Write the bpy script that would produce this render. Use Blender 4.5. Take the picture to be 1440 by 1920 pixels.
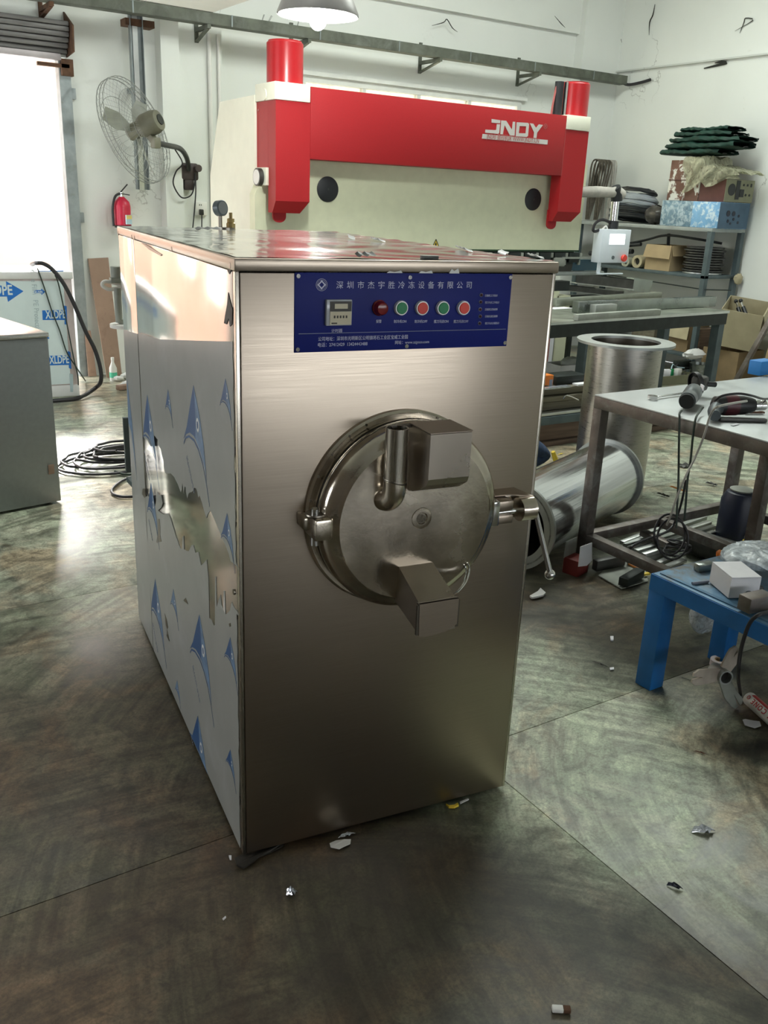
import bpy, bmesh, math, random
from mathutils import Vector, Matrix, Euler
random.seed(7)
V = Vector
for o in list(bpy.data.objects): bpy.data.objects.remove(o)
SC = bpy.context.scene
COL = SC.collection

# ------------------------------------------------------------------ camera
CT = V((-0.7400, -1.6973, 1.5723)); FPX = 1681.14
CR = Matrix(((0.8425985, 0.1451445, -0.5186143), (-0.5370144, 0.2989353, -0.7888303), (0.0405378, 0.9431706, 0.3298272)))
cam = bpy.data.cameras.new('camera'); cam.sensor_fit = 'AUTO'; cam.sensor_width = 36.0
cam.lens = FPX / 1920 * 36.0; cam.clip_start = 0.05; cam.clip_end = 200
camo = bpy.data.objects.new('camera', cam); COL.objects.link(camo)
camo.matrix_world = Matrix.Translation(CT) @ CR.to_4x4()
SC.camera = camo

# ------------------------------------------------------------------ world, lights, exposure
SC.view_settings.view_transform = 'Standard'; SC.view_settings.look = 'None'
SC.view_settings.exposure = 0.0; SC.view_settings.gamma = 1.0
SC.view_settings.use_curve_mapping = False
w = bpy.data.worlds.new('overcast_sky'); SC.world = w; w.use_nodes = True
bg = w.node_tree.nodes['Background']; bg.inputs[0].default_value = (0.92, 0.97, 1.0, 1); bg.inputs[1].default_value = 8.0

def area_light(name, loc, rot, sx, sy, energy, col=(1, 1, 1), portal=False, spread=None):
    l = bpy.data.lights.new(name, 'AREA'); l.shape = 'RECTANGLE'; l.size = sx; l.size_y = sy
    l.energy = energy; l.color = col
    if spread: l.spread = spread
    if portal: l.cycles.is_portal = True
    o = bpy.data.objects.new(name, l); COL.objects.link(o); o.location = loc; o.rotation_euler = rot
    return o
H = math.pi / 2
area_light('ceiling_light_bay', (4.2, 3.4, 4.35), (0, 0, 0), 3.2, 1.2, 150, (0.93, 1.0, 0.93))
area_light('ceiling_light_middle', (1.6, 2.6, 4.35), (0, 0, 0), 2.4, 0.6, 45, (0.96, 1.0, 0.96))
area_light('door_portal', (-1.03, 6.42, 1.27), (H, 0, 0), 4.7, 2.5, 1, portal=True).rotation_euler = (-H, 0, 0)

sn = bpy.data.lights.new('sun', 'SUN'); sn.energy = 24.0; sn.angle = math.radians(25); sn.color = (1.0, 0.97, 0.92)
so_ = bpy.data.objects.new('sun', sn); COL.objects.link(so_); so_.rotation_euler = V((-0.21, -0.83, -0.52)).to_track_quat('-Z', 'Y').to_euler()
area_light('left_window_portal', (-4.6, 2.1, 1.8), (0, H, 0), 1.6, 2.6, 1, portal=True).rotation_euler = (0, -H, 0)

# ------------------------------------------------------------------ pixel rays of the photograph (1440 x 1920), used to place things at measured depths
def ray(u, v): return CR @ V(((u - 720) / FPX, -(v - 960) / FPX, -1.0))
def G(u, v, z=0.0):
    d = ray(u, v); return CT + d * ((z - CT.z) / d.z)
def PY(u, v, y):
    d = ray(u, v); return CT + d * ((y - CT.y) / d.y)
def PX(u, v, x):
    d = ray(u, v); return CT + d * ((x - CT.x) / d.x)

# ------------------------------------------------------------------ materials
def _nt(name):
    m = bpy.data.materials.new(name); m.use_nodes = True
    nt = m.node_tree; b = nt.nodes['Principled BSDF']
    return m, nt, b
def nd(nt, t, **kw):
    n = nt.nodes.new(t)
    for k, v in kw.items():
        if k in n.inputs: n.inputs[k].default_value = v
        else: setattr(n, k, v)
    return n
def lk(nt, a, b): nt.links.new(a, b)
def c4(c): return (c[0], c[1], c[2], 1.0)
def ramp(nt, fac, stops):
    r = nt.nodes.new('ShaderNodeValToRGB'); e = r.color_ramp.elements
    e[0].position, e[0].color = stops[0][0], c4(stops[0][1])
    e[1].position, e[1].color = stops[-1][0], c4(stops[-1][1])
    for p, c in stops[1:-1]:
        x = e.new(p); x.color = c4(c)
    lk(nt, fac, r.inputs[0]); return r.outputs[0]
def mixc(nt, fac, a, b):
    m = nt.nodes.new('ShaderNodeMix'); m.data_type = 'RGBA'
    for s, val in ((0, fac), (6, a), (7, b)):
        if hasattr(val, 'links') or hasattr(val, 'is_linked'): lk(nt, val, m.inputs[s])
        else: m.inputs[s].default_value = val if s == 0 else c4(val)
    return m.outputs[2]
def noise(nt, vec, scale, detail=5, dist=0.0, rough=0.55):
    n = nd(nt, 'ShaderNodeTexNoise', Scale=scale, Detail=detail, Distortion=dist, Roughness=rough)
    if vec is not None: lk(nt, vec, n.inputs['Vector'])
    return n.outputs['Fac']
def coords(nt, stretch=(1, 1, 1), world=False):
    if world: src = nd(nt, 'ShaderNodeNewGeometry').outputs['Position']
    else: src = nd(nt, 'ShaderNodeTexCoord').outputs['Object']
    mp = nd(nt, 'ShaderNodeMapping'); mp.inputs['Scale'].default_value = stretch
    lk(nt, src, mp.inputs['Vector']); return mp.outputs['Vector']
def mat(name, col, rough=0.5, metal=0.0, var=0.12, scale=9.0, stretch=(1, 1, 1), bump=0.0, blot=None, rvar=0.0, emit=0.0, coat=0.0, spec=None):
    m, nt, b = _nt(name)
    vec = coords(nt, stretch); f = noise(nt, vec, scale)
    lo = [max(0, c * (1 - var)) for c in col]; hi = [min(1, c * (1 + var)) for c in col]
    out = ramp(nt, f, [(0.3, lo), (0.7, hi)])
    if blot:
        bc, l, h, bs = blot
        f2 = noise(nt, coords(nt), bs, 8, 0.4, 0.65)
        r2 = ramp(nt, f2, [(l, (0, 0, 0)), (h, (1, 1, 1))])
        out = mixc(nt, r2, out, bc)
    lk(nt, out, b.inputs['Base Color'])
    b.inputs['Metallic'].default_value = metal; b.inputs['Roughness'].default_value = rough
    if spec is not None: b.inputs['Specular IOR Level'].default_value = spec
    if coat: b.inputs['Coat Weight'].default_value = coat; b.inputs['Coat Roughness'].default_value = 0.1
    if rvar:
        mr = nd(nt, 'ShaderNodeMapRange'); lk(nt, f, mr.inputs[0])
        mr.inputs[1].default_value = 0.25; mr.inputs[2].default_value = 0.75
        mr.inputs[3].default_value = max(0.02, rough - rvar); mr.inputs[4].default_value = min(1, rough + rvar)
        lk(nt, mr.outputs[0], b.inputs['Roughness'])
    if bump:
        bn = nd(nt, 'ShaderNodeBump', Strength=bump, Distance=0.004); lk(nt, f, bn.inputs['Height']); lk(nt, bn.outputs[0], b.inputs['Normal'])
    if emit:
        lk(nt, out, b.inputs['Emission Color']); b.inputs['Emission Strength'].default_value = emit
    return m
M = {}
def mk(k, *a, **kw): M[k] = mat(k, *a, **kw)
# machine
mk('spout_steel', (0.47, 0.42, 0.36), 0.3, 1.0, 0.07, 6, rvar=0.07, bump=0.15)
mk('brushed_steel', (0.405, 0.342, 0.277), 0.34, 1.0, 0.06, 22, (0.25, 1, 26), rvar=0.07)
mk('brushed_steel_vertical', (0.52, 0.48, 0.41), 0.27, 1.0, 0.03, 12, (14, 14, 0.4), rvar=0.03)
mk('mirror_steel', (0.56, 0.535, 0.50), 0.12, 1.0, 0.05, 5, rvar=0.05)
mk('polished_steel', (0.58, 0.52, 0.435), 0.2, 1.0, 0.18, 11, rvar=0.13, bump=0.5)
mk('dark_steel', (0.2, 0.18, 0.15), 0.35, 1.0, 0.2, 12)
mk('gasket', (0.02, 0.017, 0.013), 0.6)
mk('film', (0.29, 0.3, 0.285), 0.30, 0.0, 0.06, 9, blot=((0.36, 0.37, 0.365), 0.55, 0.75, 5), spec=0.6, bump=0.05)
mk('film_white', (0.7, 0.7, 0.69), 0.3, 0, 0.08, 6)
mk('top_film', (0.82, 0.82, 0.79), 0.13, 0.55, 0.1, 5, rvar=0.06, bump=0.25)
mk('panel_blue', (0.009, 0.017, 0.17), 0.5, 0, 0.06, spec=0.22)
mk('bezel', (0.8, 0.8, 0.78), 0.35, 0.3, 0.03)
mk('print_white', (0.62, 0.64, 0.8), 0.6, 0, 0.02)
mk('fin_dark', (0.016, 0.072, 0.2), 0.45, 0, 0.05)
mk('fin_light', (0.12, 0.2, 0.32), 0.45, 0, 0.3, 30)
mk('fin_grey', (0.25, 0.28, 0.36), 0.45, 0, 0.1)
mk('cream_plastic', (0.62, 0.56, 0.4), 0.5)
mk('clear_plastic', (0.45, 0.47, 0.5), 0.15)
mk('display_dark', (0.05, 0.045, 0.035), 0.25)
mk('lamp_red', (0.2, 0.012, 0.01), 0.2)
mk('button_green', (0.0, 0.22, 0.075), 0.35)
mk('button_red', (0.72, 0.05, 0.03), 0.35)
mk('chrome', (0.75, 0.75, 0.75), 0.15, 1.0, 0.03)
mk('brass', (0.55, 0.42, 0.2), 0.3, 1.0)
# press
mk('press_red', (0.36, 0.012, 0.016), 0.5, 0, 0.08, 200, spec=0.35)
mk('press_cream', (0.68, 0.70, 0.50), 0.45, 0, 0.04, 14)
mk('press_ivory', (0.82, 0.82, 0.68), 0.45, 0, 0.03)
mk('rubber_black', (0.015, 0.017, 0.02), 0.55)
mk('iron_black', (0.018, 0.024, 0.022), 0.5, 0.3, 0.3, 14)
mk('green_dark', (0.01, 0.045, 0.012), 0.5)
mk('logo_grey', (0.55, 0.53, 0.5), 0.5, 0, 0.04)
mk('logo_red', (0.4, 0.12, 0.11), 0.5)
mk('yellow', (0.75, 0.55, 0.05), 0.5)
mk('pendant_white', (0.72, 0.78, 0.84), 0.4, 0, 0.03)
mk('screen_lit', (0.95, 0.98, 1.0), 0.4, 0, 0.0, emit=1.3)
mk('wrap_grey', (0.42, 0.4, 0.36), 0.35, 0, 0.2, 14, bump=0.3)
mk('blue_plate', (0.03, 0.09, 0.13), 0.4)
# hall
mk('galvanised', (0.24, 0.27, 0.27), 0.42, 0.5, 0.2, 10, blot=((0.2, 0.2, 0.17), 0.6, 0.75, 14))
mk('tray_green', (0.105, 0.115, 0.09), 0.6, 0.2, 0.3, 8, blot=((0.16, 0.17, 0.15), 0.5, 0.7, 6))
mk('rust', (0.11, 0.055, 0.03), 0.8, 0.2, 0.4, 14)
mk('shutter_steel', (0.17, 0.165, 0.16), 0.55, 0.4, 0.25, 7, (0.6, 3, 14))
mk('frame_white', (0.68, 0.69, 0.66), 0.5, 0, 0.08, 6)
mk('cage_wire', (0.33, 0.34, 0.32), 0.45, 0.5)
mk('fan_olive', (0.16, 0.155, 0.11), 0.5, 0, 0.2)
mk('fan_blade', (0.30, 0.31, 0.27), 0.5, 0.2)
mk('cast_brown', (0.055, 0.04, 0.038), 0.6, 0, 0.4)
mk('black_paint', (0.02, 0.022, 0.02), 0.4)
mk('cable', (0.018, 0.017, 0.02), 0.5)
mk('cable_green', (0.02, 0.035, 0.025), 0.5)
mk('ext_red', (0.62, 0.02, 0.06), 0.35)
mk('label_yellow', (0.75, 0.6, 0.2), 0.5)
mk('label_blue', (0.45, 0.6, 0.68), 0.5)
mk('white_plastic', (0.78, 0.77, 0.73), 0.4, 0, 0.04)
mk('white_paper', (0.75, 0.75, 0.78), 0.7, 0, 0.05)
mk('shade_outer', (0.28, 0.27, 0.26), 0.4, 0.2)
mk('shade_inner', (0.85, 0.85, 0.83), 0.4)
mk('bulb', (0.95, 1.0, 0.97), 0.3, 0, 0, emit=14)
mk('steel_cabinet', (0.27, 0.285, 0.29), 0.45, 0.6, 0.05, 40)
mk('cabinet_top', (0.6, 0.6, 0.58), 0.22, 0.8, 0.05, 20)
mk('guard_film', (0.62, 0.72, 0.72), 0.35, 0, 0.06, 4)
mk('print_blue', (0.01, 0.15, 0.52), 0.5, 0, 0.1)
mk('print_grey', (0.4, 0.5, 0.52), 0.5)
mk('pink_steel', (0.58, 0.5, 0.48), 0.3, 0.5)
mk('hardboard', (0.30, 0.2, 0.145), 0.75, 0, 0.12, 5, blot=((0.22, 0.14, 0.1), 0.55, 0.75, 8))
mk('label_green', (0.1, 0.55, 0.35), 0.5)
mk('rubble', (0.6, 0.6, 0.58), 0.85, 0, 0.25, 14)
# stores
mk('rack_blue', (0.085, 0.115, 0.125), 0.5, 0.3, 0.2, 8)
mk('rack_grey', (0.33, 0.36, 0.35), 0.5, 0.3, 0.15)
mk('box_blue_scuffed', (0.15, 0.25, 0.33), 0.5, 0.1, 0.25, 16, blot=((0.42, 0.52, 0.58), 0.46, 0.6, 22))
mk('box_blue_bright', (0.2, 0.42, 0.68), 0.45, 0.1, 0.15, 6, blot=((0.6, 0.72, 0.8), 0.5, 0.62, 20))
mk('box_blue_dull', (0.05, 0.10, 0.16), 0.5, 0.1, 0.15)
mk('box_rust_peeled', (0.17, 0.085, 0.06), 0.75, 0, 0.2, 6, blot=((0.72, 0.71, 0.66), 0.49, 0.53, 7))
mk('box_maroon', (0.10, 0.035, 0.028), 0.65, 0, 0.2)
mk('box_olive', (0.2, 0.2, 0.13), 0.6)
mk('tarp_green', (0.006, 0.038, 0.026), 0.65, 0, 0.4, 12, bump=0.4)
mk('bag_clear', (0.36, 0.36, 0.27), 0.25, 0, 0.3, 24, bump=0.5)
mk('cord_brown', (0.10, 0.085, 0.065), 0.8, 0, 0.3, 30)
mk('hose_grey', (0.3, 0.33, 0.36), 0.35)
mk('hose_black', (0.012, 0.014, 0.016), 0.4)
mk('bag_dark', (0.05, 0.045, 0.038), 0.3, 0, 0.5, 20, bump=0.5)
mk('cardboard', (0.40, 0.30, 0.17), 0.8, 0, 0.1, 6)
mk('cardboard_dark', (0.24, 0.17, 0.09), 0.85, 0, 0.15, 6)
mk('cardboard_pale', (0.42, 0.37, 0.24), 0.8, 0, 0.1, 6)
mk('steel_sheet', (0.30, 0.33, 0.31), 0.3, 0.9, 0.2, 6, rvar=0.1)
mk('steel_dark', (0.075, 0.075, 0.07), 0.45, 0.6, 0.3, 9)
mk('steel_edge', (0.6, 0.62, 0.6), 0.3, 0.9, 0.1)
mk('wood_beam', (0.16, 0.145, 0.105), 0.8, 0, 0.25, 5, (0.5, 4, 8))
mk('wood_brown', (0.12, 0.08, 0.055), 0.8, 0, 0.3, 5, (0.5, 4, 8))
mk('bench_top', (0.27, 0.29, 0.24), 0.4, 0.5, 0.25, 5, rvar=0.1)
mk('table_top', (0.50, 0.53, 0.53), 0.4, 0.35, 0.12, 4, rvar=0.08, blot=((0.36, 0.33, 0.27), 0.62, 0.8, 5))
mk('table_frame', (0.15, 0.13, 0.115), 0.5, 0.6, 0.3, 10, blot=((0.25, 0.25, 0.24), 0.5, 0.7, 12))
mk('drum_steel', (0.46, 0.44, 0.40), 0.33, 1.0, 0.12, 18, (1, 1, 22), rvar=0.1)
mk('drum_mirror', (0.66, 0.68, 0.70), 0.16, 1.0, 0.2, 5, (0.2, 9, 9), rvar=0.08, bump=0.6)
mk('drum_flange', (0.42, 0.44, 0.42), 0.45, 0.8, 0.1)
mk('tool_grey', (0.10, 0.12, 0.13), 0.35, 0.3, 0.2)
mk('tool_black', (0.014, 0.015, 0.016), 0.45)
mk('tool_maroon', (0.07, 0.012, 0.018), 0.4)
mk('blue_paint', (0.012, 0.14, 0.42), 0.5, 0, 0.12, 12, blot=((0.02, 0.08, 0.18), 0.66, 0.8, 9))
mk('blue_top', (0.10, 0.23, 0.37), 0.45, 0.2, 0.3, 6, blot=((0.11, 0.11, 0.1), 0.45, 0.6, 6))
mk('blue_brick', (0.02, 0.2, 0.55), 0.5, 0, 0.1)
mk('blue_dark', (0.008, 0.012, 0.03), 0.45)
mk('orange', (0.75, 0.2, 0.02), 0.5)
mk('red_box', (0.17, 0.02, 0.015), 0.6)
mk('bag_bubble', (0.5, 0.55, 0.58), 0.12, 0, 0.4, 50, bump=1.0)
mk('cloth_beige', (0.42, 0.37, 0.31), 0.9, 0, 0.2, 14)
mk('plate_grey', (0.30, 0.32, 0.28), 0.6, 0.1, 0.2)
mk('tube_red', (0.5, 0.02, 0.02), 0.4)
mk('tape_pale', (0.5, 0.45, 0.45), 0.5)
mk('denim', (0.025, 0.05, 0.11), 0.85, 0, 0.3, 30)
mk('denim_pale', (0.06, 0.1, 0.19), 0.85, 0, 0.3, 30)
mk('skin', (0.45, 0.28, 0.2), 0.6)
mk('shirt', (0.08, 0.08, 0.09), 0.85)
mk('hair', (0.015, 0.013, 0.012), 0.6)
mk('shoe_white', (0.5, 0.5, 0.45), 0.7)
mk('foil', (0.65, 0.68, 0.75), 0.2, 0.7, 0.3, 40, bump=0.6)
mk('paving_white', (0.82, 0.82, 0.8), 0.8)
mk('apron_grey', (0.3, 0.3, 0.29), 0.8)
mk('building_pink', (0.34, 0.2, 0.145), 0.8, 0, 0.08, 1.2)
mk('orange_label', (0.7, 0.25, 0.05), 0.5)
mk('soil_dark', (0.03, 0.03, 0.025), 0.9)

def wall_mat(name, col, dirty):
    m, nt, b = _nt(name); p = coords(nt, (1, 1, 1), True)
    n1 = noise(nt, p, 0.9, 6, 0.3); n2 = noise(nt, p, 5, 8, 0.6, 0.7)
    a = ramp(nt, n1, [(0.3, [c * 0.93 for c in col]), (0.7, col)])
    r = ramp(nt, n2, [(0.66, (0, 0, 0)), (0.80, (0.55, 0.55, 0.55))])
    a = mixc(nt, r, a, dirty)
    v = nd(nt, 'ShaderNodeTexVoronoi', feature='DISTANCE_TO_EDGE', Scale=0.9)
    mp = nd(nt, 'ShaderNodeVectorMath', operation='ADD'); n3 = nd(nt, 'ShaderNodeTexNoise', Scale=2.5, Detail=5); lk(nt, p, n3.inputs['Vector'])
    lk(nt, p, mp.inputs[0]); lk(nt, n3.outputs['Color'], mp.inputs[1]); lk(nt, mp.outputs[0], v.inputs['Vector'])
    r3 = ramp(nt, v.outputs['Distance'], [(0.0, (0.5, 0.5, 0.5)), (0.006, (0, 0, 0))])
    n4 = noise(nt, p, 1.3, 3); r4 = ramp(nt, n4, [(0.56, (0, 0, 0)), (0.64, (1, 1, 1))])
    mm = nd(nt, 'ShaderNodeMix', data_type='RGBA', blend_type='MULTIPLY'); mm.inputs[0].default_value = 1
    lk(nt, r3, mm.inputs[6]); lk(nt, r4, mm.inputs[7])
    a = mixc(nt, mm.outputs[2], a, (0.12, 0.11, 0.08))
    lk(nt, a, b.inputs['Base Color']); b.inputs['Roughness'].default_value = 0.85
    bn = nd(nt, 'ShaderNodeBump', Strength=0.2, Distance=0.01); lk(nt, n2, bn.inputs['Height']); lk(nt, bn.outputs[0], b.inputs['Normal'])
    M[name] = m
wall_mat('plaster_white', (0.78, 0.80, 0.76), (0.4, 0.39, 0.33))
wall_mat('plaster_grey', (0.60, 0.62, 0.58), (0.3, 0.29, 0.25))
wall_mat('plaster_dim', (0.2, 0.17, 0.14), (0.2, 0.18, 0.15))

def floor_mat():
    m, nt, b = _nt('concrete_floor'); p = coords(nt, (1, 1, 1), True)
    big = noise(nt, p, 1.1, 7, 1.2, 0.6)
    med = noise(nt, p, 4.5, 8, 1.5, 0.65)
    fine = noise(nt, p, 120, 3, 0, 0.7)
    wn = nd(nt, 'ShaderNodeTexNoise', Scale=1.5, Detail=3); lk(nt, p, wn.inputs['Vector'])
    # trowel and mop arcs: noise drawn out along circles about a few centres
    def arcs(cx, cy, kr, ka):
        sb = nd(nt, 'ShaderNodeVectorMath', operation='SUBTRACT'); lk(nt, p, sb.inputs[0]); sb.inputs[1].default_value = (cx, cy, 0)
        sx = nd(nt, 'ShaderNodeSeparateXYZ'); lk(nt, sb.outputs[0], sx.inputs[0])
        ln = nd(nt, 'ShaderNodeVectorMath', operation='LENGTH'); lk(nt, sb.outputs[0], ln.inputs[0])
        at = nd(nt, 'ShaderNodeMath', operation='ARCTAN2'); lk(nt, sx.outputs[1], at.inputs[0]); lk(nt, sx.outputs[0], at.inputs[1])
        ab = nd(nt, 'ShaderNodeMath', operation='ABSOLUTE'); lk(nt, at.outputs[0], ab.inputs[0])
        m1 = nd(nt, 'ShaderNodeMath', operation='MULTIPLY'); lk(nt, ln.outputs['Value'], m1.inputs[0]); m1.inputs[1].default_value = kr
        m2 = nd(nt, 'ShaderNodeMath', operation='MULTIPLY'); lk(nt, ab.outputs[0], m2.inputs[0]); m2.inputs[1].default_value = ka
        cb = nd(nt, 'ShaderNodeCombineXYZ'); lk(nt, m1.outputs[0], cb.inputs[0]); lk(nt, m2.outputs[0], cb.inputs[1])
        return noise(nt, cb.outputs[0], 1.0, 5, 0.35, 0.65)
    arc1 = arcs(-0.4, -1.5, 26, 3.0); arc2 = arcs(1.9, -0.9, 24, 3.2)
    sel = ramp(nt, noise(nt, p, 1.7, 2, 0.5), [(0.46, (0, 0, 0)), (0.54, (1, 1, 1))])
    swirl = mixc(nt, sel, arc1, arc2)
    def blob(cx, cy, rx, ry, soft=0.6):
        mp = nd(nt, 'ShaderNodeMapping'); mp.inputs['Location'].default_value = (-cx / rx, -cy / ry, 0); mp.inputs['Scale'].default_value = (1 / rx, 1 / ry, 0)
        dn = nd(nt, 'ShaderNodeVectorMath', operation='SCALE'); lk(nt, wn.outputs['Color'], dn.inputs[0]); dn.inputs['Scale'].default_value = 0.35
        aa = nd(nt, 'ShaderNodeVectorMath', operation='ADD'); lk(nt, p, aa.inputs[0]); lk(nt, dn.outputs[0], aa.inputs[1])
        lk(nt, aa.outputs[0], mp.inputs['Vector'])
        g = nd(nt, 'ShaderNodeVectorMath', operation='LENGTH'); lk(nt, mp.outputs[0], g.inputs[0])
        return ramp(nt, g.outputs['Value'], [(1 - soft, (1, 1, 1)), (1.0, (0, 0, 0))])
    base = ramp(nt, big, [(0.3, (0.05, 0.044, 0.03)), (0.5, (0.105, 0.095, 0.07)), (0.7, (0.19, 0.185, 0.14))])
    # browner dirt on the left, paler and greener to the right and rear
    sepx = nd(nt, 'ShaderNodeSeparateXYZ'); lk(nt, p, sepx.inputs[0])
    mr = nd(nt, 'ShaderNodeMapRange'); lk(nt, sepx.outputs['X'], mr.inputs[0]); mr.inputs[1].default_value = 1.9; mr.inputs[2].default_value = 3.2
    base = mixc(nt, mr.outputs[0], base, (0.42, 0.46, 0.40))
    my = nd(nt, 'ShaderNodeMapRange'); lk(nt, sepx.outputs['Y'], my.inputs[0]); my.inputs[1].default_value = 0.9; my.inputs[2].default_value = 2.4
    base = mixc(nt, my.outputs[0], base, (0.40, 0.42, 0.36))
    pale_patch = blob(1.28, 0.18, 0.62, 0.95, 0.45); base = mixc(nt, pale_patch, base, (0.44, 0.48, 0.40))  # soft-edged paler patch to the right of the machine
    brown = blob(-0.1, 0.6, 0.75, 1.15, 0.7)
    bm = mixc(nt, brown, (0, 0, 0), (0.5, 0.5, 0.5)); base = mixc(nt, bm, base, (0.20, 0.148, 0.108))
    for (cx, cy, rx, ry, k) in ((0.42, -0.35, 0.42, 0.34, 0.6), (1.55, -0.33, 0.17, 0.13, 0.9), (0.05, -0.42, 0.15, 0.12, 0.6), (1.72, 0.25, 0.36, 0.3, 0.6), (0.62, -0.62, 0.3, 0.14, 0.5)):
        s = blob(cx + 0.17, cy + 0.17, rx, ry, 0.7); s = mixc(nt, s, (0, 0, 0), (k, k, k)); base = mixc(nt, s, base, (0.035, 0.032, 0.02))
    hue = noise(nt, p, 2.6, 6, 0.8, 0.6)
    tint = ramp(nt, hue, [(0.38, (1.2, 0.95, 0.76)), (0.5, (1.02, 1.0, 0.9)), (0.63, (0.95, 1.03, 0.87))])
    tx = nd(nt, 'ShaderNodeMix', data_type='RGBA', blend_type='MULTIPLY'); tx.inputs[0].default_value = 1; lk(nt, base, tx.inputs[6]); lk(nt, tint, tx.inputs[7]); base = tx.outputs[2]
    spk = noise(nt, p, 22, 6, 0.6, 0.7)
    def mult(a, fac, lo, hi, amt):
        rr = ramp(nt, fac, [(lo, (amt, amt, amt * 0.97)), (hi, (1.12, 1.12, 1.12))])
        x = nd(nt, 'ShaderNodeMix', data_type='RGBA', blend_type='MULTIPLY'); x.inputs[0].default_value = 1
        lk(nt, a, x.inputs[6]); lk(nt, rr, x.inputs[7]); return x.outputs[2]
    base = mult(base, med, 0.33, 0.62, 0.36)
    base = mult(base, swirl, 0.4, 0.6, 0.58)
    base = mult(base, spk, 0.36, 0.52, 0.62)
    base = mult(base, fine, 0.35, 0.6, 0.72)
    lk(nt, base, b.inputs['Base Color'])
    rr = nd(nt, 'ShaderNodeMapRange'); lk(nt, med, rr.inputs[0]); rr.inputs[1].default_value = 0.3; rr.inputs[2].default_value = 0.7; rr.inputs[3].default_value = 0.34; rr.inputs[4].default_value = 0.56
    gy = nd(nt, 'ShaderNodeMapRange'); lk(nt, sepx.outputs['Y'], gy.inputs[0]); gy.inputs[1].default_value = 0.8; gy.inputs[2].default_value = 2.6; gy.inputs[3].default_value = 1.0; gy.inputs[4].default_value = 0.8
    gm = nd(nt, 'ShaderNodeMath', operation='MULTIPLY'); lk(nt, rr.outputs[0], gm.inputs[0]); lk(nt, gy.outputs[0], gm.inputs[1])
    lk(nt, gm.outputs[0], b.inputs['Roughness']); b.inputs['Specular IOR Level'].default_value = 0.7
    bn = nd(nt, 'ShaderNodeBump', Strength=0.06, Distance=0.004); lk(nt, med, bn.inputs['Height']); lk(nt, bn.outputs[0], b.inputs['Normal'])
    M['floor'] = m
floor_mat()

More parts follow.
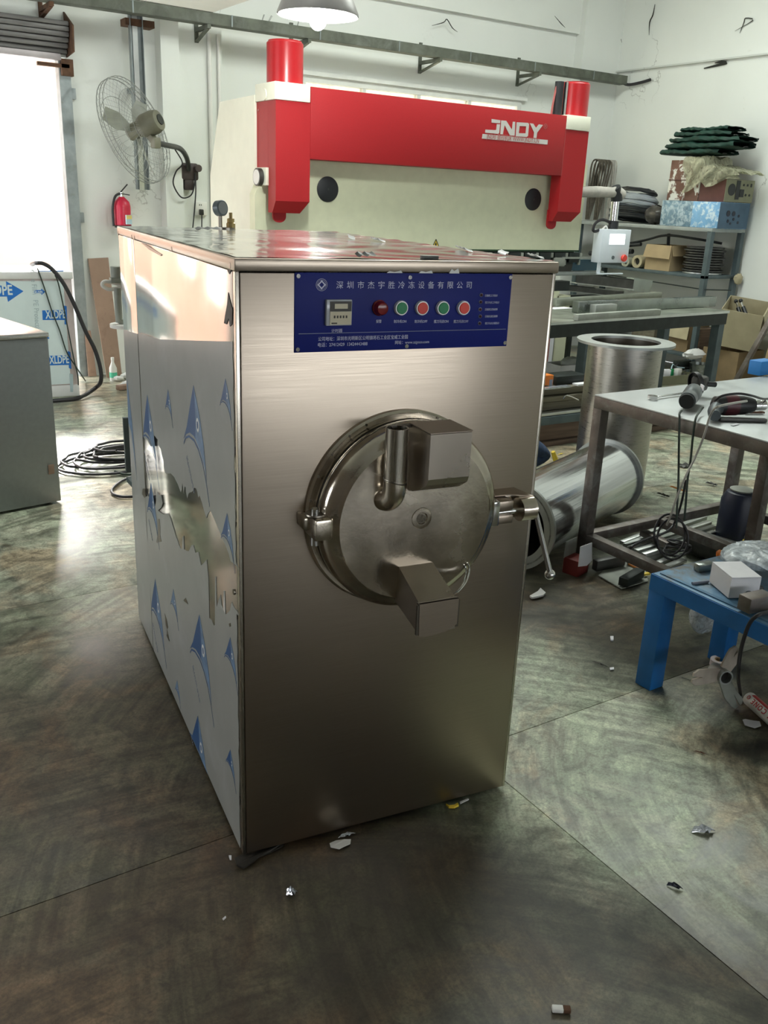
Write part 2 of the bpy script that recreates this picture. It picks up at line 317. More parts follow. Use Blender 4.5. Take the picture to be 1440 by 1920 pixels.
# ------------------------------------------------------------------ mesh building
def axes(d):
    d = V(d).normalized(); a = V((0, 0, 1)) if abs(d.z) < 0.9 else V((1, 0, 0))
    x = a.cross(d).normalized(); return x, d.cross(x), d
class MB:
    def __init__(s): s.b = bmesh.new()
    def box(s, c, sz, rz=0.0, bev=0.0, R=None):
        r = bmesh.ops.create_cube(s.b, size=1.0); vs = r['verts']
        mt = Matrix.Translation(V(c)) @ (R.to_4x4() if R else Matrix.Rotation(rz, 4, 'Z')) @ Matrix.Diagonal((sz[0], sz[1], sz[2], 1))
        bmesh.ops.transform(s.b, matrix=mt, verts=vs)
        if bev:
            es = list({e for v in vs for e in v.link_edges})
            bmesh.ops.bevel(s.b, geom=es, offset=bev, segments=2, affect='EDGES', profile=0.5)
        return s
    def bx(s, x0, x1, y0, y1, z0, z1, bev=0.0):
        return s.box(((x0 + x1) / 2, (y0 + y1) / 2, (z0 + z1) / 2), (x1 - x0, y1 - y0, z1 - z0), 0, bev)
    def bar(s, p0, p1, wd, ht, bev=0.0):
        p0, p1 = V(p0), V(p1); d = p1 - p0; x, y, z = axes(d)
        if abs(z.z) < 0.9: side = V((0, 0, 1)).cross(z).normalized(); up = z.cross(side)
        else: side, up = V((1, 0, 0)), V((0, 1, 0))
        R = Matrix((z, side, up)).transposed()
        return s.box((p0 + p1) / 2, (d.length, wd, ht), 0, bev, R)
    def ring(s, c, x, y, r, n):
        return [s.b.verts.new(V(c) + (x * math.cos(2 * math.pi * k / n) + y * math.sin(2 * math.pi * k / n)) * r) for k in range(n)]
    def skin(s, rings, closed=False, caps=True):
        n = len(rings[0]); m = len(rings)
        for i in range(m if closed else m - 1):
            a, b = rings[i], rings[(i + 1) % m]
            for k in range(n):
                try: s.b.faces.new((a[k], a[(k + 1) % n], b[(k + 1) % n], b[k]))
                except ValueError: pass
        if caps and not closed:
            s.b.faces.new(list(reversed(rings[0]))); s.b.faces.new(rings[-1])
        return s
    def cyl(s, p0, p1, r0, r1=None, n=20, caps=True):
        p0, p1 = V(p0), V(p1); x, y, z = axes(p1 - p0)
        return s.skin([s.ring(p0, x, y, r0, n), s.ring(p1, x, y, r0 if r1 is None else r1, n)], False, caps)
    def tube(s, path, r, n=8, closed=False, sub=0):
        P = [V(p) for p in path]
        if sub:
            if isinstance(r, (list, tuple)): r = [r[min(len(r) - 1, k // sub)] * (1 - (k % sub) / sub) + r[min(len(r) - 1, k // sub + 1)] * ((k % sub) / sub) for k in range(sub * (len(P) - 1) + 1)]
            P = spline(P, sub, closed)
        m = len(P); rings = []; px = None
        for i, p in enumerate(P):
            a = P[(i - 1) % m] if (closed or i > 0) else p; b = P[(i + 1) % m] if (closed or i < m - 1) else p
            d = (b - a)
            if d.length < 1e-9: d = V((0, 0, 1))
            d.normalize()
            if px is None: x, y, _ = axes(d)
            else:
                x = (px - d * px.dot(d))
                x = x.normalized() if x.length > 1e-6 else axes(d)[0]
                y = d.cross(x)
            px = x; rr = r[i] if isinstance(r, (list, tuple)) else r
            rings.append(s.ring(p, x, y, rr, n))
        return s.skin(rings, closed, not closed)
    def lathe(s, prof, o, ax, n=48, caps=True):
        x, y, z = axes(ax); rings = [s.ring(V(o) + z * h, x, y, max(r, 1e-4), n) for r, h in prof]
        return s.skin(rings, False, caps)
    def poly(s, pts, ext=None):
        pts = [V(p) for p in pts]
        from mathutils.geometry import tessellate_polygon
        a = [s.b.verts.new(p) for p in pts]
        tr = tessellate_polygon([pts])
        for t in tr:
            try: s.b.faces.new([a[i] for i in t])
            except ValueError: pass
        if ext is not None:
            e = V(ext); c = [s.b.verts.new(p + e) for p in pts]
            for t in tr:
                try: s.b.faces.new([c[i] for i in reversed(t)])
                except ValueError: pass
            n = len(a)
            for k in range(n): s.b.faces.new((a[k], a[(k + 1) % n], c[(k + 1) % n], c[k]))
        return s
    def ball(s, c, r, sc=(1, 1, 1), u=16, v=10, jit=0.0):
        q = bmesh.ops.create_uvsphere(s.b, u_segments=u, v_segments=v, radius=r)
        for vt in q['verts']:
            k = 1 + random.uniform(-jit, jit); vt.co = V(c) + V((vt.co.x * sc[0] * k, vt.co.y * sc[1] * k, vt.co.z * sc[2] * k))
        return s
    def grid(s, nx, ny, fn):
        g = [[s.b.verts.new(fn(i / nx, j / ny)) for j in range(ny + 1)] for i in range(nx + 1)]
        for i in range(nx):
            for j in range(ny): s.b.faces.new((g[i][j], g[i + 1][j], g[i + 1][j + 1], g[i][j + 1]))
        return s
def spline(P, sub, closed=False):
    out = []; m = len(P)
    for i in range(m if closed else m - 1):
        p0 = P[(i - 1) % m] if (closed or i > 0) else P[i]; p1 = P[i]; p2 = P[(i + 1) % m]; p3 = P[(i + 2) % m] if (closed or i + 2 < m) else p2
        for k in range(sub):
            t = k / sub; t2 = t * t; t3 = t2 * t
            out.append(0.5 * ((2 * p1) + (p2 - p0) * t + (2 * p0 - 5 * p1 + 4 * p2 - p3) * t2 + (3 * p1 - p0 - 3 * p2 + p3) * t3))
    if not closed: out.append(P[-1])
    return out
def wm(o):
    m = o.matrix_basis.copy()
    while o.parent: o = o.parent; m = o.matrix_basis @ m
    return m
def obj(name, mb, m, parent=None, local=False, smooth=True, ang=0.6):
    """links a mesh as one object; coordinates are world ones unless local"""
    b = mb.b
    if parent is not None and not local: bmesh.ops.transform(b, matrix=wm(parent).inverted(), verts=b.verts)
    bmesh.ops.recalc_face_normals(b, faces=b.faces)
    if smooth:
        for f in b.faces: f.smooth = True
        for e in b.edges:
            if len(e.link_faces) == 2 and e.calc_face_angle(0) > ang: e.smooth = False
    me = bpy.data.meshes.new(name); b.to_mesh(me); b.free()
    me.materials.append(M[m] if isinstance(m, str) else m)
    o = bpy.data.objects.new(name, me); COL.objects.link(o)
    if parent is not None: o.parent = parent
    return o
def thing(name, label, cat, loc=(0, 0, 0), rz=0.0, group=None):
    o = bpy.data.objects.new(name, None); COL.objects.link(o); o.empty_display_size = 0.1
    o.location = loc; o.rotation_euler = (0, 0, rz); o['label'] = label; o['category'] = cat
    if group: o['group'] = group
    return o
def tag(o, label, cat, group=None):
    o['label'] = label; o['category'] = cat
    if group: o['group'] = group
    return o
def struct(name, mb, m, parent=None, **k):
    o = obj(name, mb, m, parent, **k)
    if parent is None: o['kind'] = 'structure'
    return o
def copy_tree(o, label=None, parent=None):
    c = o.copy(); COL.objects.link(c)
    if parent is not None: c.parent = parent
    if label: c['label'] = label
    for ch in list(o.children): copy_tree(ch, None, c)
    return c
def text(name, s, size, m, parent, o, xd, ud, local=True, thick=0.0004, align='LEFT', sx=1.0, label=None, space=1.0, bold=0.0):
    cu = bpy.data.curves.new(name, 'FONT'); cu.body = s; cu.offset = bold * size; cu.size = size; cu.extrude = thick; cu.align_x = align; cu.resolution_u = 3; cu.space_character = space
    t = bpy.data.objects.new(name + '_curve', cu)
    me = bpy.data.meshes.new_from_object(t); me.name = name
    bpy.data.objects.remove(t); bpy.data.curves.remove(cu)
    xd, ud = V(xd).normalized(), V(ud).normalized(); zd = xd.cross(ud)
    mt = Matrix.Translation(V(o)) @ Matrix((xd * sx, ud, zd)).transposed().to_4x4()
    if not local and parent is not None: mt = wm(parent).inverted() @ mt
    me.transform(mt); me.materials.clear(); me.materials.append(M[m])
    ob = bpy.data.objects.new(name, me); COL.objects.link(ob)
    if parent is not None: ob.parent = parent
    if label: ob['label'] = label
    return ob
def glass_mat():
    m, nt, b = _nt('pane'); tr = nd(nt, 'ShaderNodeBsdfTransparent'); gl = nd(nt, 'ShaderNodeBsdfGlossy'); gl.inputs['Roughness'].default_value = 0.05
    mx = nd(nt, 'ShaderNodeMixShader'); mx.inputs[0].default_value = 0.08
    lk(nt, tr.outputs[0], mx.inputs[1]); lk(nt, gl.outputs[0], mx.inputs[2]); lk(nt, mx.outputs[0], nt.nodes['Material Output'].inputs[0]); M['pane'] = m
    m, nt, b = _nt('blind'); tr = nd(nt, 'ShaderNodeBsdfTranslucent'); tr.inputs[0].default_value = (0.75, 0.70, 0.52, 1); df = nd(nt, 'ShaderNodeBsdfDiffuse'); df.inputs[0].default_value = (0.7, 0.66, 0.5, 1)
    f = noise(nt, coords(nt, (14, 1, 1.5)), 3); tr.inputs[0].default_value = (0.75, 0.70, 0.52, 1)
    c = ramp(nt, f, [(0.3, (0.6, 0.55, 0.4)), (0.7, (0.85, 0.82, 0.66))]); lk(nt, c, tr.inputs[0])
    mx = nd(nt, 'ShaderNodeMixShader'); mx.inputs[0].default_value = 0.6
    lk(nt, tr.outputs[0], mx.inputs[1]); lk(nt, df.outputs[0], mx.inputs[2]); lk(nt, mx.outputs[0], nt.nodes['Material Output'].inputs[0]); M['blind'] = m
    m, nt, b = _nt('clear_bag'); tr = nd(nt, 'ShaderNodeBsdfTransparent'); tr.inputs[0].default_value = (0.95, 0.97, 1, 1); gl = nd(nt, 'ShaderNodeBsdfPrincipled'); gl.inputs['Base Color'].default_value = (0.6, 0.65, 0.68, 1); gl.inputs['Roughness'].default_value = 0.12
    f = noise(nt, coords(nt), 26, 4, 0.8); fr = ramp(nt, f, [(0.35, (0.15, 0.15, 0.15)), (0.75, (0.75, 0.75, 0.75))])
    bn = nd(nt, 'ShaderNodeBump', Strength=1.0, Distance=0.01); lk(nt, f, bn.inputs['Height']); lk(nt, bn.outputs[0], gl.inputs['Normal'])
    mx = nd(nt, 'ShaderNodeMixShader'); lk(nt, fr, mx.inputs[0])
    lk(nt, tr.outputs[0], mx.inputs[1]); lk(nt, gl.outputs[0], mx.inputs[2]); lk(nt, mx.outputs[0], nt.nodes['Material Output'].inputs[0]); M['clear_bag'] = m
glass_mat()
def haze_bag():
    m, nt, b = _nt('bag_haze'); tr = nd(nt, 'ShaderNodeBsdfTransparent'); tr.inputs[0].default_value = (0.85, 0.85, 0.7, 1)
    f = noise(nt, coords(nt, (3, 1, 1)), 16, 5, 1.0); fr = ramp(nt, f, [(0.35, (0.35, 0.35, 0.35)), (0.65, (0.92, 0.92, 0.92))])
    b.inputs['Base Color'].default_value = (0.42, 0.42, 0.30, 1); b.inputs['Roughness'].default_value = 0.25
    bn = nd(nt, 'ShaderNodeBump', Strength=0.8, Distance=0.01); lk(nt, f, bn.inputs['Height']); lk(nt, bn.outputs[0], b.inputs['Normal'])
    mx = nd(nt, 'ShaderNodeMixShader'); lk(nt, fr, mx.inputs[0]); lk(nt, tr.outputs[0], mx.inputs[1]); lk(nt, b.outputs[0], mx.inputs[2]); lk(nt, mx.outputs[0], nt.nodes['Material Output'].inputs[0]); M['bag_haze'] = m
haze_bag()
mk('lamp_dim', (0.05, 0.012, 0.02), 0.3)
mk('shutter_pale', (0.45, 0.41, 0.42), 0.5, 0.3)
mk('press_red_gloss', (0.4, 0.014, 0.018), 0.28, 0, 0.05)
# ================================================================== SETTING
BW, RW = 6.30, 7.27        # back wall y, right wall x
XL, YF, ZC = -4.5, -8.0, 4.45
fl = MB().bx(XL, RW, YF, BW, -0.25, -0.012); flo = struct('floor', fl, 'soil_dark')
# cast slabs between the joints of the floor
ys = [YF, 0.10, 1.745, 3.4, BW]
rows = [[XL, 0.785, RW], [XL, 2.6, RW], [XL, 2.6, RW], [XL, RW]]
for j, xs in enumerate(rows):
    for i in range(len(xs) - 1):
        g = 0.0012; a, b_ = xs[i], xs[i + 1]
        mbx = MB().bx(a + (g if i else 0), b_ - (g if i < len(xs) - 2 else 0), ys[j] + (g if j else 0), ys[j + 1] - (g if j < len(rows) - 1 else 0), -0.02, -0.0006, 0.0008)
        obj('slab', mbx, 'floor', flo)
# back wall: door opening x -1.9..1.33, window x 3.42..6.0
DX0, DX1, DZ = -3.4, 1.335, 2.52
WX0, WX1, WZ0, WZ1 = 3.40, 6.02, 1.55, 2.60
t = 0.24
mb = MB(); mb.bx(XL, DX0, BW, BW + t, 0, ZC).bx(DX0, DX1, BW, BW + t, DZ, ZC).bx(DX1, WX0, BW, BW + t, 0, ZC)
mb.bx(WX0, WX1, BW, BW + t, 0, WZ0).bx(WX0, WX1, BW, BW + t, WZ1, ZC).bx(WX1, RW + t, BW, BW + t, 0, ZC)
struct('wall_back', mb, 'plaster_white')
struct('wall_right', MB().bx(RW, RW + t, YF, BW + t, 0, ZC), 'plaster_white')
mb = MB(); mb.bx(XL - t, XL, YF, 0.8, 0, ZC).bx(XL - t, XL, 0.8, 3.4, 0, 1.0).bx(XL - t, XL, 0.8, 3.4, 2.6, ZC).bx(XL - t, XL, 3.4, BW + t, 0, ZC); struct('wall_left', mb, 'plaster_dim')
mb = MB(); mb.bx(XL - t, -2.6, YF - t, YF, 0, ZC).bx(-2.6, 5.4, YF - t, YF, 0, 1.5).bx(-2.6, 5.4, YF - t, YF, 2.5, ZC).bx(5.4, RW + t, YF - t, YF, 0, ZC); struct('wall_front', mb, 'plaster_dim')
struct('ceiling', MB().bx(XL - t, RW + t, YF - t, BW + t, ZC, ZC + 0.2), 'plaster_grey')
# piers and ring beam of the back wall
struct('trim_1', MB().bx(2.06, 2.215, BW - 0.14, BW, 0, ZC), 'plaster_white')
struct('trim_2', MB().bx(2.215, 2.62, BW - 0.07, BW, 0, ZC), 'plaster_white')
struct('trim_3', MB().bx(2.62, 6.72, BW - 0.05, BW, 3.31, ZC), 'plaster_white')
struct('trim_4', MB().bx(6.72, RW, BW - 0.13, BW, 0, ZC), 'plaster_white')
struct('trim_5', MB().bx(RW - 0.035, RW, 2.0, BW - 0.13, 2.985, 3.0), 'plaster_grey')
# window over the press
wn = MB(); fr = 0.055
wn.bx(WX0, WX1, BW - 0.02, BW + 0.06, WZ1 - fr, WZ1).bx(WX0, WX1, BW - 0.02, BW + 0.06, WZ0, WZ0 + fr)
wn.bx(WX0, WX0 + fr, BW - 0.02, BW + 0.06, WZ0 + fr, WZ1 - fr).bx(WX1 - fr, WX1, BW - 0.02, BW + 0.06, WZ0 + fr, WZ1 - fr)
w1 = struct('window_1', wn, 'frame_white', smooth=False)
n = 4; ww = (WX1 - WX0 - 2 * fr) / n
for k in range(n):
    x0 = WX0 + fr + k * ww
    if k: obj('mullion', MB().bx(x0 - 0.02, x0 + 0.02, BW - 0.015, BW + 0.05, WZ0 + fr, WZ1 - fr), 'frame_white', w1)
    obj('pane', MB().bx(x0 + 0.02, x0 + ww - 0.02, BW + 0.015, BW + 0.021, WZ0 + fr, WZ1 - fr), 'pane', w1)
    obj('blind', MB().grid(28, 1, lambda a, b: V((x0 + 0.02 + a * (ww - 0.04), BW + 0.035 + 0.006 * math.sin(a * 40), WZ0 + fr + b * (WZ1 - WZ0 - 2 * fr)))), 'blind', w1)
obj('sill_ledge', MB().bx(WX0 - 0.05, WX1 + 0.05, BW - 0.05, BW, WZ1, WZ1 + 0.035), 'frame_white', w1)
# roller shutter door
d1 = MB().bx(DX1 - 0.075, DX1 + 0.015, BW - 0.045, BW + 0.06, 0, DZ - 0.02).bx(DX0 - 0.015, DX0 + 0.075, BW - 0.045, BW + 0.06, 0, DZ - 0.02)
door = struct('door_1', d1, 'galvanised')
for k in range(6):
    z0 = DZ + 0.015 + k * 0.037; pr = [(-0.09 - 0.05 * math.sin((k + 0.5) / 7 * 3.0), 0)]
    y0 = BW - 0.05 - 0.12 * math.sin(min(1, (k + 0.6) / 5) * H)
    obj('shutter_slat', MB().bx(DX0, DX1 - 0.005, y0, BW - 0.005, z0, z0 + 0.034, 0.008), 'shutter_steel', door)
obj('bottom_rail', MB().bx(DX0, DX1 - 0.06, BW - 0.09, BW - 0.03, DZ - 0.035, DZ + 0.012, 0.006), 'shutter_pale', door)
obj('end_plate', MB().poly([(DX1, BW - 0.22, DZ + 0.02), (DX1, BW - 0.24, DZ + 0.20), (DX1, BW, DZ + 0.32), (DX1, BW, DZ)], (0.012, 0, 0)), 'rust', door)
lb = MB().bx(DX1 - 0.24, DX1 + 0.0, BW - 0.085, BW - 0.05, 2.435, 2.462).bx(DX1 - 0.06, DX1 + 0.03, BW - 0.085, BW - 0.02, 2.38, 2.50)
obj('latch_bracket', lb, 'rust', door)
obj('guide_clip', MB().bx(DX1 + 0.01, DX1 + 0.05, BW - 0.03, BW, 2.22, 2.30), 'galvanised', door)
obj('guide_clip', MB().bx(DX1 + 0.01, DX1 + 0.05, BW - 0.03, BW, 1.28, 1.36), 'galvanised', door)
# outside the door
struct('ground_outside', MB().bx(-9, 9, BW + t, 8.35, -0.3, -0.02), 'apron_grey')  # canopy shade put into the ground colour as grey; no canopy is built
struct('paving_outside', MB().bx(-14, 14, 8.35, 24, -0.3, -0.03), 'paving_white')
struct('gutter_outside', MB().bx(-14, 14, 8.75, 9.3, -0.1, -0.02), 'apron_grey')
bd = struct('building_outside', MB().bx(-14, 3.5, 13.2, 16, 0, 5.5), 'building_pink')
for k in range(5): obj('window_opening', MB().bx(-12.5 + k * 3.1, -11 + k * 3.1, 13.16, 13.22, 1.6, 3.0), 'frame_white', bd)

# cobwebs and dark marks on the upper walls
def web(pts, on, parent, r=0.003):
    P = [(PX(u, v, RW - 0.012) if on == 'r' else PY(u, v, BW - (0.06 if u < 1000 else 0.14))) for u, v in pts]
    obj('cobweb', MB().tube(P, [r * 0.6] + [r * 1.6] * (len(P) - 2) + [r * 0.4], 5, sub=3), 'soil_dark', parent)
WR_, WB_ = bpy.data.objects['wall_right'], bpy.data.objects['trim_3']
for pts, on, r in (([(1228, 8), (1224, 28), (1218, 42), (1217, 66)], 'r', 0.004), ([(1387, 62), (1395, 42), (1398, 34), (1412, 38), (1378, 58)], 'r', 0.003), ([(1150, 56), (1160, 62), (1166, 80)], 'r', 0.003), ([(1320, 128), (1345, 122), (1362, 118), (1352, 116), (1340, 118)], 'r', 0.008),
                   ([(810, 48), (832, 42), (838, 36), (848, 52), (858, 60)], 'b', 0.003), ([(1040, 30), (1052, 44), (1060, 52)], 'b', 0.003)):
    web(pts, on, WR_ if on == 'r' else WB_, r)

# cable tray on brackets
ct = thing('cable_tray', 'long dark green-grey cable tray on wall brackets running the length of the back wall', 'cable tray', (0.5, BW - 0.3, 2.88))
ty = BW - 0.30; tz = 2.845
mb = MB(); mb.bx(0.3, 7.2, ty - 0.05, ty - 0.045, tz, tz + 0.085).bx(0.3, 7.2, ty - 0.05, ty + 0.06, tz, tz + 0.004).bx(0.3, 7.2, ty + 0.056, ty + 0.06, tz, tz + 0.085)
obj('channel', mb, 'tray_green', ct)
for k in range(8): obj('joint_strip', MB().bx(0.95 + k * 0.82, 0.962 + k * 0.82, ty - 0.054, ty - 0.05, tz, tz + 0.086), 'galvanised', ct)
for (u, v0, v1) in ((76, -14, 25), (362, 40, 77), (545, 38, 90), (786, 66, 128), (969, 98, 152), (1148, 150, 190)):
    p = PY(u, v1, BW); x = p.x
    yb = BW - (0.072 if 2.2 < x < 2.64 else 0.133 if x > 6.7 else 0.002)
    mb = MB().bx(x - 0.016, x + 0.016, yb - 0.014, yb, tz - (0.075 if u < 100 else 0.11), tz + 0.16)
    mb.bar((x, yb - 0.004, tz - 0.018), (x, BW - 0.36, tz - 0.018), 0.03, 0.03).bar((x, yb - 0.016, tz - (0.068 if u < 100 else 0.10)), (x, BW - 0.33, tz - 0.03), 0.028, 0.014)
    obj('bracket', mb, 'rust' if u < 300 else 'tray_green', ct)
obj('cable_end', MB().tube([(7.15, ty, tz + 0.03), (7.22, ty - 0.05, tz + 0.0), (7.235, ty - 0.2, tz + 0.01), (7.24, ty - 0.34, tz + 0.03)], 0.016, 8, sub=4), 'cable', ct)
for (x, dx) in ((2.87, 0.02), (2.93, 0.03), (3.2, 0.015)): obj('cable_tie', MB().bar((x, ty - 0.04, tz + 0.08), (x + dx, ty - 0.04, tz + 0.13), 0.008, 0.01), 'cage_wire', ct)

# galvanised upright hanging behind the fan
up = thing('steel_channel_post', 'bright galvanised steel channel hanging from the tray behind the wall fan', 'steel channel', (1.84, BW - 0.1, 1.56))
mb = MB(); ux0, ux1, uy = 1.79, 1.895, BW - 0.17
mb.bx(ux0, ux1, uy, uy + 0.005, 1.56, 2.95).bx(ux0, ux0 + 0.005, uy - 0.045, uy, 1.56, 2.95).bx(ux1 - 0.005, ux1, uy - 0.045, uy, 1.56, 2.95)
obj('channel', mb, 'galvanised', up)
obj('web_plate', MB().bx(ux0 + 0.028, ux1 - 0.036, uy - 0.012, uy - 0.001, 1.56, 2.9), 'steel_edge', up)
obj('top_bracket', MB().bx(ux0 - 0.03, ux1 + 0.1, uy - 0.03, uy + 0.1, 2.78, 2.83), 'rust', up)
obj('wall_tie', MB().bx(ux0 + 0.02, ux1 - 0.02, uy + 0.006, BW - 0.002, 2.3, 2.34), 'galvanised', up)

# conduit by the pier
cd = tag(obj('wall_conduit', MB().cyl((2.50, BW - 0.09, 1.0), (2.50, BW - 0.09, 2.82), 0.017).cyl((2.585, BW - 0.085, 0.9), (2.585, BW - 0.085, 2.82), 0.013), 'white_plastic'), 'pair of white plastic conduits running down the wall beside the pier', 'conduit')

# shallow ceiling panel light at the top
cl = thing('ceiling_panel_lamp', 'white hanging panel lamp cut by the top edge of the picture', 'lamp', (2.6, 5.1, 3.0))
P0, P1, P2 = G(333, 10, 2.72), G(400, 23, 2.72), G(455, 0, 2.72)
e1 = P1 - P0; e2 = V((0.02, -0.8, 0))
obj('housing', MB().poly([P1 - V((0.9, 0.05, 0)), P1, P1 + e2, P1 + e2 - V((0.9, 0.05, 0))], (0, 0, 0.07)), 'white_plastic', cl)
obj('rear_rim', MB().bar(P1 - V((0.9, 0.04, -0.012)), P1 + V((0, 0.012, 0.012)), 0.02, 0.03), 'tray_green', cl)
obj('hanger', MB().bar(P1 + e2 * 0.5 - V((0.45, 0, -0.06)), P1 + e2 * 0.5 - V((0.45, 0, -1.75)), 0.02, 0.02), 'galvanised', cl)

# pendant lamp
LC = PY(596, 30, 3.0)
pl = thing('pendant_lamp', 'grey bell-shaped pendant lamp with a glowing bulb over the press', 'lamp', LC)
LR = 0.215
obj('shade', MB().lathe([(LR, 0), (LR * 1.0, 0.012), (LR * 0.82, 0.10), (LR * 0.45, 0.2), (0.05, 0.24), (0.045, 0.3)], LC, (0, 0, 1), 40, False), 'shade_outer', pl)
obj('shade_lining', MB().lathe([(LR - 0.006, 0.001), (LR * 0.8, 0.096), (LR * 0.43, 0.194), (0.04, 0.232)], LC, (0, 0, 1), 40, False), 'shade_inner', pl)
obj('bulb', MB().ball(LC + V((0, 0, -0.005)), 0.05, (1, 1, 1.3)), 'bulb', pl)
obj('socket', MB().cyl(LC + V((0, 0, 0.07)), LC + V((0, 0, 0.3)), 0.022), 'white_plastic', pl)
obj('cord', MB().cyl(LC + V((0, 0, 0.28)), V((LC.x, LC.y, ZC)), 0.006, n=8), 'cable', pl)
L = bpy.data.lights.new('pendant_bulb_light', 'POINT'); L.energy = 34; L.shadow_soft_size = 0.05; L.color = (0.95, 1.0, 0.95)
lo = bpy.data.objects.new('pendant_bulb_light', L); COL.objects.link(lo); lo.location = LC + V((0, 0, -0.13))

# wall fan
FC = PY(253, 245, 5.72); fn = V((-0.60, 0.72, -0.35)).normalized()
base = PY(354, 322, BW - 0.112)
fan = thing('wall_fan', 'large caged wall fan with olive motor tilted on a bent black arm', 'fan', (base.x, BW - 0.07, base.z))
fx, fy, fz = axes(fn); RF = 0.40
mb = MB()
for (r, h) in ((RF, 0.0), (RF * 0.995, 0.03), (RF * 0.72, 0.085), (RF * 0.4, 0.1)):
    for sgn in ((1, -1) if h else (1,)):
        c = FC + fn * (h * sgn); mb.tube([c + (fx * math.cos(k / 40 * 2 * math.pi) + fy * math.sin(k / 40 * 2 * math.pi)) * r for k in range(40)], 0.0035 if r > 0.39 else 0.0022, 5, True)
for k in range(48):
    a = 2 * math.pi * k / 48; e = fx * math.cos(a) + fy * math.sin(a)
    for sgn in (1, -1):
        mb.tube([FC + e * 0.09 + fn * 0.1 * sgn, FC + e * RF * 0.45 + fn * 0.1 * sgn, FC + e * RF * 0.75 + fn * 0.085 * sgn, FC + e * RF + fn * 0.03 * sgn, FC + e * RF], 0.0013, 3)
obj('cage', mb, 'cage_wire', fan)
mb = MB()
for k in range(3):
    a = 2 * math.pi * k / 3 + 0.35; e = fx * math.cos(a) + fy * math.sin(a); sd = fn.cross(e)
    bl = MB().poly([FC + e * 0.05 + sd * 0.03, FC + e * 0.05 - sd * 0.03, FC + e * 0.2 - sd * 0.07 + fn * 0.03, FC + e * 0.35 - sd * 0.055 + fn * 0.03, FC + e * 0.36 + sd * 0.02 - fn * 0.02, FC + e * 0.2 + sd * 0.05 - fn * 0.02], fn * 0.004)
    obj('blade', bl, 'fan_blade', fan)
obj('hub', MB().cyl(FC - fn * 0.05, FC + fn * 0.05, 0.06), 'fan_olive', fan)
MC = FC - fn * 0.14
obj('motor', MB().lathe([(0.03, -0.10), (0.075, -0.09), (0.088, -0.05), (0.088, 0.04), (0.075, 0.075), (0.045, 0.10)], MC, fn, 28), 'fan_olive', fan)
obj('motor_cap', MB().cyl(MC - fn * 0.105, MC - fn * 0.095, 0.04), 'black_paint', fan)
jn = PY(292, 268, 5.56)
obj('pivot', MB().bar(MC - V((0, 0, 0.08)), jn, 0.05, 0.05, 0.006).box(jn, (0.06, 0.06, 0.08), 0.3, 0.01), 'fan_olive', fan)
armp = [jn, PY(316, 273, 5.7), PY(338, 279, 5.9), PY(350, 296, 6.06), PY(354, 318, BW - 0.15)]
obj('arm', MB().tube(armp, 0.021, 12, sub=6), 'black_paint', fan)
bb = MB().box(base, (0.16, 0.07, 0.14), 0, 0.02).box(base + V((-0.005, 0.0, -0.1)), (0.09, 0.05, 0.1), 0, 0.015).cyl(base + V((0.06, -0.03, 0.03)), base + V((0.06, -0.08, 0.03)), 0.03)
obj('wall_bracket', bb, 'cast_brown', fan)
lp = [PY(328, 280, 5.9), PY(342, 306, 6.05), PY(330, 322, 6.1), PY(325, 345, 6.12), PY(340, 370, 6.12), PY(358, 366, 6.13), PY(365, 345, 6.14), PY(366, 325, 6.15), PY(367, 360, 6.17), PY(364, 400, 6.18), PY(361, 432, 6.18)]
obj('cord', MB().tube(lp, 0.006, 6, sub=6), 'cable', fan)

# socket
sp = PY(377, 391, BW - 0.087)
so = thing('wall_socket', 'square white wall socket with a black plug in it', 'socket', sp)
obj('face_plate', MB().box(sp, (0.105, 0.03, 0.115), 0, 0.006), 'white_plastic', so)
obj('plug', MB().box(sp + V((-0.01, -0.03, -0.03)), (0.035, 0.04, 0.05), 0, 0.008), 'black_paint', so)
for dx in (-0.02, -0.003): obj('slot', MB().box(sp + V((dx, -0.0155, 0.03)), (0.006, 0.002, 0.012)), 'black_paint', so)
obj('cord', MB().tube([sp + V((-0.01, -0.04, -0.05)), sp + V((-0.01, -0.03, -0.2)), sp + V((-0.005, -0.02, -0.5))], 0.005, 6, sub=4), 'cable', so)

# fire extinguisher on the wall
ep = PY(231, 424, BW - 0.12); EX, EY, EZ = ep.x, ep.y, ep.z
ex = thing('fire_extinguisher', 'red fire extinguisher with black hose hung on the wall under the channel', 'fire extinguisher', (EX, EY, EZ))
obj('cylinder', MB().lathe([(0.06, 0), (0.068, 0.01), (0.068, 0.16), (0.06, 0.195), (0.035, 0.22), (0.02, 0.235)], (EX, EY, EZ), (0, 0, 1), 28), 'ext_red', ex)
obj('foot_ring', MB().cyl((EX, EY, EZ - 0.012), (EX, EY, EZ + 0.006), 0.07), 'black_paint', ex)
obj('label', MB().box((EX + 0.03, EY - 0.064, EZ + 0.055), (0.06, 0.012, 0.075), 0.45, 0), 'label_blue', ex)
obj('label_band', MB().box((EX + 0.03, EY - 0.066, EZ + 0.075), (0.058, 0.012, 0.03), 0.45, 0), 'label_yellow', ex)
obj('valve', MB().cyl((EX, EY, EZ + 0.23), (EX, EY, EZ + 0.27), 0.017), 'chrome', ex)
obj('lever', MB().bar((EX - 0.01, EY - 0.01, EZ + 0.27), (EX + 0.045, EY - 0.03, EZ + 0.335), 0.016, 0.01).bar((EX - 0.01, EY - 0.01, EZ + 0.26), (EX + 0.06, EY - 0.03, EZ + 0.25), 0.016, 0.008), 'black_paint', ex)
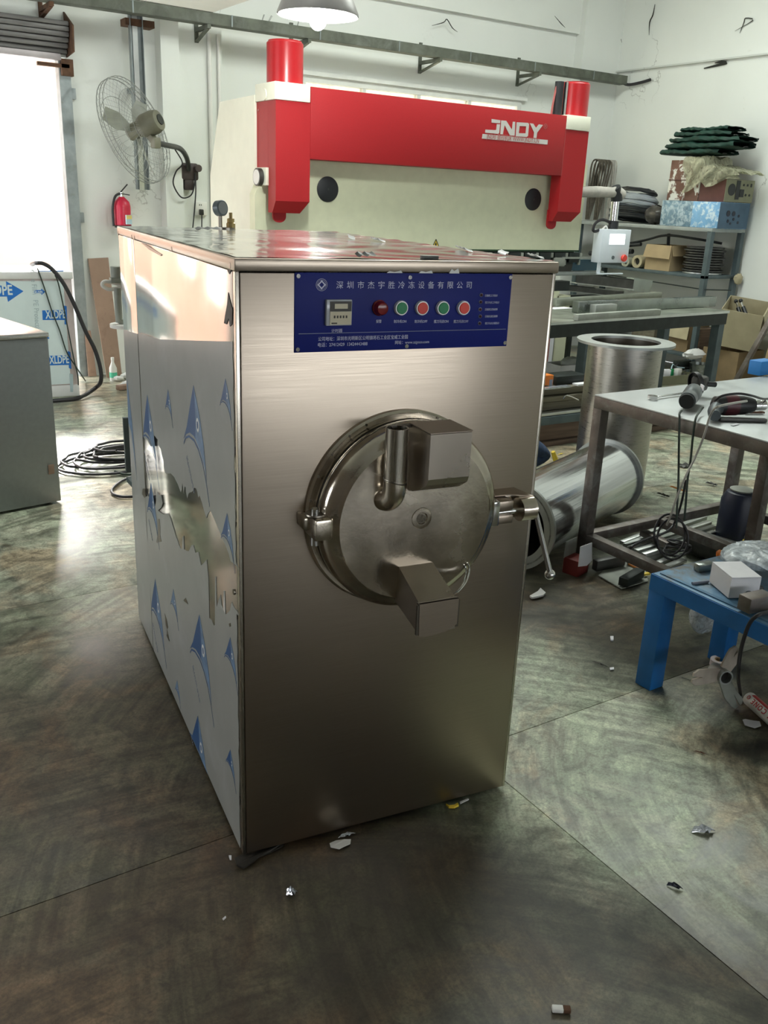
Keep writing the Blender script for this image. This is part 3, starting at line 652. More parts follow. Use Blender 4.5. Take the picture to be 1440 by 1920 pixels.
obj('hose', MB().tube([(EX - 0.01, EY, EZ + 0.26), (EX - 0.06, EY - 0.02, EZ + 0.235), (EX - 0.085, EY - 0.02, EZ + 0.15), (EX - 0.088, EY - 0.02, EZ + 0.05), (EX - 0.085, EY - 0.02, EZ + 0.0)], 0.01, 8, sub=5), 'cable', ex)
obj('hook', MB().bx(EX - 0.02, EX + 0.02, EY + 0.05, BW - 0.002, EZ + 0.15, EZ + 0.19), 'black_paint', ex)

# cabinet at the left
ca = math.radians(10); cb = V((0.28, 2.93, 0)); 
cab = thing('steel_cabinet', 'plain grey stainless steel cabinet cut by the left edge of the picture', 'cabinet', cb, ca)
obj('body', MB().bx(-1.1, 0, 0, 0.62, 0.012, 0.86, 0.004), 'steel_cabinet', cab, True)
obj('top_plate', MB().bx(-1.105, 0.004, -0.004, 0.625, 0.862, 0.885, 0.003), 'cabinet_top', cab, True)
for x in (-1.05, -0.06):
    for y in (0.05, 0.57): obj('foot', MB().cyl((x, y, 0), (x, y, 0.014), 0.025, n=12), 'black_paint', cab, True)
obj('corner_scuff', MB().box((-0.04, -0.0025, 0.19), (0.03, 0.004, 0.05), 0, 0.001), 'hardboard', cab, True)

# film wrapped machine in front of the door
fb = G(150, 742); fw = thing('wrapped_machine', 'machine wrapped in pale protective film with blue arrows standing in the doorway', 'machine', (fb.x, fb.y, 0), math.radians(-4))
FH, FWD = 0.955, 1.5
obj('base_frame', MB().bx(-FWD, 0, 0, 0.55, 0.0, 0.09, 0.004), 'film_white', fw, True)
obj('body', MB().bx(-FWD, 0, 0.012, 0.55, 0.09, FH - 0.02), 'pink_steel', fw, True)
pf = obj('film_panel', MB().bx(-FWD + 0.02, -0.062, 0.0, 0.012, 0.10, FH - 0.07), 'guard_film', fw, True)
obj('top_cover', MB().bx(-FWD - 0.01, 0.01, -0.012, 0.56, FH - 0.055, FH, 0.008), 'film_white', fw, True)
def FP(u, v):      # pixel -> local x, z on the wrapped machine's front
    m = wm(fw).inverted(); n = (wm(fw).to_3x3() @ V((0, 1, 0))); d = ray(u, v)
    q = m @ (CT + d * ((V(fw.location) - CT).dot(n) / d.dot(n))); return q.x, q.z
def decal(pts, k, yl=-0.0015):
    return [(a, yl, b) for a, b in [FP(*p) for p in pts]]
ar = [(-20, 534), (12, 536), (11, 527), (44, 546), (15, 566), (13, 556), (-20, 556)]
obj('arrow_print', MB().poly(decal(ar, 0), (0, 0.0014, 0)), 'print_blue', pf, True)
obj('arrow_print', MB().poly(decal([(64, 544), (77, 544), (77, 541), (85, 547), (78, 553), (77, 550), (64, 550)], 0), (0, 0.0014, 0)), 'print_blue', pf, True)
obj('arrow_print', MB().poly(decal([(88, 630), (93, 634), (88, 637)], 0), (0, 0.0014, 0)), 'print_blue', pf, True)
for pts in ([(73, 507), (119, 507), (119, 520), (114, 522), (110, 516), (110, 512), (74, 512)],
            [(79, 582), (120, 581), (120, 573), (125, 574), (126, 609), (121, 608), (121, 600), (80, 600)],
            [(92, 667), (126, 666), (127, 658), (132, 660), (134, 692), (129, 690), (129, 684), (93, 685)]):
    obj('logo_print', MB().poly(decal(pts, 0), (0, 0.0014, 0)), 'print_blue', pf, True)
for (u, v, s, sz) in ((86, 597, 'XLDPE', 0.085), (93, 682, 'XLDPE', 0.085), (-36, 553, 'XLDPE', 0.10), (65, 550, 'XLDPE', 0.024)):
    x, z = FP(u, v); text('lettering', s, sz, 'guard_film', pf, (x, -0.0025, z), (1, 0, 0), (0, 0, 1), True, 0.0004, sx=0.58 if sz < 0.09 and sz > 0.05 else 0.74 if sz > 0.05 else 0.8, bold=0.022)
for (u, v, s) in ((57, 506, 'ctive Film'), (62, 562, 'PE Protective Film')):
    x, z = FP(u, v); text('lettering', s, 0.052, 'print_grey', pf, (x, -0.0016, z), (0, 0, -1), (1, 0, 0), True, 0.0004, sx=0.9)
obj('seam_line', MB().poly(decal([(130, 700), (137, 702), (137, 735), (132, 735)], 0), (0, 0.001, 0)), 'print_grey', pf, True)
# hoses thrown over it
def fpw(u, v, off=0.03):
    n = (wm(fw).to_3x3() @ V((0, 1, 0))); d = ray(u, v); o = V(fw.location) - n * off
    return CT + d * ((o - CT).dot(n) / d.dot(n))
hz = [G(60, 496, 0.985), fpw(68, 493, 0.05), fpw(80, 494, 0.06), fpw(98, 505, 0.07), fpw(120, 533, 0.08), fpw(140, 573, 0.08), fpw(160, 620, 0.08), fpw(178, 656, 0.08), fpw(188, 690, 0.09), G(189, 715, 0.12), G(178, 728, 0.05), G(150, 745, 0.02), G(120, 750, 0.02), G(60, 754, 0.02)]
tag(obj('black_hose', MB().tube(hz, 0.016, 8, sub=6), 'cable'), 'thick black hose looping from the wrapped machine down to the floor', 'hose')
c1 = [fpw(70, 503, 0.021), fpw(73, 511, 0.021), fpw(85, 545, 0.015), fpw(98, 585, 0.015), fpw(112, 620, 0.015), fpw(125, 660, 0.015), fpw(140, 684, 0.015), fpw(152, 702, 0.024), G(160, 714, 0.012)]
tag(obj('thin_cable', MB().tube(c1, 0.005, 6, sub=5), 'cable_green'), 'thin dark cable hanging left of the hose over the film', 'cable')
c2 = [fpw(103, 516, 0.035), fpw(107, 524, 0.04), fpw(112, 542, 0.04), fpw(120, 580, 0.035), fpw(128, 620, 0.038), fpw(140, 680, 0.042), fpw(146, 705, 0.045), fpw(147, 722, 0.045)]
tag(obj('thin_cable', MB().tube(c2, 0.005, 6, sub=5), 'cable_green'), 'thin dark cable hanging near the right corner of the wrapped machine', 'cable')

# hardboard sheets leaning on the wall
def lean(name, pts, m, lab, y0=BW - 0.20, y1=BW - 0.03):
    (tl, tr, br, bl_) = pts
    w_ = [PY(*tl, y1), PY(*tr, y1), G(*br), G(*bl_)]; w_[2].y = w_[3].y = y0
    w_[2] = PY(*br, y0); w_[3] = PY(*bl_, y0); w_[2].z = w_[3].z = 0.002
    return tag(obj(name, MB().poly(w_, (0, 0.012, 0)), m), lab, 'board')
lean('hardboard_sheet', ((165, 485), (203, 483), (229, 706), (200, 700)), 'hardboard', 'tall brown hardboard sheet leaning on the wall beside the door', BW - 0.2, BW - 0.02)
lean('hardboard_strip', ((159, 620), (170, 620), (181, 700), (166, 700)), 'hardboard', 'short reddish board offcut leaning by the door jamb', BW - 0.09, BW - 0.06)
bp = G(194, 702); bp.y = min(bp.y, BW - 0.33)
bo = thing('plastic_bottle', 'white plastic bottle with green label on the floor by the board', 'bottle', bp)
obj('body', MB().lathe([(0.03, 0), (0.032, 0.01), (0.032, 0.11), (0.012, 0.16), (0.012, 0.18)], bp, (0, 0, 1), 16), 'white_plastic', bo)
obj('label', MB().lathe([(0.0325, 0.03), (0.0325, 0.075)], bp, (0, 0, 1), 16, False), 'label_green', bo)
obj('cap', MB().cyl(bp + V((0, 0, 0.18)), bp + V((0, 0, 0.2)), 0.014, n=12), 'white_plastic', bo)
k = 0
for (u, v, r) in ((223, 715, 0.036), (236, 712, 0.045), (238, 724, 0.035), (227, 727, 0.025)):
    p = G(u, v); k += 1
    tag(obj('rubble_lump', MB().ball(p + V((0, 0, r * 0.72)), r, (1.2, 1, 0.6), 10, 6, 0.18), 'rubble'), ('white rubble lump nearest the leaning board', 'big white rubble lump behind the machine corner', 'flat rubble lump right at the machine corner', 'smallest rubble lump in the pile')[k - 1], 'rubble')
p = G(233, 730); tag(obj('wood_offcut', MB().box(p + V((0, 0, 0.02)), (0.12, 0.06, 0.038), 0.2, 0.004), 'hardboard'), 'small brown wood offcut beside the rubble pile', 'offcut')

# cables coiled on the floor behind the big machine
cc = G(205, 860)
def loop(cx, cy, rx, ry, z, ph, n=22, turns=1.0, j=0.01):
    return [V((cx + rx * math.cos(ph + turns * 2 * math.pi * k / n) + random.uniform(-j, j), cy + ry * math.sin(ph + turns * 2 * math.pi * k / n) + random.uniform(-j, j), z + 0.004 * k / n)) for k in range(n + 1)]
mb = MB()
for k in range(7): mb.tube(loop(0.71 + 0.02 * k, 3.55 + random.uniform(-.06, .06), 0.3 - 0.02 * k, 0.22 - 0.015 * k, 0.012 + 0.011 * k, k * 0.7), 0.008, 6, sub=2)
tag(obj('cable_coil', mb, 'cable'), 'tangled coil of dark cable on the bright floor left of the big machine', 'cable')
lp2 = [G(250, 893, 0.01), G(228, 902, 0.01), G(211, 916, 0.01), G(212, 926, 0.01), G(228, 931, 0.01), G(252, 931, 0.01)]
tag(obj('cable_loop', MB().tube(lp2, 0.008, 6, sub=6), 'cable'), 'single loop of dark cable on the floor nearer than the coil', 'cable')
lp3 = [G(214, 884, 0.02), G(222, 886, 0.015), G(232, 889, 0.012), G(250, 890, 0.01)]
tag(obj('cable_tail', MB().tube(lp3, 0.007, 6, sub=4), 'cable_green'), 'straight cable tail running from the coil toward the machine', 'cable')
# ================================================================== THE FREEZING MACHINE (local axes: x along its front, y to its back, z up)
W_, D_, H_ = 0.764, 1.428, 1.45
mc = thing('freezing_machine', 'tall brushed stainless machine with a blue control panel and round drum door', 'machine', (0, 0, 0), math.radians(-8))
MI = wm(mc).inverted(); MR = wm(mc).to_3x3()
def MF(u, v, yl=0.0):          # pixel -> local point on the plane y = yl of the machine
    n = MR @ V((0, 1, 0)); o = wm(mc) @ V((0, yl, 0)); d = ray(u, v)
    return MI @ (CT + d * ((o - CT).dot(n) / d.dot(n)))
def MS(u, v, xl=0.0):          # pixel -> local point on the side plane x = xl
    n = MR @ V((1, 0, 0)); o = wm(mc) @ V((xl, 0, 0)); d = ray(u, v)
    return MI @ (CT + d * ((o - CT).dot(n) / d.dot(n)))
def mo(name, mb, m, parent=mc, **k): return obj(name, mb, m, parent, True, **k)
for x in (0.06, W_ - 0.06):
    for y in (0.05, D_ - 0.06): mo('foot', MB().cyl((x, y, 0), (x, y, 0.02), 0.022, n=14), 'gasket')
mo('base_frame', MB().bx(0.012, W_ - 0.012, 0.012, D_ - 0.012, 0.012, 0.05), 'dark_steel')
mo('front_panel', MB().bx(0.009, W_ - 0.009, 0.0, 0.014, 0.014, 1.4225, 0.0025), 'brushed_steel')
mo('corner_post', MB().bx(0.0, 0.0085, 0.002, 0.02, 0.012, 1.424, 0.0015), 'brushed_steel_vertical')
mo('corner_post', MB().bx(W_ - 0.0085, W_, 0.002, 0.02, 0.012, 1.424, 0.0015), 'brushed_steel_vertical')
mo('side_panel', MB().bx(0.0, 0.012, 0.0205, 1.142, 0.014, 1.4235, 0.002), 'mirror_steel')
mo('side_panel', MB().bx(0.0, 0.012, 1.146, D_, 0.014, 1.4235, 0.002), 'mirror_steel')
mo('side_panel', MB().bx(W_ - 0.012, W_, 0.0205, D_, 0.014, 1.4235, 0.002), 'brushed_steel_vertical')
mo('back_panel', MB().bx(0.013, W_ - 0.013, D_ - 0.012, D_, 0.014, 1.4235, 0.002), 'brushed_steel_vertical')
mo('top_panel', MB().bx(-0.003, W_ + 0.003, -0.004, D_ + 0.003, 1.4245, H_, 0.0035), 'brushed_steel')
# crumpled film on the top
def topz(a, b):
    x = 0.004 + a * (W_ - 0.008); y = 0.004 + b * (D_ - 0.01)
    e = min(a, 1 - a, b, 1 - b)
    return V((x, y, H_ + 0.0012 + 0.0012 * math.sin(x * 31 + 3 * math.sin(y * 7)) * math.sin(y * 23 + x * 5) + (0.003 * max(0, a - 0.75) * math.sin(y * 60))))
mo('top_film', MB().grid(40, 60, topz), 'top_film')
for (x, y, l, a) in ((0.70, 0.33, 0.12, 1.3), (0.74, 0.2, 0.08, 0.9), (0.6, 0.85, 0.14, 1.2), (0.63, 0.72, 0.08, 1.5), (0.755, 0.08, 0.06, 1.4), (0.25, 1.2, 0.1, 0.4), (0.3, 0.04, 0.05, 0.2)):
    d = V((math.cos(a), math.sin(a), 0)); q = V((-d.y, d.x, 0)); c = V((x, y, H_ + 0.003))
    mo('film_shred', MB().grid(8, 2, lambda s, t_: c + d * ((s - 0.5) * l) + q * ((t_ - 0.5) * 0.02) + V((0, 0, 0.005 * abs(math.sin(s * 9)) + 0.006 * t_ * t_))), 'film_white' if x > 0.5 else 'steel_dark')
mo('top_gap_mark', MB().box((0.44, 0.02, H_ + 0.005), (0.04, 0.016, 0.008), 0.1, 0.002), 'steel_dark')
for (u0, u1, v1, v0) in ((725, 755, 512, 508), (785, 812, 512, 508), (842, 862, 510, 504)):
    a, b = MF(u0, v1, -0.005), MF(u1, v0, -0.005)
    mo('film_remnant', MB().poly([(a.x, -0.0052, 1.4235), (a.x + 0.006, -0.0052, b.z + 0.0), ((a.x + b.x) / 2, -0.0052, (1.4235 + b.z) / 2), (b.x - 0.004, -0.0052, b.z + 0.001), (b.x, -0.0052, 1.4235)], (0, 0.001, 0)), 'film_white')
# ---- protective film on the left side, torn across the middle
def sy(u, v): q = MS(u, v); return (q.y, q.z)
def c3(x, y): return sy(220 + x * 0.21867, 800 + y * 0.21875)
upper = [(228, 90), (250, 108), (262, 115), (278, 150), (290, 170), (303, 168), (312, 140), (300, 120), (322, 75), (335, 95), (350, 110), (352, 150), (375, 190), (385, 240), (398, 290), (402, 350), (412, 395), (430, 402), (460, 400), (490, 430), (505, 462), (520, 490), (535, 530), (548, 562), (556, 540), (560, 482), (567, 520), (572, 575), (580, 512), (590, 520), (592, 560), (603, 615), (612, 580), (620, 565), (640, 560), (655, 545), (662, 522), (680, 530), (690, 560), (697, 605), (710, 590), (722, 630), (730, 650), (745, 710), (768, 782), (782, 745), (800, 718), (812, 740), (830, 780), (860, 850), (905, 965), (925, 1000), (940, 1040), (960, 1090), (975, 1152), (1010, 1178), (1030, 1195), (1046, 1232)]
lower = [(238, 575), (252, 600), (262, 590), (272, 600), (285, 590), (292, 640), (306, 690), (318, 720), (335, 640), (345, 560), (362, 590), (378, 585), (392, 655), (382, 690), (352, 718), (372, 735), (398, 752), (420, 745), (440, 742), (460, 790), (478, 850), (490, 885), (503, 935), (515, 965), (530, 1012), (545, 1045), (558, 1048), (560, 950), (572, 935), (576, 1050), (588, 1062), (615, 1068), (640, 1015), (655, 1012), (672, 1080), (700, 1072), (712, 1140), (722, 1190), (742, 1170), (770, 1138), (776, 1220), (785, 1300), (792, 1640), (812, 1660), (830, 1705), (840, 1700), (842, 1285), (850, 1285), (856, 1545), (872, 1490), (888, 1440), (898, 1530), (912, 1570), (915, 1405), (926, 1408), (932, 1610), (950, 1595), (970, 1572), (985, 1500), (995, 1530), (1012, 1560), (1030, 1580), (1045, 1620)]
UP = [c3(*p) for p in upper]; LO = [c3(*p) for p in lower]
eY = 0.024
ztop = [(1.136, 1.4), (1.0, 1.405), (0.7, 1.412), (0.4, 1.404), (0.1, 1.41), (eY, 1.40)]
def edge(z0, z1, n, y=eY, j=0.004): return [(y + random.uniform(-j, j * 0.6), z0 + (z1 - z0) * k / n) for k in range(n + 1)]
def fpoly(pts): return [(-0.0012, y, z) for y, z in pts]
bare = 0.0
# upper sheet runs from the slanting film edge down to the tear
topedge = [(1.139, 1.14), (0.79, 1.172), (0.4, 1.228), (eY, 1.283)]
mo('protective_film', MB().poly(fpoly(topedge + edge(1.27, UP[-1][1] + 0.01, 26) + list(reversed(UP))), (0.0010, 0, 0)), 'film')
mo('protective_film', MB().poly(fpoly(LO + edge(LO[-1][1] - 0.004, 0.03, 26) + [(eY, 0.016), (1.139, 0.016)]), (0.0010, 0, 0)), 'film')
mo('protective_film', MB().poly(fpoly([(1.149, 1.135), (1.149, 0.016), (D_ - 0.004, 0.016), (D_ - 0.004, 1.11)]), (0.0010, 0, 0)), 'film')
for pts in (((352, 790), (366, 790), (372, 860), (372, 930), (384, 985), (360, 990), (345, 998), (338, 985), (352, 920)), ((410, 1600), (428, 1650), (440, 1720), (432, 1735), (418, 1700)), ((432, 1740), (425, 1790), (448, 1840), (452, 1835)), ((570, 1490), (592, 1465), (600, 1490), (612, 1522)), ((962, 1690), (975, 1680), (980, 1710), (966, 1715)), ((222, 530), (242, 530), (250, 600), (235, 610), (214, 575))):
    mo('film_hole', MB().poly([(-0.0018, y, z) for y, z in [c3(*p) for p in pts]], (0.0005, 0, 0)), 'dark_steel')
for (y, z, h) in ((0.02, 0.12, 0.05), (0.02, 0.3, 0.04), (0.02, 0.62, 0.05), (0.02, 0.86, 0.03), (0.02, 1.0, 0.06)):
    mo('film_fray', MB().poly([(-0.0008, y + 0.012, z), (-0.0008, y + 0.006, z + h * 0.5), (-0.0008, y + 0.014, z + h), (-0.0008, y - 0.002, z + h)], (0.0005, 0, 0)), 'gasket')
# peeled black film remnants near the upper front corner
def side_patch(name, pts, m, x=-0.0015): return mo(name, MB().poly([(x, *sy(*p)) for p in pts], (0.001, 0, 0)), m)
side_patch('film_scrap', [(429, 548), (432, 562), (437, 580), (436, 608), (432, 612), (430, 596), (426, 608), (421, 606), (423, 592), (427, 570)], 'gasket')
side_patch('film_scrap', [(427, 494), (434, 497), (434, 508), (431, 514), (428, 508)], 'gasket')
for (u, v) in ((430, 498), (321, 467), (251, 446), (246, 444), (221, 437), (437, 1110)):
    q = MS(u, v, -0.004); mo('rivet', MB().cyl((-0.0035, q.y, q.z), (0.0, q.y, q.z), 0.0065, n=10), 'dark_steel')
side_patch('crease', [(265, 455), (268, 455), (304, 477), (302, 480), (280, 468)], 'dark_steel', -0.0012)
# shark fin prints
def fin(u, v, hgt, k=1.0, words=True):
    a = MS(u, v); s = hgt
    # unit shape: a along the view's right (-y), b up
    def P(x, y): return (-0.0019, min(1.136 if a.y < 1.14 else 2, a.y - x * 1.6 * s), max(0.016, a.z - (1 - y) * s))
    g = 'fin_dark' if k > 0.6 else 'fin_light'
    f = mo('fin_print', MB().poly([P(0, 1), P(-0.14, 0.7), P(-0.34, 0.24), P(-0.5, -0.02), P(-0.38, 0.1), P(-0.22, 0.19), P(-0.05, 0.2), P(0.02, 0.18), P(0.045, 0.5), P(0.03, 0.8)], (0.0004, 0, 0)), g)
    mo('fin_shade', MB().poly([P(0.0, 1), P(0.03, 0.8), P(0.045, 0.5), P(0.02, 0.18), P(0.2, 0.06), P(0.36, -0.12), P(0.42, -0.3), P(0.34, 0.2), P(0.2, 0.62)], (0.0004, 0, 0)), 'fin_light', f)
    arc = [(-0.5, -0.08), (-0.42, 0.04), (-0.26, 0.13), (-0.05, 0.15), (0.12, 0.08), (0.28, -0.08), (0.4, -0.32), (0.5, -0.62)]
    top = [P(*p) for p in arc]; bot = [P(p[0], p[1] - 0.035) for p in reversed(arc)]
    mo('arc_print', MB().poly(top + bot, (0.0004, 0, 0)), 'fin_dark', f)
    e = P(0.13, 0.44); mo('eye_print', MB().poly([(-0.0024, e[1] + 0.09 * s * math.cos(t_), e[2] + 0.11 * s * math.sin(t_)) for t_ in [k_ * math.pi / 6 for k_ in range(12)]], (0.0004, 0, 0)), 'film_white', f)
    mo('eye_dot', MB().poly([(-0.0029, e[1] + 0.04 * s * math.cos(t_), e[2] + 0.06 * s * math.sin(t_)) for t_ in [k_ * math.pi / 5 for k_ in range(10)]], (0.0004, 0, 0)), 'fin_dark', f)
    if words and s > 0.09:
        o = P(-0.42, -0.3); d = V((0, -0.62, -0.6))
        text('lettering', 'Kinmoto', 0.14 * s, 'fin_grey', f, (-0.0016, o[1], o[2]), d, V((0, 0.6, -0.62)) * -1, True, 0.0003, sx=1.35)
for (u, v, h, k) in ((364, 722, 0.165, 1), (375, 1152, 0.165, 1), (372, 1342, 0.155, 1), (424, 710, 0.062, 1), (316, 730, 0.06, 1), (427, 962, 0.075, 1), (433, 1195, 0.075, 1), (433, 1405, 0.06, 1), (277, 740, 0.165, 1), (292, 1085, 0.165, 1), (326, 1104, 0.07, 0.5), (333, 1275, 0.05, 0.5), (284, 905, 0.12, 1)):
    fin(u, v, h, k)
for (v, h) in ((712, 0.2), (890, 0.2), (1040, 0.2)): 
    a = MS(240, v); q = a.y
    def P(x, y): return (-0.0019, min(D_ - 0.006, max(1.15, q - x * h)), a.z - (1 - y) * h)
    mo('fin_print', MB().poly([P(-0.05, 1), P(-0.3, 0.35), P(-0.2, 0.2), P(0.1, 0.1), P(0.45, -0.7), P(0.42, -0.6), P(0.25, 0.3)], (0.0004, 0, 0)), 'fin_light')
# ---- control panel
PXL, PXR, PZ0, PZ1 = 0.123, 0.642, 1.2605, 1.4235
cp = mo('control_panel', MB().bx(PXL, PXR, -0.003, 0.001, PZ0, PZ1, 0.0008), 'panel_blue')
def onp(u, v): q = MF(u, v, -0.003); return q.x, q.z
def ctext(s, u, v, sz, al='LEFT', **k):
    x, z = onp(u, v); return text('lettering', s, sz, 'print_white', cp, (x, -0.0034, z), (1, 0, 0), (0, 0, 1), True, 0.0002, al, **k)
x0, z0 = onp(630, 540); x1, _ = onp(884, 540)
for i, ch in enumerate('深圳市杰宇胜冷冻设备有限公司'):
    text('lettering', ch, 0.0165, 'print_white', cp, (x0 + (x1 - 0.015 - x0) * i / 13, -0.0034, z0), (1, 0, 0), (0, 0, 1), True, 0.0002)
ctext('公司地址：深圳市光明新区公明镇将石工业区宝威工业园', 596, 639, 0.0098, sx=0.86)
ctext('电话：27412429  13424443488', 595, 650, 0.0098, sx=0.9)
ctext('网址：www.szjyscn.com', 740, 645, 0.0088, sx=0.95)
ctext('计时器', 621, 623, 0.0085)
for (u, s) in ((714, '报警'), (754, '制冷机ON'), (793, '制冷机OFF'), (831, '搅刀马达ON'), (868, '搅刀马达OFF')):
    ctext(s, u - 4, 605, 0.0078, 'CENTER', sx=0.85)
for (v, s) in ((556, '压缩机工作指示'), (569, '搅刀马达工作指示'), (582, '压缩机过热故障'), (595, '压缩机高压故障'), (608, '搅刀马达过载指示')):
    ctext(s, 909, v, 0.0056, sx=0.85)
a, b = onp(560, 626), onp(948, 621)
mo('panel_line', MB().bx(a[0], b[0], -0.0036, -0.003, a[1] - 0.0005, a[1] + 0.0005), 'fin_grey', cp)
cx, cz = onp(603, 534); rg = [k * math.pi / 16 for k in range(32)]
mb = MB()
for (r0, r1) in ((0.0125, 0.0118), (0.0098, 0.0092)):
    for k in range(32): 
        a0, a1 = rg[k], rg[(k + 1) % 32]
        mb.poly([(cx + r0 * math.cos(a0), -0.0036, cz + r0 * math.sin(a0)), (cx + r0 * math.cos(a1), -0.0036, cz + r0 * math.sin(a1)), (cx + r1 * math.cos(a1), -0.0036, cz + r1 * math.sin(a1)), (cx + r1 * math.cos(a0), -0.0036, cz + r1 * math.sin(a0))])
for k in range(4):
    o_, i_ = 0.0095, 0.0055; a0, a1 = k * H, (k + 1) * H
    mb.poly([(cx + o_ * math.cos(a0), -0.0036, cz + o_ * math.sin(a0)), (cx + o_ * math.cos(a1), -0.0036, cz + o_ * math.sin(a1)), (cx + i_ * math.cos(a1), -0.0036, cz + i_ * math.sin(a1)), (cx + i_ * math.cos(a0), -0.0036, cz + i_ * math.sin(a0))])
mo('emblem', mb, 'print_white', cp)
for (x, z) in ((PXL + 0.007, PZ1 - 0.007), (PXR - 0.006, PZ1 - 0.008), (PXL + 0.007, PZ0 + 0.007), (PXR - 0.006, PZ0 + 0.008), (0.383, PZ1 - 0.009), (0.383, PZ0 + 0.007)):
    mo('panel_screw', MB().cyl((x, -0.006, z), (x, -0.003, z), 0.0045, n=12), 'chrome', cp)
# timer with clear cover
tl, br_ = onp(609, 561), onp(656, 609)
tm = mo('timer', MB().bx(tl[0], br_[0], -0.014, -0.003, br_[1], tl[1], 0.002), 'clear_plastic')
xw = br_[0] - tl[0]; zh = tl[1] - br_[1]
mo('timer_face', MB().bx(tl[0] + 0.13 * xw, br_[0] - 0.05 * xw, -0.0165, -0.014, br_[1] + 0.05 * zh, br_[1] + 0.55 * zh), 'cream_plastic', tm)
mo('timer_display', MB().bx(tl[0] + 0.13 * xw, br_[0] - 0.05 * xw, -0.0165, -0.014, br_[1] + 0.56 * zh, tl[1] - 0.06 * zh), 'display_dark', tm)
mo('display_window', MB().bx(tl[0] + 0.3 * xw, br_[0] - 0.2 * xw, -0.0172, -0.0165, br_[1] + 0.66 * zh, tl[1] - 0.15 * zh), 'cream_plastic', tm)
for k in range(5): mo('thumbwheel', MB().bx(tl[0] + (0.27 + 0.115 * k) * xw, tl[0] + (0.33 + 0.115 * k) * xw, -0.0172, -0.0165, br_[1] + 0.3 * zh, br_[1] + 0.4 * zh), 'display_dark', tm)
mo('timer_strip', MB().bx(tl[0] + 0.18 * xw, tl[0] + 0.4 * xw, -0.0172, -0.0165, br_[1] + 0.08 * zh, br_[1] + 0.13 * zh), 'display_dark', tm)
# buttons
for (u, c, nm) in ((754, 'button_green', 'green'), (793, 'button_red', 'red'), (832, 'button_green', 'green'), (871, 'button_red', 'red')):
    x, z = MF(u, 578, -0.012).x, MF(u, 578, -0.012).z
    bz = mo('push_button', MB().lathe([(0.0158, 0), (0.0158, 0.006), (0.0145, 0.0085), (0.0128, 0.0085)], (x, -0.003, z), (0, -1, 0), 32), 'bezel')
    bz['label'] = nm + ' push button in a bright ring'
    mo('button_cap', MB().lathe([(0.0125, 0.004), (0.0125, 0.0095), (0.0115, 0.0105)], (x, -0.003, z), (0, -1, 0), 28), c, bz)
q = MF(714, 578, -0.012)
il = mo('indicator_lamp', MB().lathe([(0.0168, 0), (0.0168, 0.004), (0.015, 0.006), (0.0145, 0.016), (0.012, 0.021), (0.006, 0.0225)], (q.x, -0.003, q.z), (0, -1, 0), 28), 'lamp_red'); il['label'] = 'dark red dome indicator lamp'
for (u, v) in ((902, 553), (901, 566), (900, 580), (900, 593), (899, 606)):
    x, z = onp(u, v); li = mo('pilot_lamp', MB().lathe([(0.0042, 0), (0.0042, 0.0015), (0.003, 0.002)], (x, -0.003, z), (0, -1, 0), 16), 'fin_grey', cp)
    mo('pilot_lens', MB().ball((x, -0.0052, z), 0.0034, u=12, v=8), 'lamp_dim')
# ---- drum door
DX, DZc = 0.382, 0.892
dfl = mo('drum_flange', MB().lathe([(0.2345, 0), (0.2345, 0.012), (0.229, 0.0165), (0.226, 0.0165), (0.226, 0.014), (0.221, 0.014), (0.221, 0.036), (0.212, 0.036), (0.212, 0.0)], (DX, 0, DZc), (0, -1, 0), 96, False), 'polished_steel')
mo('gasket', MB().lathe([(0.2185, 0.036), (0.2185, 0.043), (0.2, 0.043)], (DX, 0, DZc), (0, -1, 0), 96, False), 'gasket')
dd = mo('drum_door', MB().lathe([(0.205, 0.043), (0.2195, 0.043), (0.2205, 0.046), (0.2205, 0.052), (0.218, 0.053), (0.218, 0.056), (0.2195, 0.057), (0.2195, 0.072), (0.215, 0.082), (0.205, 0.091), (0.196, 0.095), (0.1905, 0.0985), (0.187, 0.102), (0.183, 0.1025), (0.17, 0.1035), (0.14, 0.1075), (0.10, 0.111), (0.06, 0.113), (0.02, 0.114), (0.001, 0.114)], (DX, 0, DZc), (0, -1, 0), 96), 'polished_steel', ang=0.5)
mo('groove', MB().lathe([(0.2188, 0.0525), (0.2188, 0.0565)], (DX, 0, DZc), (0, -1, 0), 96, False), 'gasket', dd)
mo('center_boss', MB().lathe([(0.026, 0.112), (0.024, 0.1155), (0.018, 0.1165), (0.014, 0.1165), (0.012, 0.114)], (DX + 0.005, 0, DZc + 0.01), (0, -1, 0), 32), 'polished_steel', dd)
for k, a in enumerate((2.2, 2.45, 2.7, 2.0, 2.95, 1.2, 0.8)):
    mo('flange_bolt', MB().cyl((DX + 0.2275 * math.cos(a), -0.019, DZc + 0.2275 * math.sin(a)), (DX + 0.2275 * math.cos(a), -0.014, DZc + 0.2275 * math.sin(a)), 0.0028, n=8), 'dark_steel', dfl)
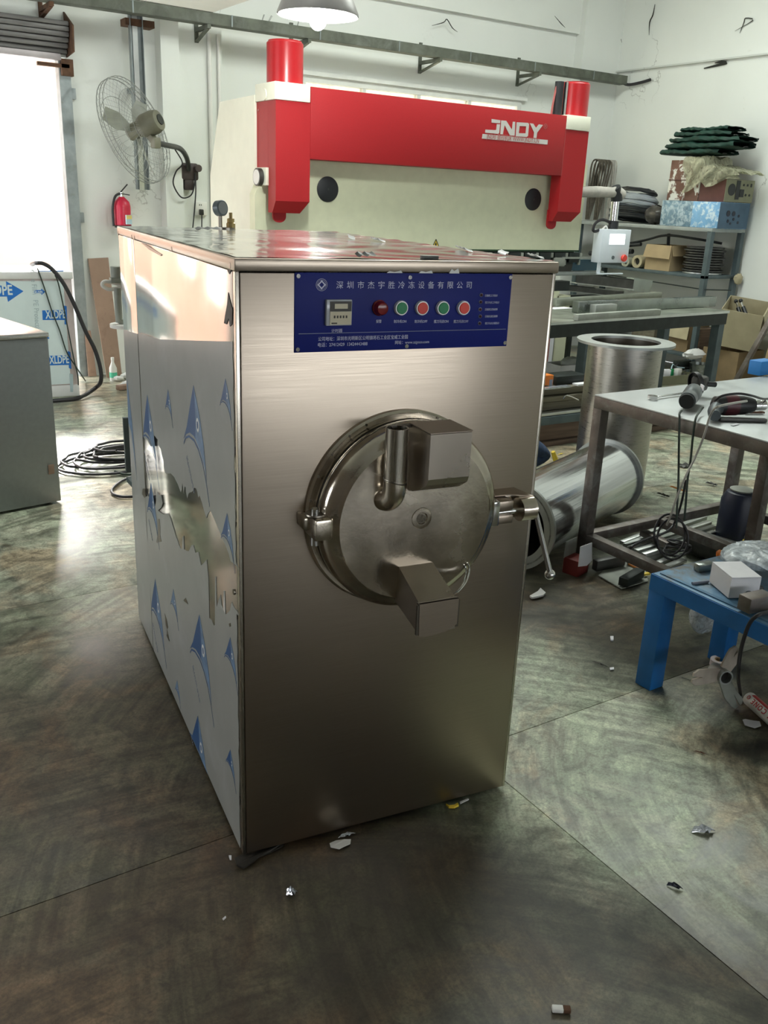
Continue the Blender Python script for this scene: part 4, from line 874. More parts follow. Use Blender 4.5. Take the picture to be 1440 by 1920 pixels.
# filler elbow
pr = 0.0245; pxx = 0.3045; py_ = -0.138
pt = [V((pxx, py_, 1.121)), V((pxx, py_, 1.03))]
path = [V((pxx, py_, 1.006)), V((pxx, py_, 0.985)), V((pxx - 0.002, py_ + 0.006, 0.968)), V((pxx - 0.006, py_ + 0.018, 0.957)), V((pxx - 0.010, -0.10, 0.953)), V((pxx - 0.012, -0.085, 0.952))]
fp = mo('filler_pipe', MB().skin([]) if False else MB().lathe([(pr - 0.003, 0.02), (pr - 0.003, 0.118), (pr, 0.118), (pr, 0.0)], (pxx, py_, 1.003), (0, 0, 1), 36, False), 'brushed_steel_vertical', dd)
mo('pipe_elbow', MB().tube(path, [pr, pr + 0.0004, pr + 0.001, pr + 0.001, pr + 0.001, pr + 0.002], 28, sub=5) if False else MB().tube(spline(path, 4), pr + 0.0006, 28), 'polished_steel', dd)
mo('weld_ring', MB().lathe([(pr + 0.0012, -0.002), (pr + 0.0018, 0.0), (pr + 0.0012, 0.002)], (pxx, py_, 1.004), V((0.25, 0, 1)), 32, False), 'dark_steel', dd)
mo('pipe_bore', MB().cyl((pxx, py_, 1.02), (pxx, py_, 1.03), pr - 0.003, n=28), 'gasket', dd)
# hopper
hx0, hx1, hy0, hy1 = 0.352, 0.450, -0.2, -0.098
prof = [(hy1, 1.117), (hy0, 1.117), (hy0, 1.02), (hy0 + 0.006, 1.006), (hy0 + 0.022, 0.996), (-0.16, 0.985), (-0.13, 0.974), (hy1, 0.966)]
mo('hopper', MB().poly([(hx0, y, z) for y, z in prof], (hx1 - hx0, 0, 0)), 'spout_steel', dd, ang=0.35)
mo('hopper_lid', MB().bx(hx0 - 0.001, hx1 + 0.002, hy0 - 0.001, hy1, 1.1185, 1.1205), 'brushed_steel', dd)
mo('hinge_tab', MB().bx(hx0 - 0.035, hx0 + 0.01, -0.112, -0.098, 1.112, 1.118), 'dark_steel', dd)
# outlet spout
T0, T1 = V((0.339, -0.094, 0.795)), V((0.424, -0.094, 0.795)); F0, F1 = V((0.334, -0.232, 0.748)), V((0.424, -0.232, 0.748))
def duct(mb, hb, hf):
    q = [T0, T1, T1 - V((0, 0, hb)), T0 - V((0, 0, hb))]; r = [F0, F1, F1 - V((0, 0.0, hf)), F0 - V((0, 0.0, hf))]
    a = [mb.b.verts.new(p) for p in q]; b = [mb.b.verts.new(p) for p in r]
    mb.skin([a, b]); return mb
sp_ = mo('outlet_spout', duct(MB(), 0.095, 0.07), 'spout_steel', dd, smooth=False)
mo('spout_gate', MB().poly([(0.331, -0.2345, 0.752), (0.4275, -0.2345, 0.752), (0.4265, -0.2345, 0.69), (0.40, -0.2345, 0.676), (0.345, -0.2345, 0.671), (0.333, -0.2345, 0.677)], (0, 0.006, 0)), 'brushed_steel', dd)
mo('spout_rim', MB().bar(F0 + V((-0.004, 0.004, 0.002)), F1 + V((0.004, 0.004, 0.002)), 0.012, 0.004).bar(F0 + V((-0.003, 0.002, 0)), F0 + V((-0.003, 0.002, -0.07)), 0.008, 0.006).bar(F1 + V((0.003, 0.002, 0)), F1 + V((0.003, 0.002, -0.065)), 0.008, 0.006), 'dark_steel', dd)
wl = [MF(u, v, -0.19) for u, v in ((856, 1120), (858, 1128), (857, 1145), (850, 1160))]
mo('gate_clip', MB().tube(wl, 0.003, 8, sub=3), 'polished_steel', dd)
wr = [MF(876, 1055, -0.105), MF(880, 1068, -0.11), MF(874, 1090, -0.13), MF(860, 1108, -0.16), MF(848, 1116, -0.2)]
mo('wire_bail', MB().tube(wr, 0.0022, 6, sub=5).tube([p + V((-0.008, 0, -0.004)) for p in wr], 0.0018, 6, sub=5), 'chrome', dd)
# hinge on the left
hg = mo('door_hinge', MB().bx(0.140, 0.182, -0.098, -0.03, 0.868, 0.918, 0.006), 'polished_steel')
mo('hinge_pin', MB().cyl((0.152, -0.066, 0.85), (0.152, -0.066, 0.934), 0.010, n=20), 'chrome', hg)
mo('hinge_washer', MB().lathe([(0.022, 0.918), (0.023, 0.921), (0.022, 0.924)], (0.152, -0.066, 0), (0, 0, 1), 24), 'dark_steel', hg)
mo('hinge_reflection', MB().bx(0.132, 0.165, -0.05, -0.0, 0.878, 0.908, 0.004), 'polished_steel', hg)  # solid block in place of a blurred reflection beside the hinge
# latch on the right
la = mo('door_latch', MB().bx(0.612, 0.700, -0.03, 0.0, 0.842, 0.904, 0.003), 'polished_steel')
mo('latch_plate', MB().bx(0.585, 0.618, -0.075, 0.0, 0.842, 0.905, 0.004), 'chrome', la)
mo('latch_block', MB().bx(0.618, 0.658, -0.07, -0.028, 0.878, 0.902, 0.003), 'brushed_steel', la)
mo('latch_block', MB().bx(0.618, 0.66, -0.07, -0.028, 0.844, 0.866, 0.003), 'brushed_steel', la)
mo('latch_screw', MB().cyl((0.60, -0.058, 0.871), (0.69, -0.058, 0.871), 0.0065, n=16), 'chrome', la)
mo('latch_barrel', MB().cyl((0.682, -0.055, 0.872), (0.722, -0.055, 0.872), 0.029, n=32), 'polished_steel', la)
mo('latch_cover', MB().poly([(0.618, -0.04, 0.905), (0.662, -0.04, 0.905), (0.725, -0.055, 0.899), (0.70, -0.0, 0.907), (0.618, 0.0, 0.907)], (0, 0, 0.003)), 'brushed_steel', la)
h0 = V((0.722, -0.055, 0.872)); l0 = MF(1001, 950, -0.055); l1 = MF(1031, 1073, -0.08)
hl = mo('handle_lever', MB().tube([h0, l0, l0 + V((0.004, -0.002, -0.01))], 0.006, 12).tube([l0 + V((0.0, 0, 0.004)), l1], [0.0058, 0.0072], 14), 'chrome', la)
mo('ball_knob', MB().ball(l1 + V((0.001, 0, -0.006)), 0.0135, u=24, v=14), 'chrome', la)
# gauge and fitting at the rear of the top, valve and disc at the rear left
g0 = MI @ PY(413, 428, 1.46); gz = H_ + 0.0
gy = D_ - 0.03
q = MF(413, 418, gy); ga = mo('pressure_gauge', MB().lathe([(0.024, -0.012), (0.026, -0.01), (0.026, 0.012), (0.024, 0.014)], (q.x, gy, H_ + 0.068), V((0.5, -0.85, 0.1)), 28), 'tool_grey')
mo('gauge_dial', MB().cyl(V((q.x, gy, H_ + 0.068)) + V((0.5, -0.85, 0.1)).normalized() * 0.0135, V((q.x, gy, H_ + 0.068)) + V((0.5, -0.85, 0.1)).normalized() * 0.0145, 0.021), 'steel_cabinet', ga)
mo('gauge_stem', MB().cyl((q.x, gy, H_), (q.x, gy, H_ + 0.05), 0.007, n=12).cyl((q.x + 0.02, gy, H_), (q.x + 0.02, gy, H_ + 0.006), 0.03, n=16), 'dark_steel', ga)
q = MF(433, 428, gy); mo('brass_fitting', MB().lathe([(0.016, 0), (0.016, 0.02), (0.013, 0.022), (0.013, 0.035), (0.006, 0.037), (0.006, 0.055)], (q.x, gy, H_), (0, 0, 1), 8), 'brass')
RY = D_ + 0.42
vq, dq = MF(214, 525, RY), MF(226, 609, RY)
vx, vz = vq.x + 0.01, vq.z
rv = mo('rear_valve', MB().cyl((vx, RY, vz - 0.16), (vx, RY, vz - 0.03), 0.014, n=12).cyl((vx, RY, vz + 0.01), (vx, RY, vz + 0.05), 0.022, n=16).box((vx, RY, vz), (0.05, 0.05, 0.018), 0, 0.003).tube([(vx, RY, vz - 0.15), (vx + 0.08, RY - 0.02, vz - 0.2), (vx + 0.2, RY - 0.2, vz - 0.25), (vx + 0.22, D_ - 0.01, vz - 0.25)], 0.014, 10, sub=4), 'plate_grey')
mo('white_tube_coil', MB().tube([(vx + 0.02, RY, vz - 0.02), (vx - 0.04, RY, vz - 0.005), (vx - 0.055, RY, vz - 0.02), (vx - 0.03, RY, vz - 0.035), (vx + 0.01, RY, vz - 0.03), (vx + 0.04, RY, vz - 0.04)], 0.007, 8, sub=5), 'white_plastic', rv)
mo('round_plate', MB().cyl((dq.x + 0.03, RY, dq.z - 0.01), (dq.x + 0.03, RY, dq.z + 0.003), 0.07, n=32).bar((dq.x + 0.06, RY, dq.z - 0.004), (dq.x + 0.14, D_ - 0.01, dq.z - 0.004), 0.02, 0.01), 'white_plastic')
sq = MF(237, 810, RY); mo('rear_strut', MB().bar((sq.x + 0.0, RY, MF(243, 884, RY).z), (sq.x + 0.0, RY, sq.z + 0.06), 0.022, 0.022).bar((sq.x, RY, sq.z - 0.2), (sq.x + 0.04, D_ - 0.01, sq.z - 0.2), 0.02, 0.02), 'rack_blue')
# ================================================================== PRESS BRAKE
YP = 3.85                   # front of the red cover
pb = thing('press_brake', 'big cream press brake with a red front beam standing behind the freezing machine', 'press brake', (3.35, 4.1, 0))
def red(u, v): return PY(u, v, YP)
xL, xM, xR = red(517, 152).x, red(582, 300).x, red(1105, 240).x
xI = red(1035, 328).x; xB = red(1063, 218).x
zT, zB = red(581, 162).z, red(700, 306).z
zc1 = red(517, 186).z
zb = red(540, 386).z
rear = 4.13
# red beam with two legs, as one folded cover
def leg(x0, x1, name, zlow):
    mb = MB(); zt, zbm = zc1 - 0.002, red(540, 400).z
    ch = 0.075; yb = YP + 0.11
    mb.bx(x0, x1, YP, yb, zbm + ch, zt)
    a = [mb.b.verts.new(p) for p in ((x0, YP, zbm + ch), (x1, YP, zbm + ch), (x1, yb, zbm + ch), (x0, yb, zbm + ch))]
    b = [mb.b.verts.new(p) for p in ((x0, YP + 0.05, zbm), (x1 - 0.045, YP + 0.05, zbm), (x1 - 0.045, yb, zbm), (x0, yb, zbm))]
    mb.skin([a, b]); o = obj(name, mb, 'press_red', pb, smooth=False)
    obj('cover_side', MB().bx(x0, x1, yb + 0.001, rear, zlow, zt), 'press_red', pb, smooth=False); return o
leg(xL, xM - 0.003, 'cover_leg', PX(500, 346, xL).z); leg(red(1051, 340).x, xR, 'cover_leg', zB)
obj('cover_beam', MB().bx(xM - 0.002, xB, YP - 0.001, rear, zB, zT, 0.002), 'press_red', pb)
obj('cover_strip', MB().bx(xB + 0.002, xB + 0.004, YP - 0.001, rear, zB, zc1), 'logo_red', pb)
for x0, x1 in ((xL - 0.01, red(581, 170).x), (xB + 0.003, xR + 0.0)):
    obj('end_cap', MB().bx(x0, x1, YP - 0.008, rear, zc1, red(517, 152).z, 0.003), 'press_ivory', pb)
q = red(540, 402)
for xm in ((red(525, 395).x + red(549, 395).x) / 2, (red(1043, 410).x + red(1060, 410).x) / 2):
    r = 0.048; zt = zb + 0.0; pts = [(xm - r, YP + 0.1, zt + 0.04), (xm - r, YP + 0.1, zb - 0.07)] + [(xm - r * math.cos(a), YP + 0.1, zb - 0.07 - r * 0.8 * math.sin(a)) for a in [k * math.pi / 10 for k in range(1, 10)]] + [(xm + r, YP + 0.1, zb - 0.07), (xm + r, YP + 0.1, zt + 0.04)]
    obj('guide_tab', MB().poly(pts, (0, 0.015, 0)), 'press_red', pb)
zt = red(540, 80).z
for (u0, u1, v, top) in ((503, 565, 80, 0), (1058, 1096, 157, 0)):
    a, b = PY(u0, v + 20, 4.0), PY(u1, v + 20, 4.0); r = (b.x - a.x) / 2 if u0 < 600 else 0.112
    c = V(((a.x + b.x) / 2, 4.0, 0)) if u0 < 600 else V((PY(1078, v + 20, 4.0).x, 4.0, 0))
    tz = PY((u0 + u1) / 2, v, 4.0).z
    cy = obj('cylinder', MB().lathe([(r, zc1 + 0.05), (r, tz - 0.006), (r - 0.006, tz)], (c.x, c.y, 0), (0, 0, 1), 40), 'press_red_gloss', pb)
    obj('cylinder_cap', MB().cyl((c.x, c.y, tz), (c.x, c.y, tz + 0.008), r * 0.92), 'press_red_gloss', cy)
    if u0 > 600:
        obj('piston_rod', MB().cyl((c.x - 0.17, c.y, zc1), (c.x - 0.17, c.y, tz), 0.035), 'rubber_black', pb); obj('scale_strip', MB().bx(c.x - 0.135, c.x - 0.115, c.y - 0.04, c.y - 0.02, zc1, tz), 'chrome', pb)
        obj('thin_hose', MB().tube([(c.x - 0.20, c.y, zc1 + 0.02), (c.x - 0.225, c.y, zc1 + 0.12), (c.x - 0.195, c.y, tz - 0.02)], 0.008, 6, sub=4), 'logo_red', pb)
# ram plate
yr = 4.02
def ram(u, v): return PY(u, v, yr)
a = ram(478, 430); zr0, zr1 = ram(950, 468).z, 1.9
rx0, rx1 = ram(478, 400).x, ram(1088, 440).x
z1 = ram(486, 346).z
obj('ram', MB().poly([(rx0, yr, zr0), (rx1, yr, zr0), (rx1, yr, zr1), (rx0 + 0.1, yr, zr1), (rx0 + 0.1, yr, z1), (rx0 + 0.03, yr, z1), (rx0, yr, z1 - 0.06)], (0, 0.08, 0)), 'press_cream', pb)
obj('ram_edge', MB().bx(rx0, rx1, yr - 0.004, yr + 0.08, zr0 - 0.012, zr0), 'green_dark', pb)
for (u, v, r) in ((614, 355, 0.083), (999, 374, 0.083)):
    c = ram(u, v); obj('porthole_cover', MB().lathe([(r, 0), (r, 0.006), (r * 0.9, 0.012), (0.005, 0.014)], c, (0, -1, 0), 36), 'rubber_black', pb)
    obj('cover_bolt', MB().cyl(c - V((0, 0.016, 0)), c - V((0, 0.013, 0)), 0.007, n=8), 'steel_dark', pb)
# tooling under the ram
tw = obj('upper_beam', MB().bx(rx0 + 0.08, rx1 - 0.03, yr + 0.02, yr + 0.075, zr0 - 0.115, zr0 - 0.012), 'iron_black', pb)
for k in range(18):
    x = rx0 + 0.16 + k * 0.162
    cl_ = obj('tool_clamp', MB().bx(x - 0.06, x + 0.055, yr - 0.012, yr + 0.02, zr0 - 0.10, zr0 - 0.02, 0.004), 'iron_black', pb)
    obj('clamp_bolt', MB().bx(x + 0.06, x + 0.088, yr - 0.008, yr + 0.02, zr0 - 0.06, zr0 - 0.022, 0.003).bx(x + 0.058, x + 0.082, yr - 0.0, yr + 0.02, zr0 - 0.12, zr0 - 0.08, 0.003), 'plate_grey', cl_)
obj('punch', MB().poly([(rx0 + 0.08, yr + 0.02, zr0 - 0.115), (rx0 + 0.08, yr + 0.07, zr0 - 0.115), (rx0 + 0.08, yr + 0.045, zr0 - 0.2), (rx0 + 0.08, yr + 0.035, zr0 - 0.2)], (rx1 - rx0 - 0.11, 0, 0)), 'steel_dark', pb)
# frames, bed
fx0 = 1.95
obj('side_frame', MB().poly([(fx0, rear, 0), (fx0, 4.93, 0), (fx0, 4.90, 1.68), (fx0, 4.70, 2.16), (fx0, rear, 2.17)], (0.05, 0, 0)), 'press_ivory', pb)
obj('side_frame', MB().poly([(xR - 0.06, rear, 0), (xR - 0.06, 4.93, 0), (xR - 0.06, 4.90, 1.68), (xR - 0.06, 4.72, 2.1), (xR - 0.06, rear, 2.1)], (0.05, 0, 0)), 'press_cream', pb)
obj('rear_beam', MB().bx(fx0 + 0.05, xR - 0.06, 4.6, 4.75, 0.3, 2.1), 'press_cream', pb)
obj('lower_bed', MB().bx(rx0 + 0.1, PY(1040, 650, 4.0).x - 0.01, 4.0, 4.12, 0.12, 0.9), 'press_cream', pb)
b0, b1 = PY(1040, 610, 4.0), PY(1064, 610, 4.0)
obj('bed_end', MB().poly([(b0.x, 4.0, 0.86), (b1.x, 4.0, 0.86), (b1.x, 4.0, 0.30), (b1.x - 0.06, 4.0, 0.18), (b0.x, 4.0, 0.18)], (0, 0.12, 0)), 'press_cream', pb)
obj('safety_stripe', MB().bx(b0.x - 0.05, b0.x - 0.005, 3.985, 4.0, 0.18, 0.84), 'white_paper', pb)
obj('safety_stripe', MB().bx(b0.x - 0.07, b0.x - 0.051, 3.985, 4.0, 0.18, 0.84), 'press_red', pb)
obj('die_rail', MB().bx(rx0 + 0.1, rx1 - 0.08, 4.0, 4.1, 0.9, 0.98), 'iron_black', pb)
c = V((xL + 0.0, YP + 0.09, zc1 + 0.035)); obj('cap_disc', MB().cyl((xL - 0.018, YP + 0.14, c.z), (xL - 0.009, YP + 0.14, c.z), 0.035), 'press_ivory', pb)
for zz in (zc1 - 0.05, zc1 - 0.42): obj('cover_screw', MB().cyl((xL - 0.006, rear - 0.03, zz), (xL, rear - 0.03, zz), 0.008, n=8), 'logo_red', pb)
c = PX(486, 332, xL - 0.03); dg = obj('dial', MB().cyl((xL - 0.05, c.y, c.z), (xL - 0.02, c.y, c.z), 0.055, n=28), 'steel_dark', pb)
obj('dial_face', MB().cyl((xL - 0.053, c.y, c.z), (xL - 0.05, c.y, c.z), 0.046, n=28), 'white_plastic', dg)
obj('dial_block', MB().bx(xL - 0.02, xL, rear - 0.18, rear - 0.02, c.z - 0.05, c.z + 0.06, 0.003), 'press_ivory', pb)
obj('slot', MB().bx(ram(1033, 350).x, ram(1040, 350).x, yr - 0.01, yr + 0.01, ram(1036, 372).z, ram(1036, 328).z, 0.004), 'brass', pb)
# logo
def lp(x, y): u, v = 880 + x / 8, 200 + y / 8; return PY(u, v, YP - 0.0035)
def glyph(polys, m='logo_grey', name='logo_letter'):
    mb = MB()
    for p in polys: mb.poly([lp(*q) for q in p], (0, 0.002, 0))
    return obj(name, mb, m, pb, smooth=False)
glyph([[(335, 185), (467, 203), (462, 250), (335, 240)], [(413, 262), (462, 265), (448, 395), (430, 408), (238, 390), (243, 343), (395, 352), (405, 345)]])
glyph([[(480, 205), (555, 212), (640, 345), (655, 225), (690, 228), (680, 435), (610, 432), (530, 275), (503, 415), (466, 413)]])
glyph([[(712, 233), (880, 243), (855, 295), (755, 290)], [(880, 243), (897, 260), (880, 440), (845, 400), (855, 295)], [(880, 440), (860, 455), (697, 445), (742, 398), (845, 400)], [(697, 445), (712, 233), (755, 290), (742, 398)]])
glyph([[(908, 250), (960, 255), (1002, 318), (1045, 265), (1105, 275), (1018, 390), (1008, 470), (965, 468), (972, 385)]])
glyph([[(200, 408), (1178, 500), (1172, 568), (190, 478)]], name='logo_bar')
p0, p1 = lp(255, 478), lp(1160, 555); xd = (p1 - p0)
text('lettering', 'JND® 数控机床 WWW.JNDY.CN', 0.047, 'logo_red', pb, p0 - V((0, 0.003, 0)), V((xd.x, 0, xd.z)), V((-xd.z, 0, xd.x)), False, 0.0004, sx=0.74)
text('lettering', '®', 0.05, 'logo_red', pb, lp(1110, 330) - V((0, 0.001, 0)), (1, 0, 0), (0, 0, 1), False, 0.0004)
# warning triangle
c = PY(817, 458, yr - 0.003); s_ = 0.045
wt = obj('warning_sticker', MB().poly([c + V((-s_ * 0.75, 0, -s_ * 0.6)), c + V((s_ * 0.75, 0, -s_ * 0.6)), c + V((0, 0, s_ * 0.75))], (0, 0.002, 0)), 'yellow', pb)
mb = MB()
tri = [c + V((-s_ * 0.78, -0.001, -s_ * 0.62)), c + V((s_ * 0.78, -0.001, -s_ * 0.62)), c + V((0, -0.001, s_ * 0.8))]
for k in range(3): mb.bar(tri[k], tri[(k + 1) % 3], 0.002, 0.005)
mb.poly([c + V((-0.008, -0.001, -0.016)), c + V((0.009, -0.001, -0.016)), c + V((0.006, -0.001, 0.008)), c + V((-0.003, -0.001, 0.012))], (0, 0.001, 0))
obj('sticker_outline', mb, 'rubber_black', wt)
# pendant control on its arm
ya = 3.95
def pa(u, v): return PY(u, v, ya)
a0, a1 = pa(1088, 360), pa(1150, 361)
obj('pendant_arm', MB().cyl((xR - 0.1, ya + 0.18, a0.z), (xR - 0.03, ya, a0.z), 0.04).tube([V((xR - 0.06, ya, a0.z)), a0, (a0 + a1) / 2 + V((0, 0, 0.004)), a1], [0.038, 0.041, 0.044, 0.04], 16), 'wrap_grey', pb)
obj('arm_end', MB().tube([a1, pa(1156, 360), pa(1166, 366)], [0.04, 0.052, 0.046], 14), 'wrap_grey', pb)
obj('elbow', MB().tube([pa(1152, 352), pa(1156, 364), pa(1156, 377)], [0.05, 0.05, 0.047], 18), 'rubber_black', pb)
obj('drop_tube', MB().cyl(pa(1154, 376), pa(1150, 415), 0.034, n=24), 'chrome', pb)
obj('coupling', MB().cyl(pa(1151, 414), pa(1149, 429), 0.042, n=20), 'rubber_black', pb)
tl, tr, bl_, br_ = pa(1124, 429), pa(1176, 431), pa(1119, 492), pa(1170, 494)
bx_ = obj('control_box', MB().bx(tl.x - 0.01, tr.x - 0.0, ya - 0.05, ya + 0.05, bl_.z, tl.z, 0.006), 'pendant_white', pb)
s0, s1 = pa(1136, 438), pa(1162, 458)
obj('screen', MB().bx(s0.x, s1.x, ya - 0.0535, ya - 0.05, s1.z, s0.z), 'screen_lit', bx_)
c = pa(1160, 483); obj('stop_button', MB().lathe([(0.026, 0), (0.03, 0.015), (0.026, 0.024)], (c.x, ya - 0.05, c.z), (0, -1, 0), 24), 'button_red', bx_)
c = pa(1141, 482); obj('key_switch', MB().lathe([(0.016, 0), (0.014, 0.006)], (c.x, ya - 0.05, c.z), (0, -1, 0), 18), 'tool_grey', bx_)
obj('box_bracket', MB().bx(tl.x - 0.0, tl.x + 0.035, ya - 0.03, ya - 0.02, bl_.z - 0.09, bl_.z).bx(tl.x, tr.x - 0.04, ya - 0.05, ya - 0.02, bl_.z - 0.095, bl_.z - 0.085), 'pendant_white', pb)
cb_ = [pa(1146, 418), pa(1130, 412), pa(1117, 418), pa(1112, 430), pa(1116, 434), pa(1124, 431)]
obj('pendant_cable', MB().tube(cb_, 0.012, 8, sub=5), 'cable', pb)
obj('white_cable', MB().tube([pa(1139, 430), pa(1136, 424), pa(1128, 431), pa(1118, 436), pa(1112, 432)], 0.007, 6, sub=5), 'white_plastic', pb)
fa = PX(1090, 472, xR + 0.02); obj('finger_stop', MB().bx(xR - 0.0, xR + 0.42, 4.0, 4.03, 1.16, 1.175).bx(xR - 0.08, xR + 0.02, 3.98, 4.06, 1.1, 1.17, 0.01), 'plate_grey', pb)
obj('back_gauge', MB().bx(xR + 0.0, xR + 0.5, 4.05, 4.09, 1.06, 1.15), 'blue_plate', pb)
obj('gauge_rail', MB().bx(xR - 0.05, xR + 0.55, 4.04, 4.1, 1.02, 1.055, 0.01), 'rack_grey', pb)

# ================================================================== STEEL BENCH IN FRONT OF THE PRESS
bz_ = 0.80
A = G(1035, 605, bz_); B = G(1368, 583, bz_)
yaw = math.atan2(B.y - A.y, B.x - A.x); L_ = (B - A).length + 0.75; bo_ = B
be = thing('steel_bench', 'long low dark steel bench stacked with profiles in front of the press brake', 'bench', (B.x, B.y, 0), yaw)
DB = 0.62
obj('bench_top', MB().bx(-L_, 0, 0, DB, bz_ - 0.012, bz_, 0.002), 'bench_top', be, True)
obj('front_rail', MB().bx(-L_ + 0.01, -0.015, 0.004, 0.05, bz_ - 0.11, bz_ - 0.0125), 'iron_black', be, True)
obj('front_edge', MB().bx(-L_, 0, -0.003, 0.002, bz_ - 0.018, bz_ + 0.001), 'steel_edge', be, True)
obj('end_rail', MB().bx(-0.06, -0.012, 0.055, DB, bz_ - 0.10, bz_ - 0.0125), 'iron_black', be, True)
for (x, y) in ((-0.10, 0.01), (-0.10, DB - 0.08), (-1.76, 0.01), (-1.76, DB - 0.08), (-L_ + 0.1, 0.01), (-L_ + 0.1, DB - 0.08)):
    obj('leg', MB().bx(x, x + 0.075, y, y + 0.075, 0, bz_ - 0.11), 'rack_blue', be, True)
bi = wm(be).inverted()
def bt(u, v, z): return G(u, v, z)
k = 0
for (u0, v0, u1, v1, h, wd, m, lab) in ((1080, 566, 1338, 556, 0.085, 0.07, 'steel_sheet', 'long grey square tube lying across the bench top'),
                                   (1036, 561, 1235, 548, 0.06, 0.08, 'bench_top', 'dull flat bar at the rear of the bench'),
                                   (1080, 590, 1235, 580, 0.045, 0.05, 'plate_grey', 'short light grey angle lying along the front edge of the bench'),
                                   (1112, 572, 1152, 570, 0.07, 0.06, 'drum_flange', 'short cut piece of square tube in front of the long tube')):
    a, b = bt(u0, v0, bz_ + h), bt(u1, v1, bz_ + h)
    mb = MB().bar(V((a.x, a.y, bz_ + h / 2 + 0.003)), V((b.x, b.y, bz_ + h / 2 + 0.003)), wd, h, 0.004)
    tag(obj('steel_profile', mb, m), lab, 'steel profile')
a = G(1040, 578, bz_ + 0.002); tag(obj('paper_sheet', MB().box((a.x + 0.05, a.y, bz_ + 0.002), (0.22, 0.1, 0.002), yaw), 'white_paper'), 'bright white sheet on the bench by the machine edge', 'sheet')
# stock of dark channels on a stand right of the press
st = thing('stock_stand', 'dark stand carrying steel channels to the right of the press', 'stand', (5.45, 4.35, 0))
for x in (5.1, 5.7):
    for y in (4.28, 4.58): obj('leg', MB().bx(x, x + 0.05, y, y + 0.05, 0, 0.775), 'iron_black', st)
obj('cross_rail', MB().bx(4.98, 6.0, 4.28, 4.33, 0.775, 0.79), 'iron_black', st); obj('cross_rail', MB().bx(4.98, 6.0, 4.58, 4.63, 0.775, 0.79), 'iron_black', st)
def chan(pts, y, dep, name, lab, m='steel_dark', em='steel_edge'):
    a, b, h = pts
    t_ = thing(name, lab, 'steel channel', (a.x, y, a.z - h))
    obj('web', MB().poly([a, b, b - V((0, 0, h)), a - V((0, 0, h))], (0, 0.006, 0)), m, t_)
    obj('flange', MB().poly([a, b, b + V((0, dep, 0)), a + V((0, dep, 0))], (0, 0, -0.006)), em, t_)
    obj('flange', MB().poly([a - V((0.02, 0.03, h)), b - V((0.02, 0.03, h)), b + V((0, dep, -h)), a + V((0, dep, -h))], (0, 0, 0.006)), em, t_)
    return t_
chan((PY(1082, 511, 4.3), PY(1189, 524, 4.3), 0.092), 4.3, 0.1, 'steel_channel', 'large dark steel channel with bright flanges beside the press, upper of the two')
chan((PY(1060, 533, 4.26), PY(1170, 546, 4.26), 0.055), 4.26, 0.12, 'steel_channel', 'thin dark channel directly under the large one beside the press')
a, b = PY(1190, 521, 4.36), PY(1224, 526, 4.36)
tag(obj('channel_end_face', MB().poly([a, b, b - V((0.02, 0, 0.12)), a - V((0.01, 0, 0.12))], (0, 0.1, 0)), 'steel_sheet'), 'lit end face of the large dark channel, painted in brighter steel', 'offcut')  # end face of the channel, its light put into a paler steel

# ================================================================== RACK ALONG THE RIGHT WALL
rk = thing('storage_rack', 'blue-grey steel storage rack loaded with boxes and coils along the right wall', 'rack', (6.98, 5.05, 0))
RX0, RX1, RY0, RY1 = 6.72, 7.22, 4.17, 5.98
for (x, y) in ((RX0, RY0), (RX1 - 0.05, RY0), (RX0, RY1 - 0.05), (RX1 - 0.05, RY1 - 0.05)): obj('post', MB().bx(x, x + 0.05, y, y + 0.05, 0, 1.40), 'rack_blue', rk)
for z, nm in ((1.43, "top"), (0.99, "mid"), (0.22, "low")):
    obj('shelf', MB().bx(RX0, RX1, RY0, RY1, z - 0.035 if z > 1.2 else z - 0.03, z, 0.002), 'rack_grey' if z > 1.2 else 'rack_blue', rk)
obj('wire_stay', MB().bar((RX0 + 0.02, RY0, 0.86), (RX0 + 0.02, RY1, 0.9), 0.01, 0.01).bar((RX0 + 0.02, RY0, 0.86), (RX1 - 0.1, RY0 - 0.02, 0.85), 0.01, 0.01), 'iron_black', rk)
zS = 1.43
def RS(u, v, x): return PX(u, v, x)
# boxes on top, right end
def crate(name, lab, cat, uvL, uvR, x, zb_, zt_, dep, m, m2=None, y_end=None):
    a, b = PX(*uvL, x), PX(*uvR, x)
    t_ = thing(name, lab, cat, (x + dep / 2, (a.y + b.y) / 2, zb_))
    y0, y1 = (min(a.y, b.y), max(a.y, b.y))
    obj('body', MB().bx(x, x + dep, y0 + 0.0005, y1 - 0.0005, zb_ + 0.001, zt_ - 0.0005, 0.004), m, t_)
    return t_, y0, y1
zt1 = PX(1300, 377, 6.74).z
t1, ya0, ya1 = crate('blue_box', 'scuffed pale blue steel box on the rack top under the rusty box', 'box', (1237, 415), (1294, 418), 6.74, zS, zt1, 0.42, 'box_blue_scuffed')
t2, yb0, yb1 = crate('blue_box', 'bright blue steel box with dark socket holes on the right end of the rack top', 'box', (1294.5, 415), (1345, 420), 6.74, zS, zt1, 0.44, 'box_blue_bright')
obj('end_panel', MB().bx(6.742, 7.178, yb0 - 0.005, yb0 - 0.001, zS + 0.004, zt1 - 0.004), 'box_blue_dull', t2)
for (x, z, r) in ((6.87, 0.14, 0.028), (6.95, 0.14, 0.024), (6.88, 0.07, 0.016), (6.96, 0.09, 0.014), (7.03, 0.12, 0.014), (7.03, 0.06, 0.014), (6.92, 0.05, 0.012)):
    obj('socket_hole', MB().cyl((x, yb0 - 0.008, zS + z), (x, yb0 - 0.004, zS + z), r, n=12), 'blue_dark', t2)
zt2 = PX(1265, 300, 6.76).z
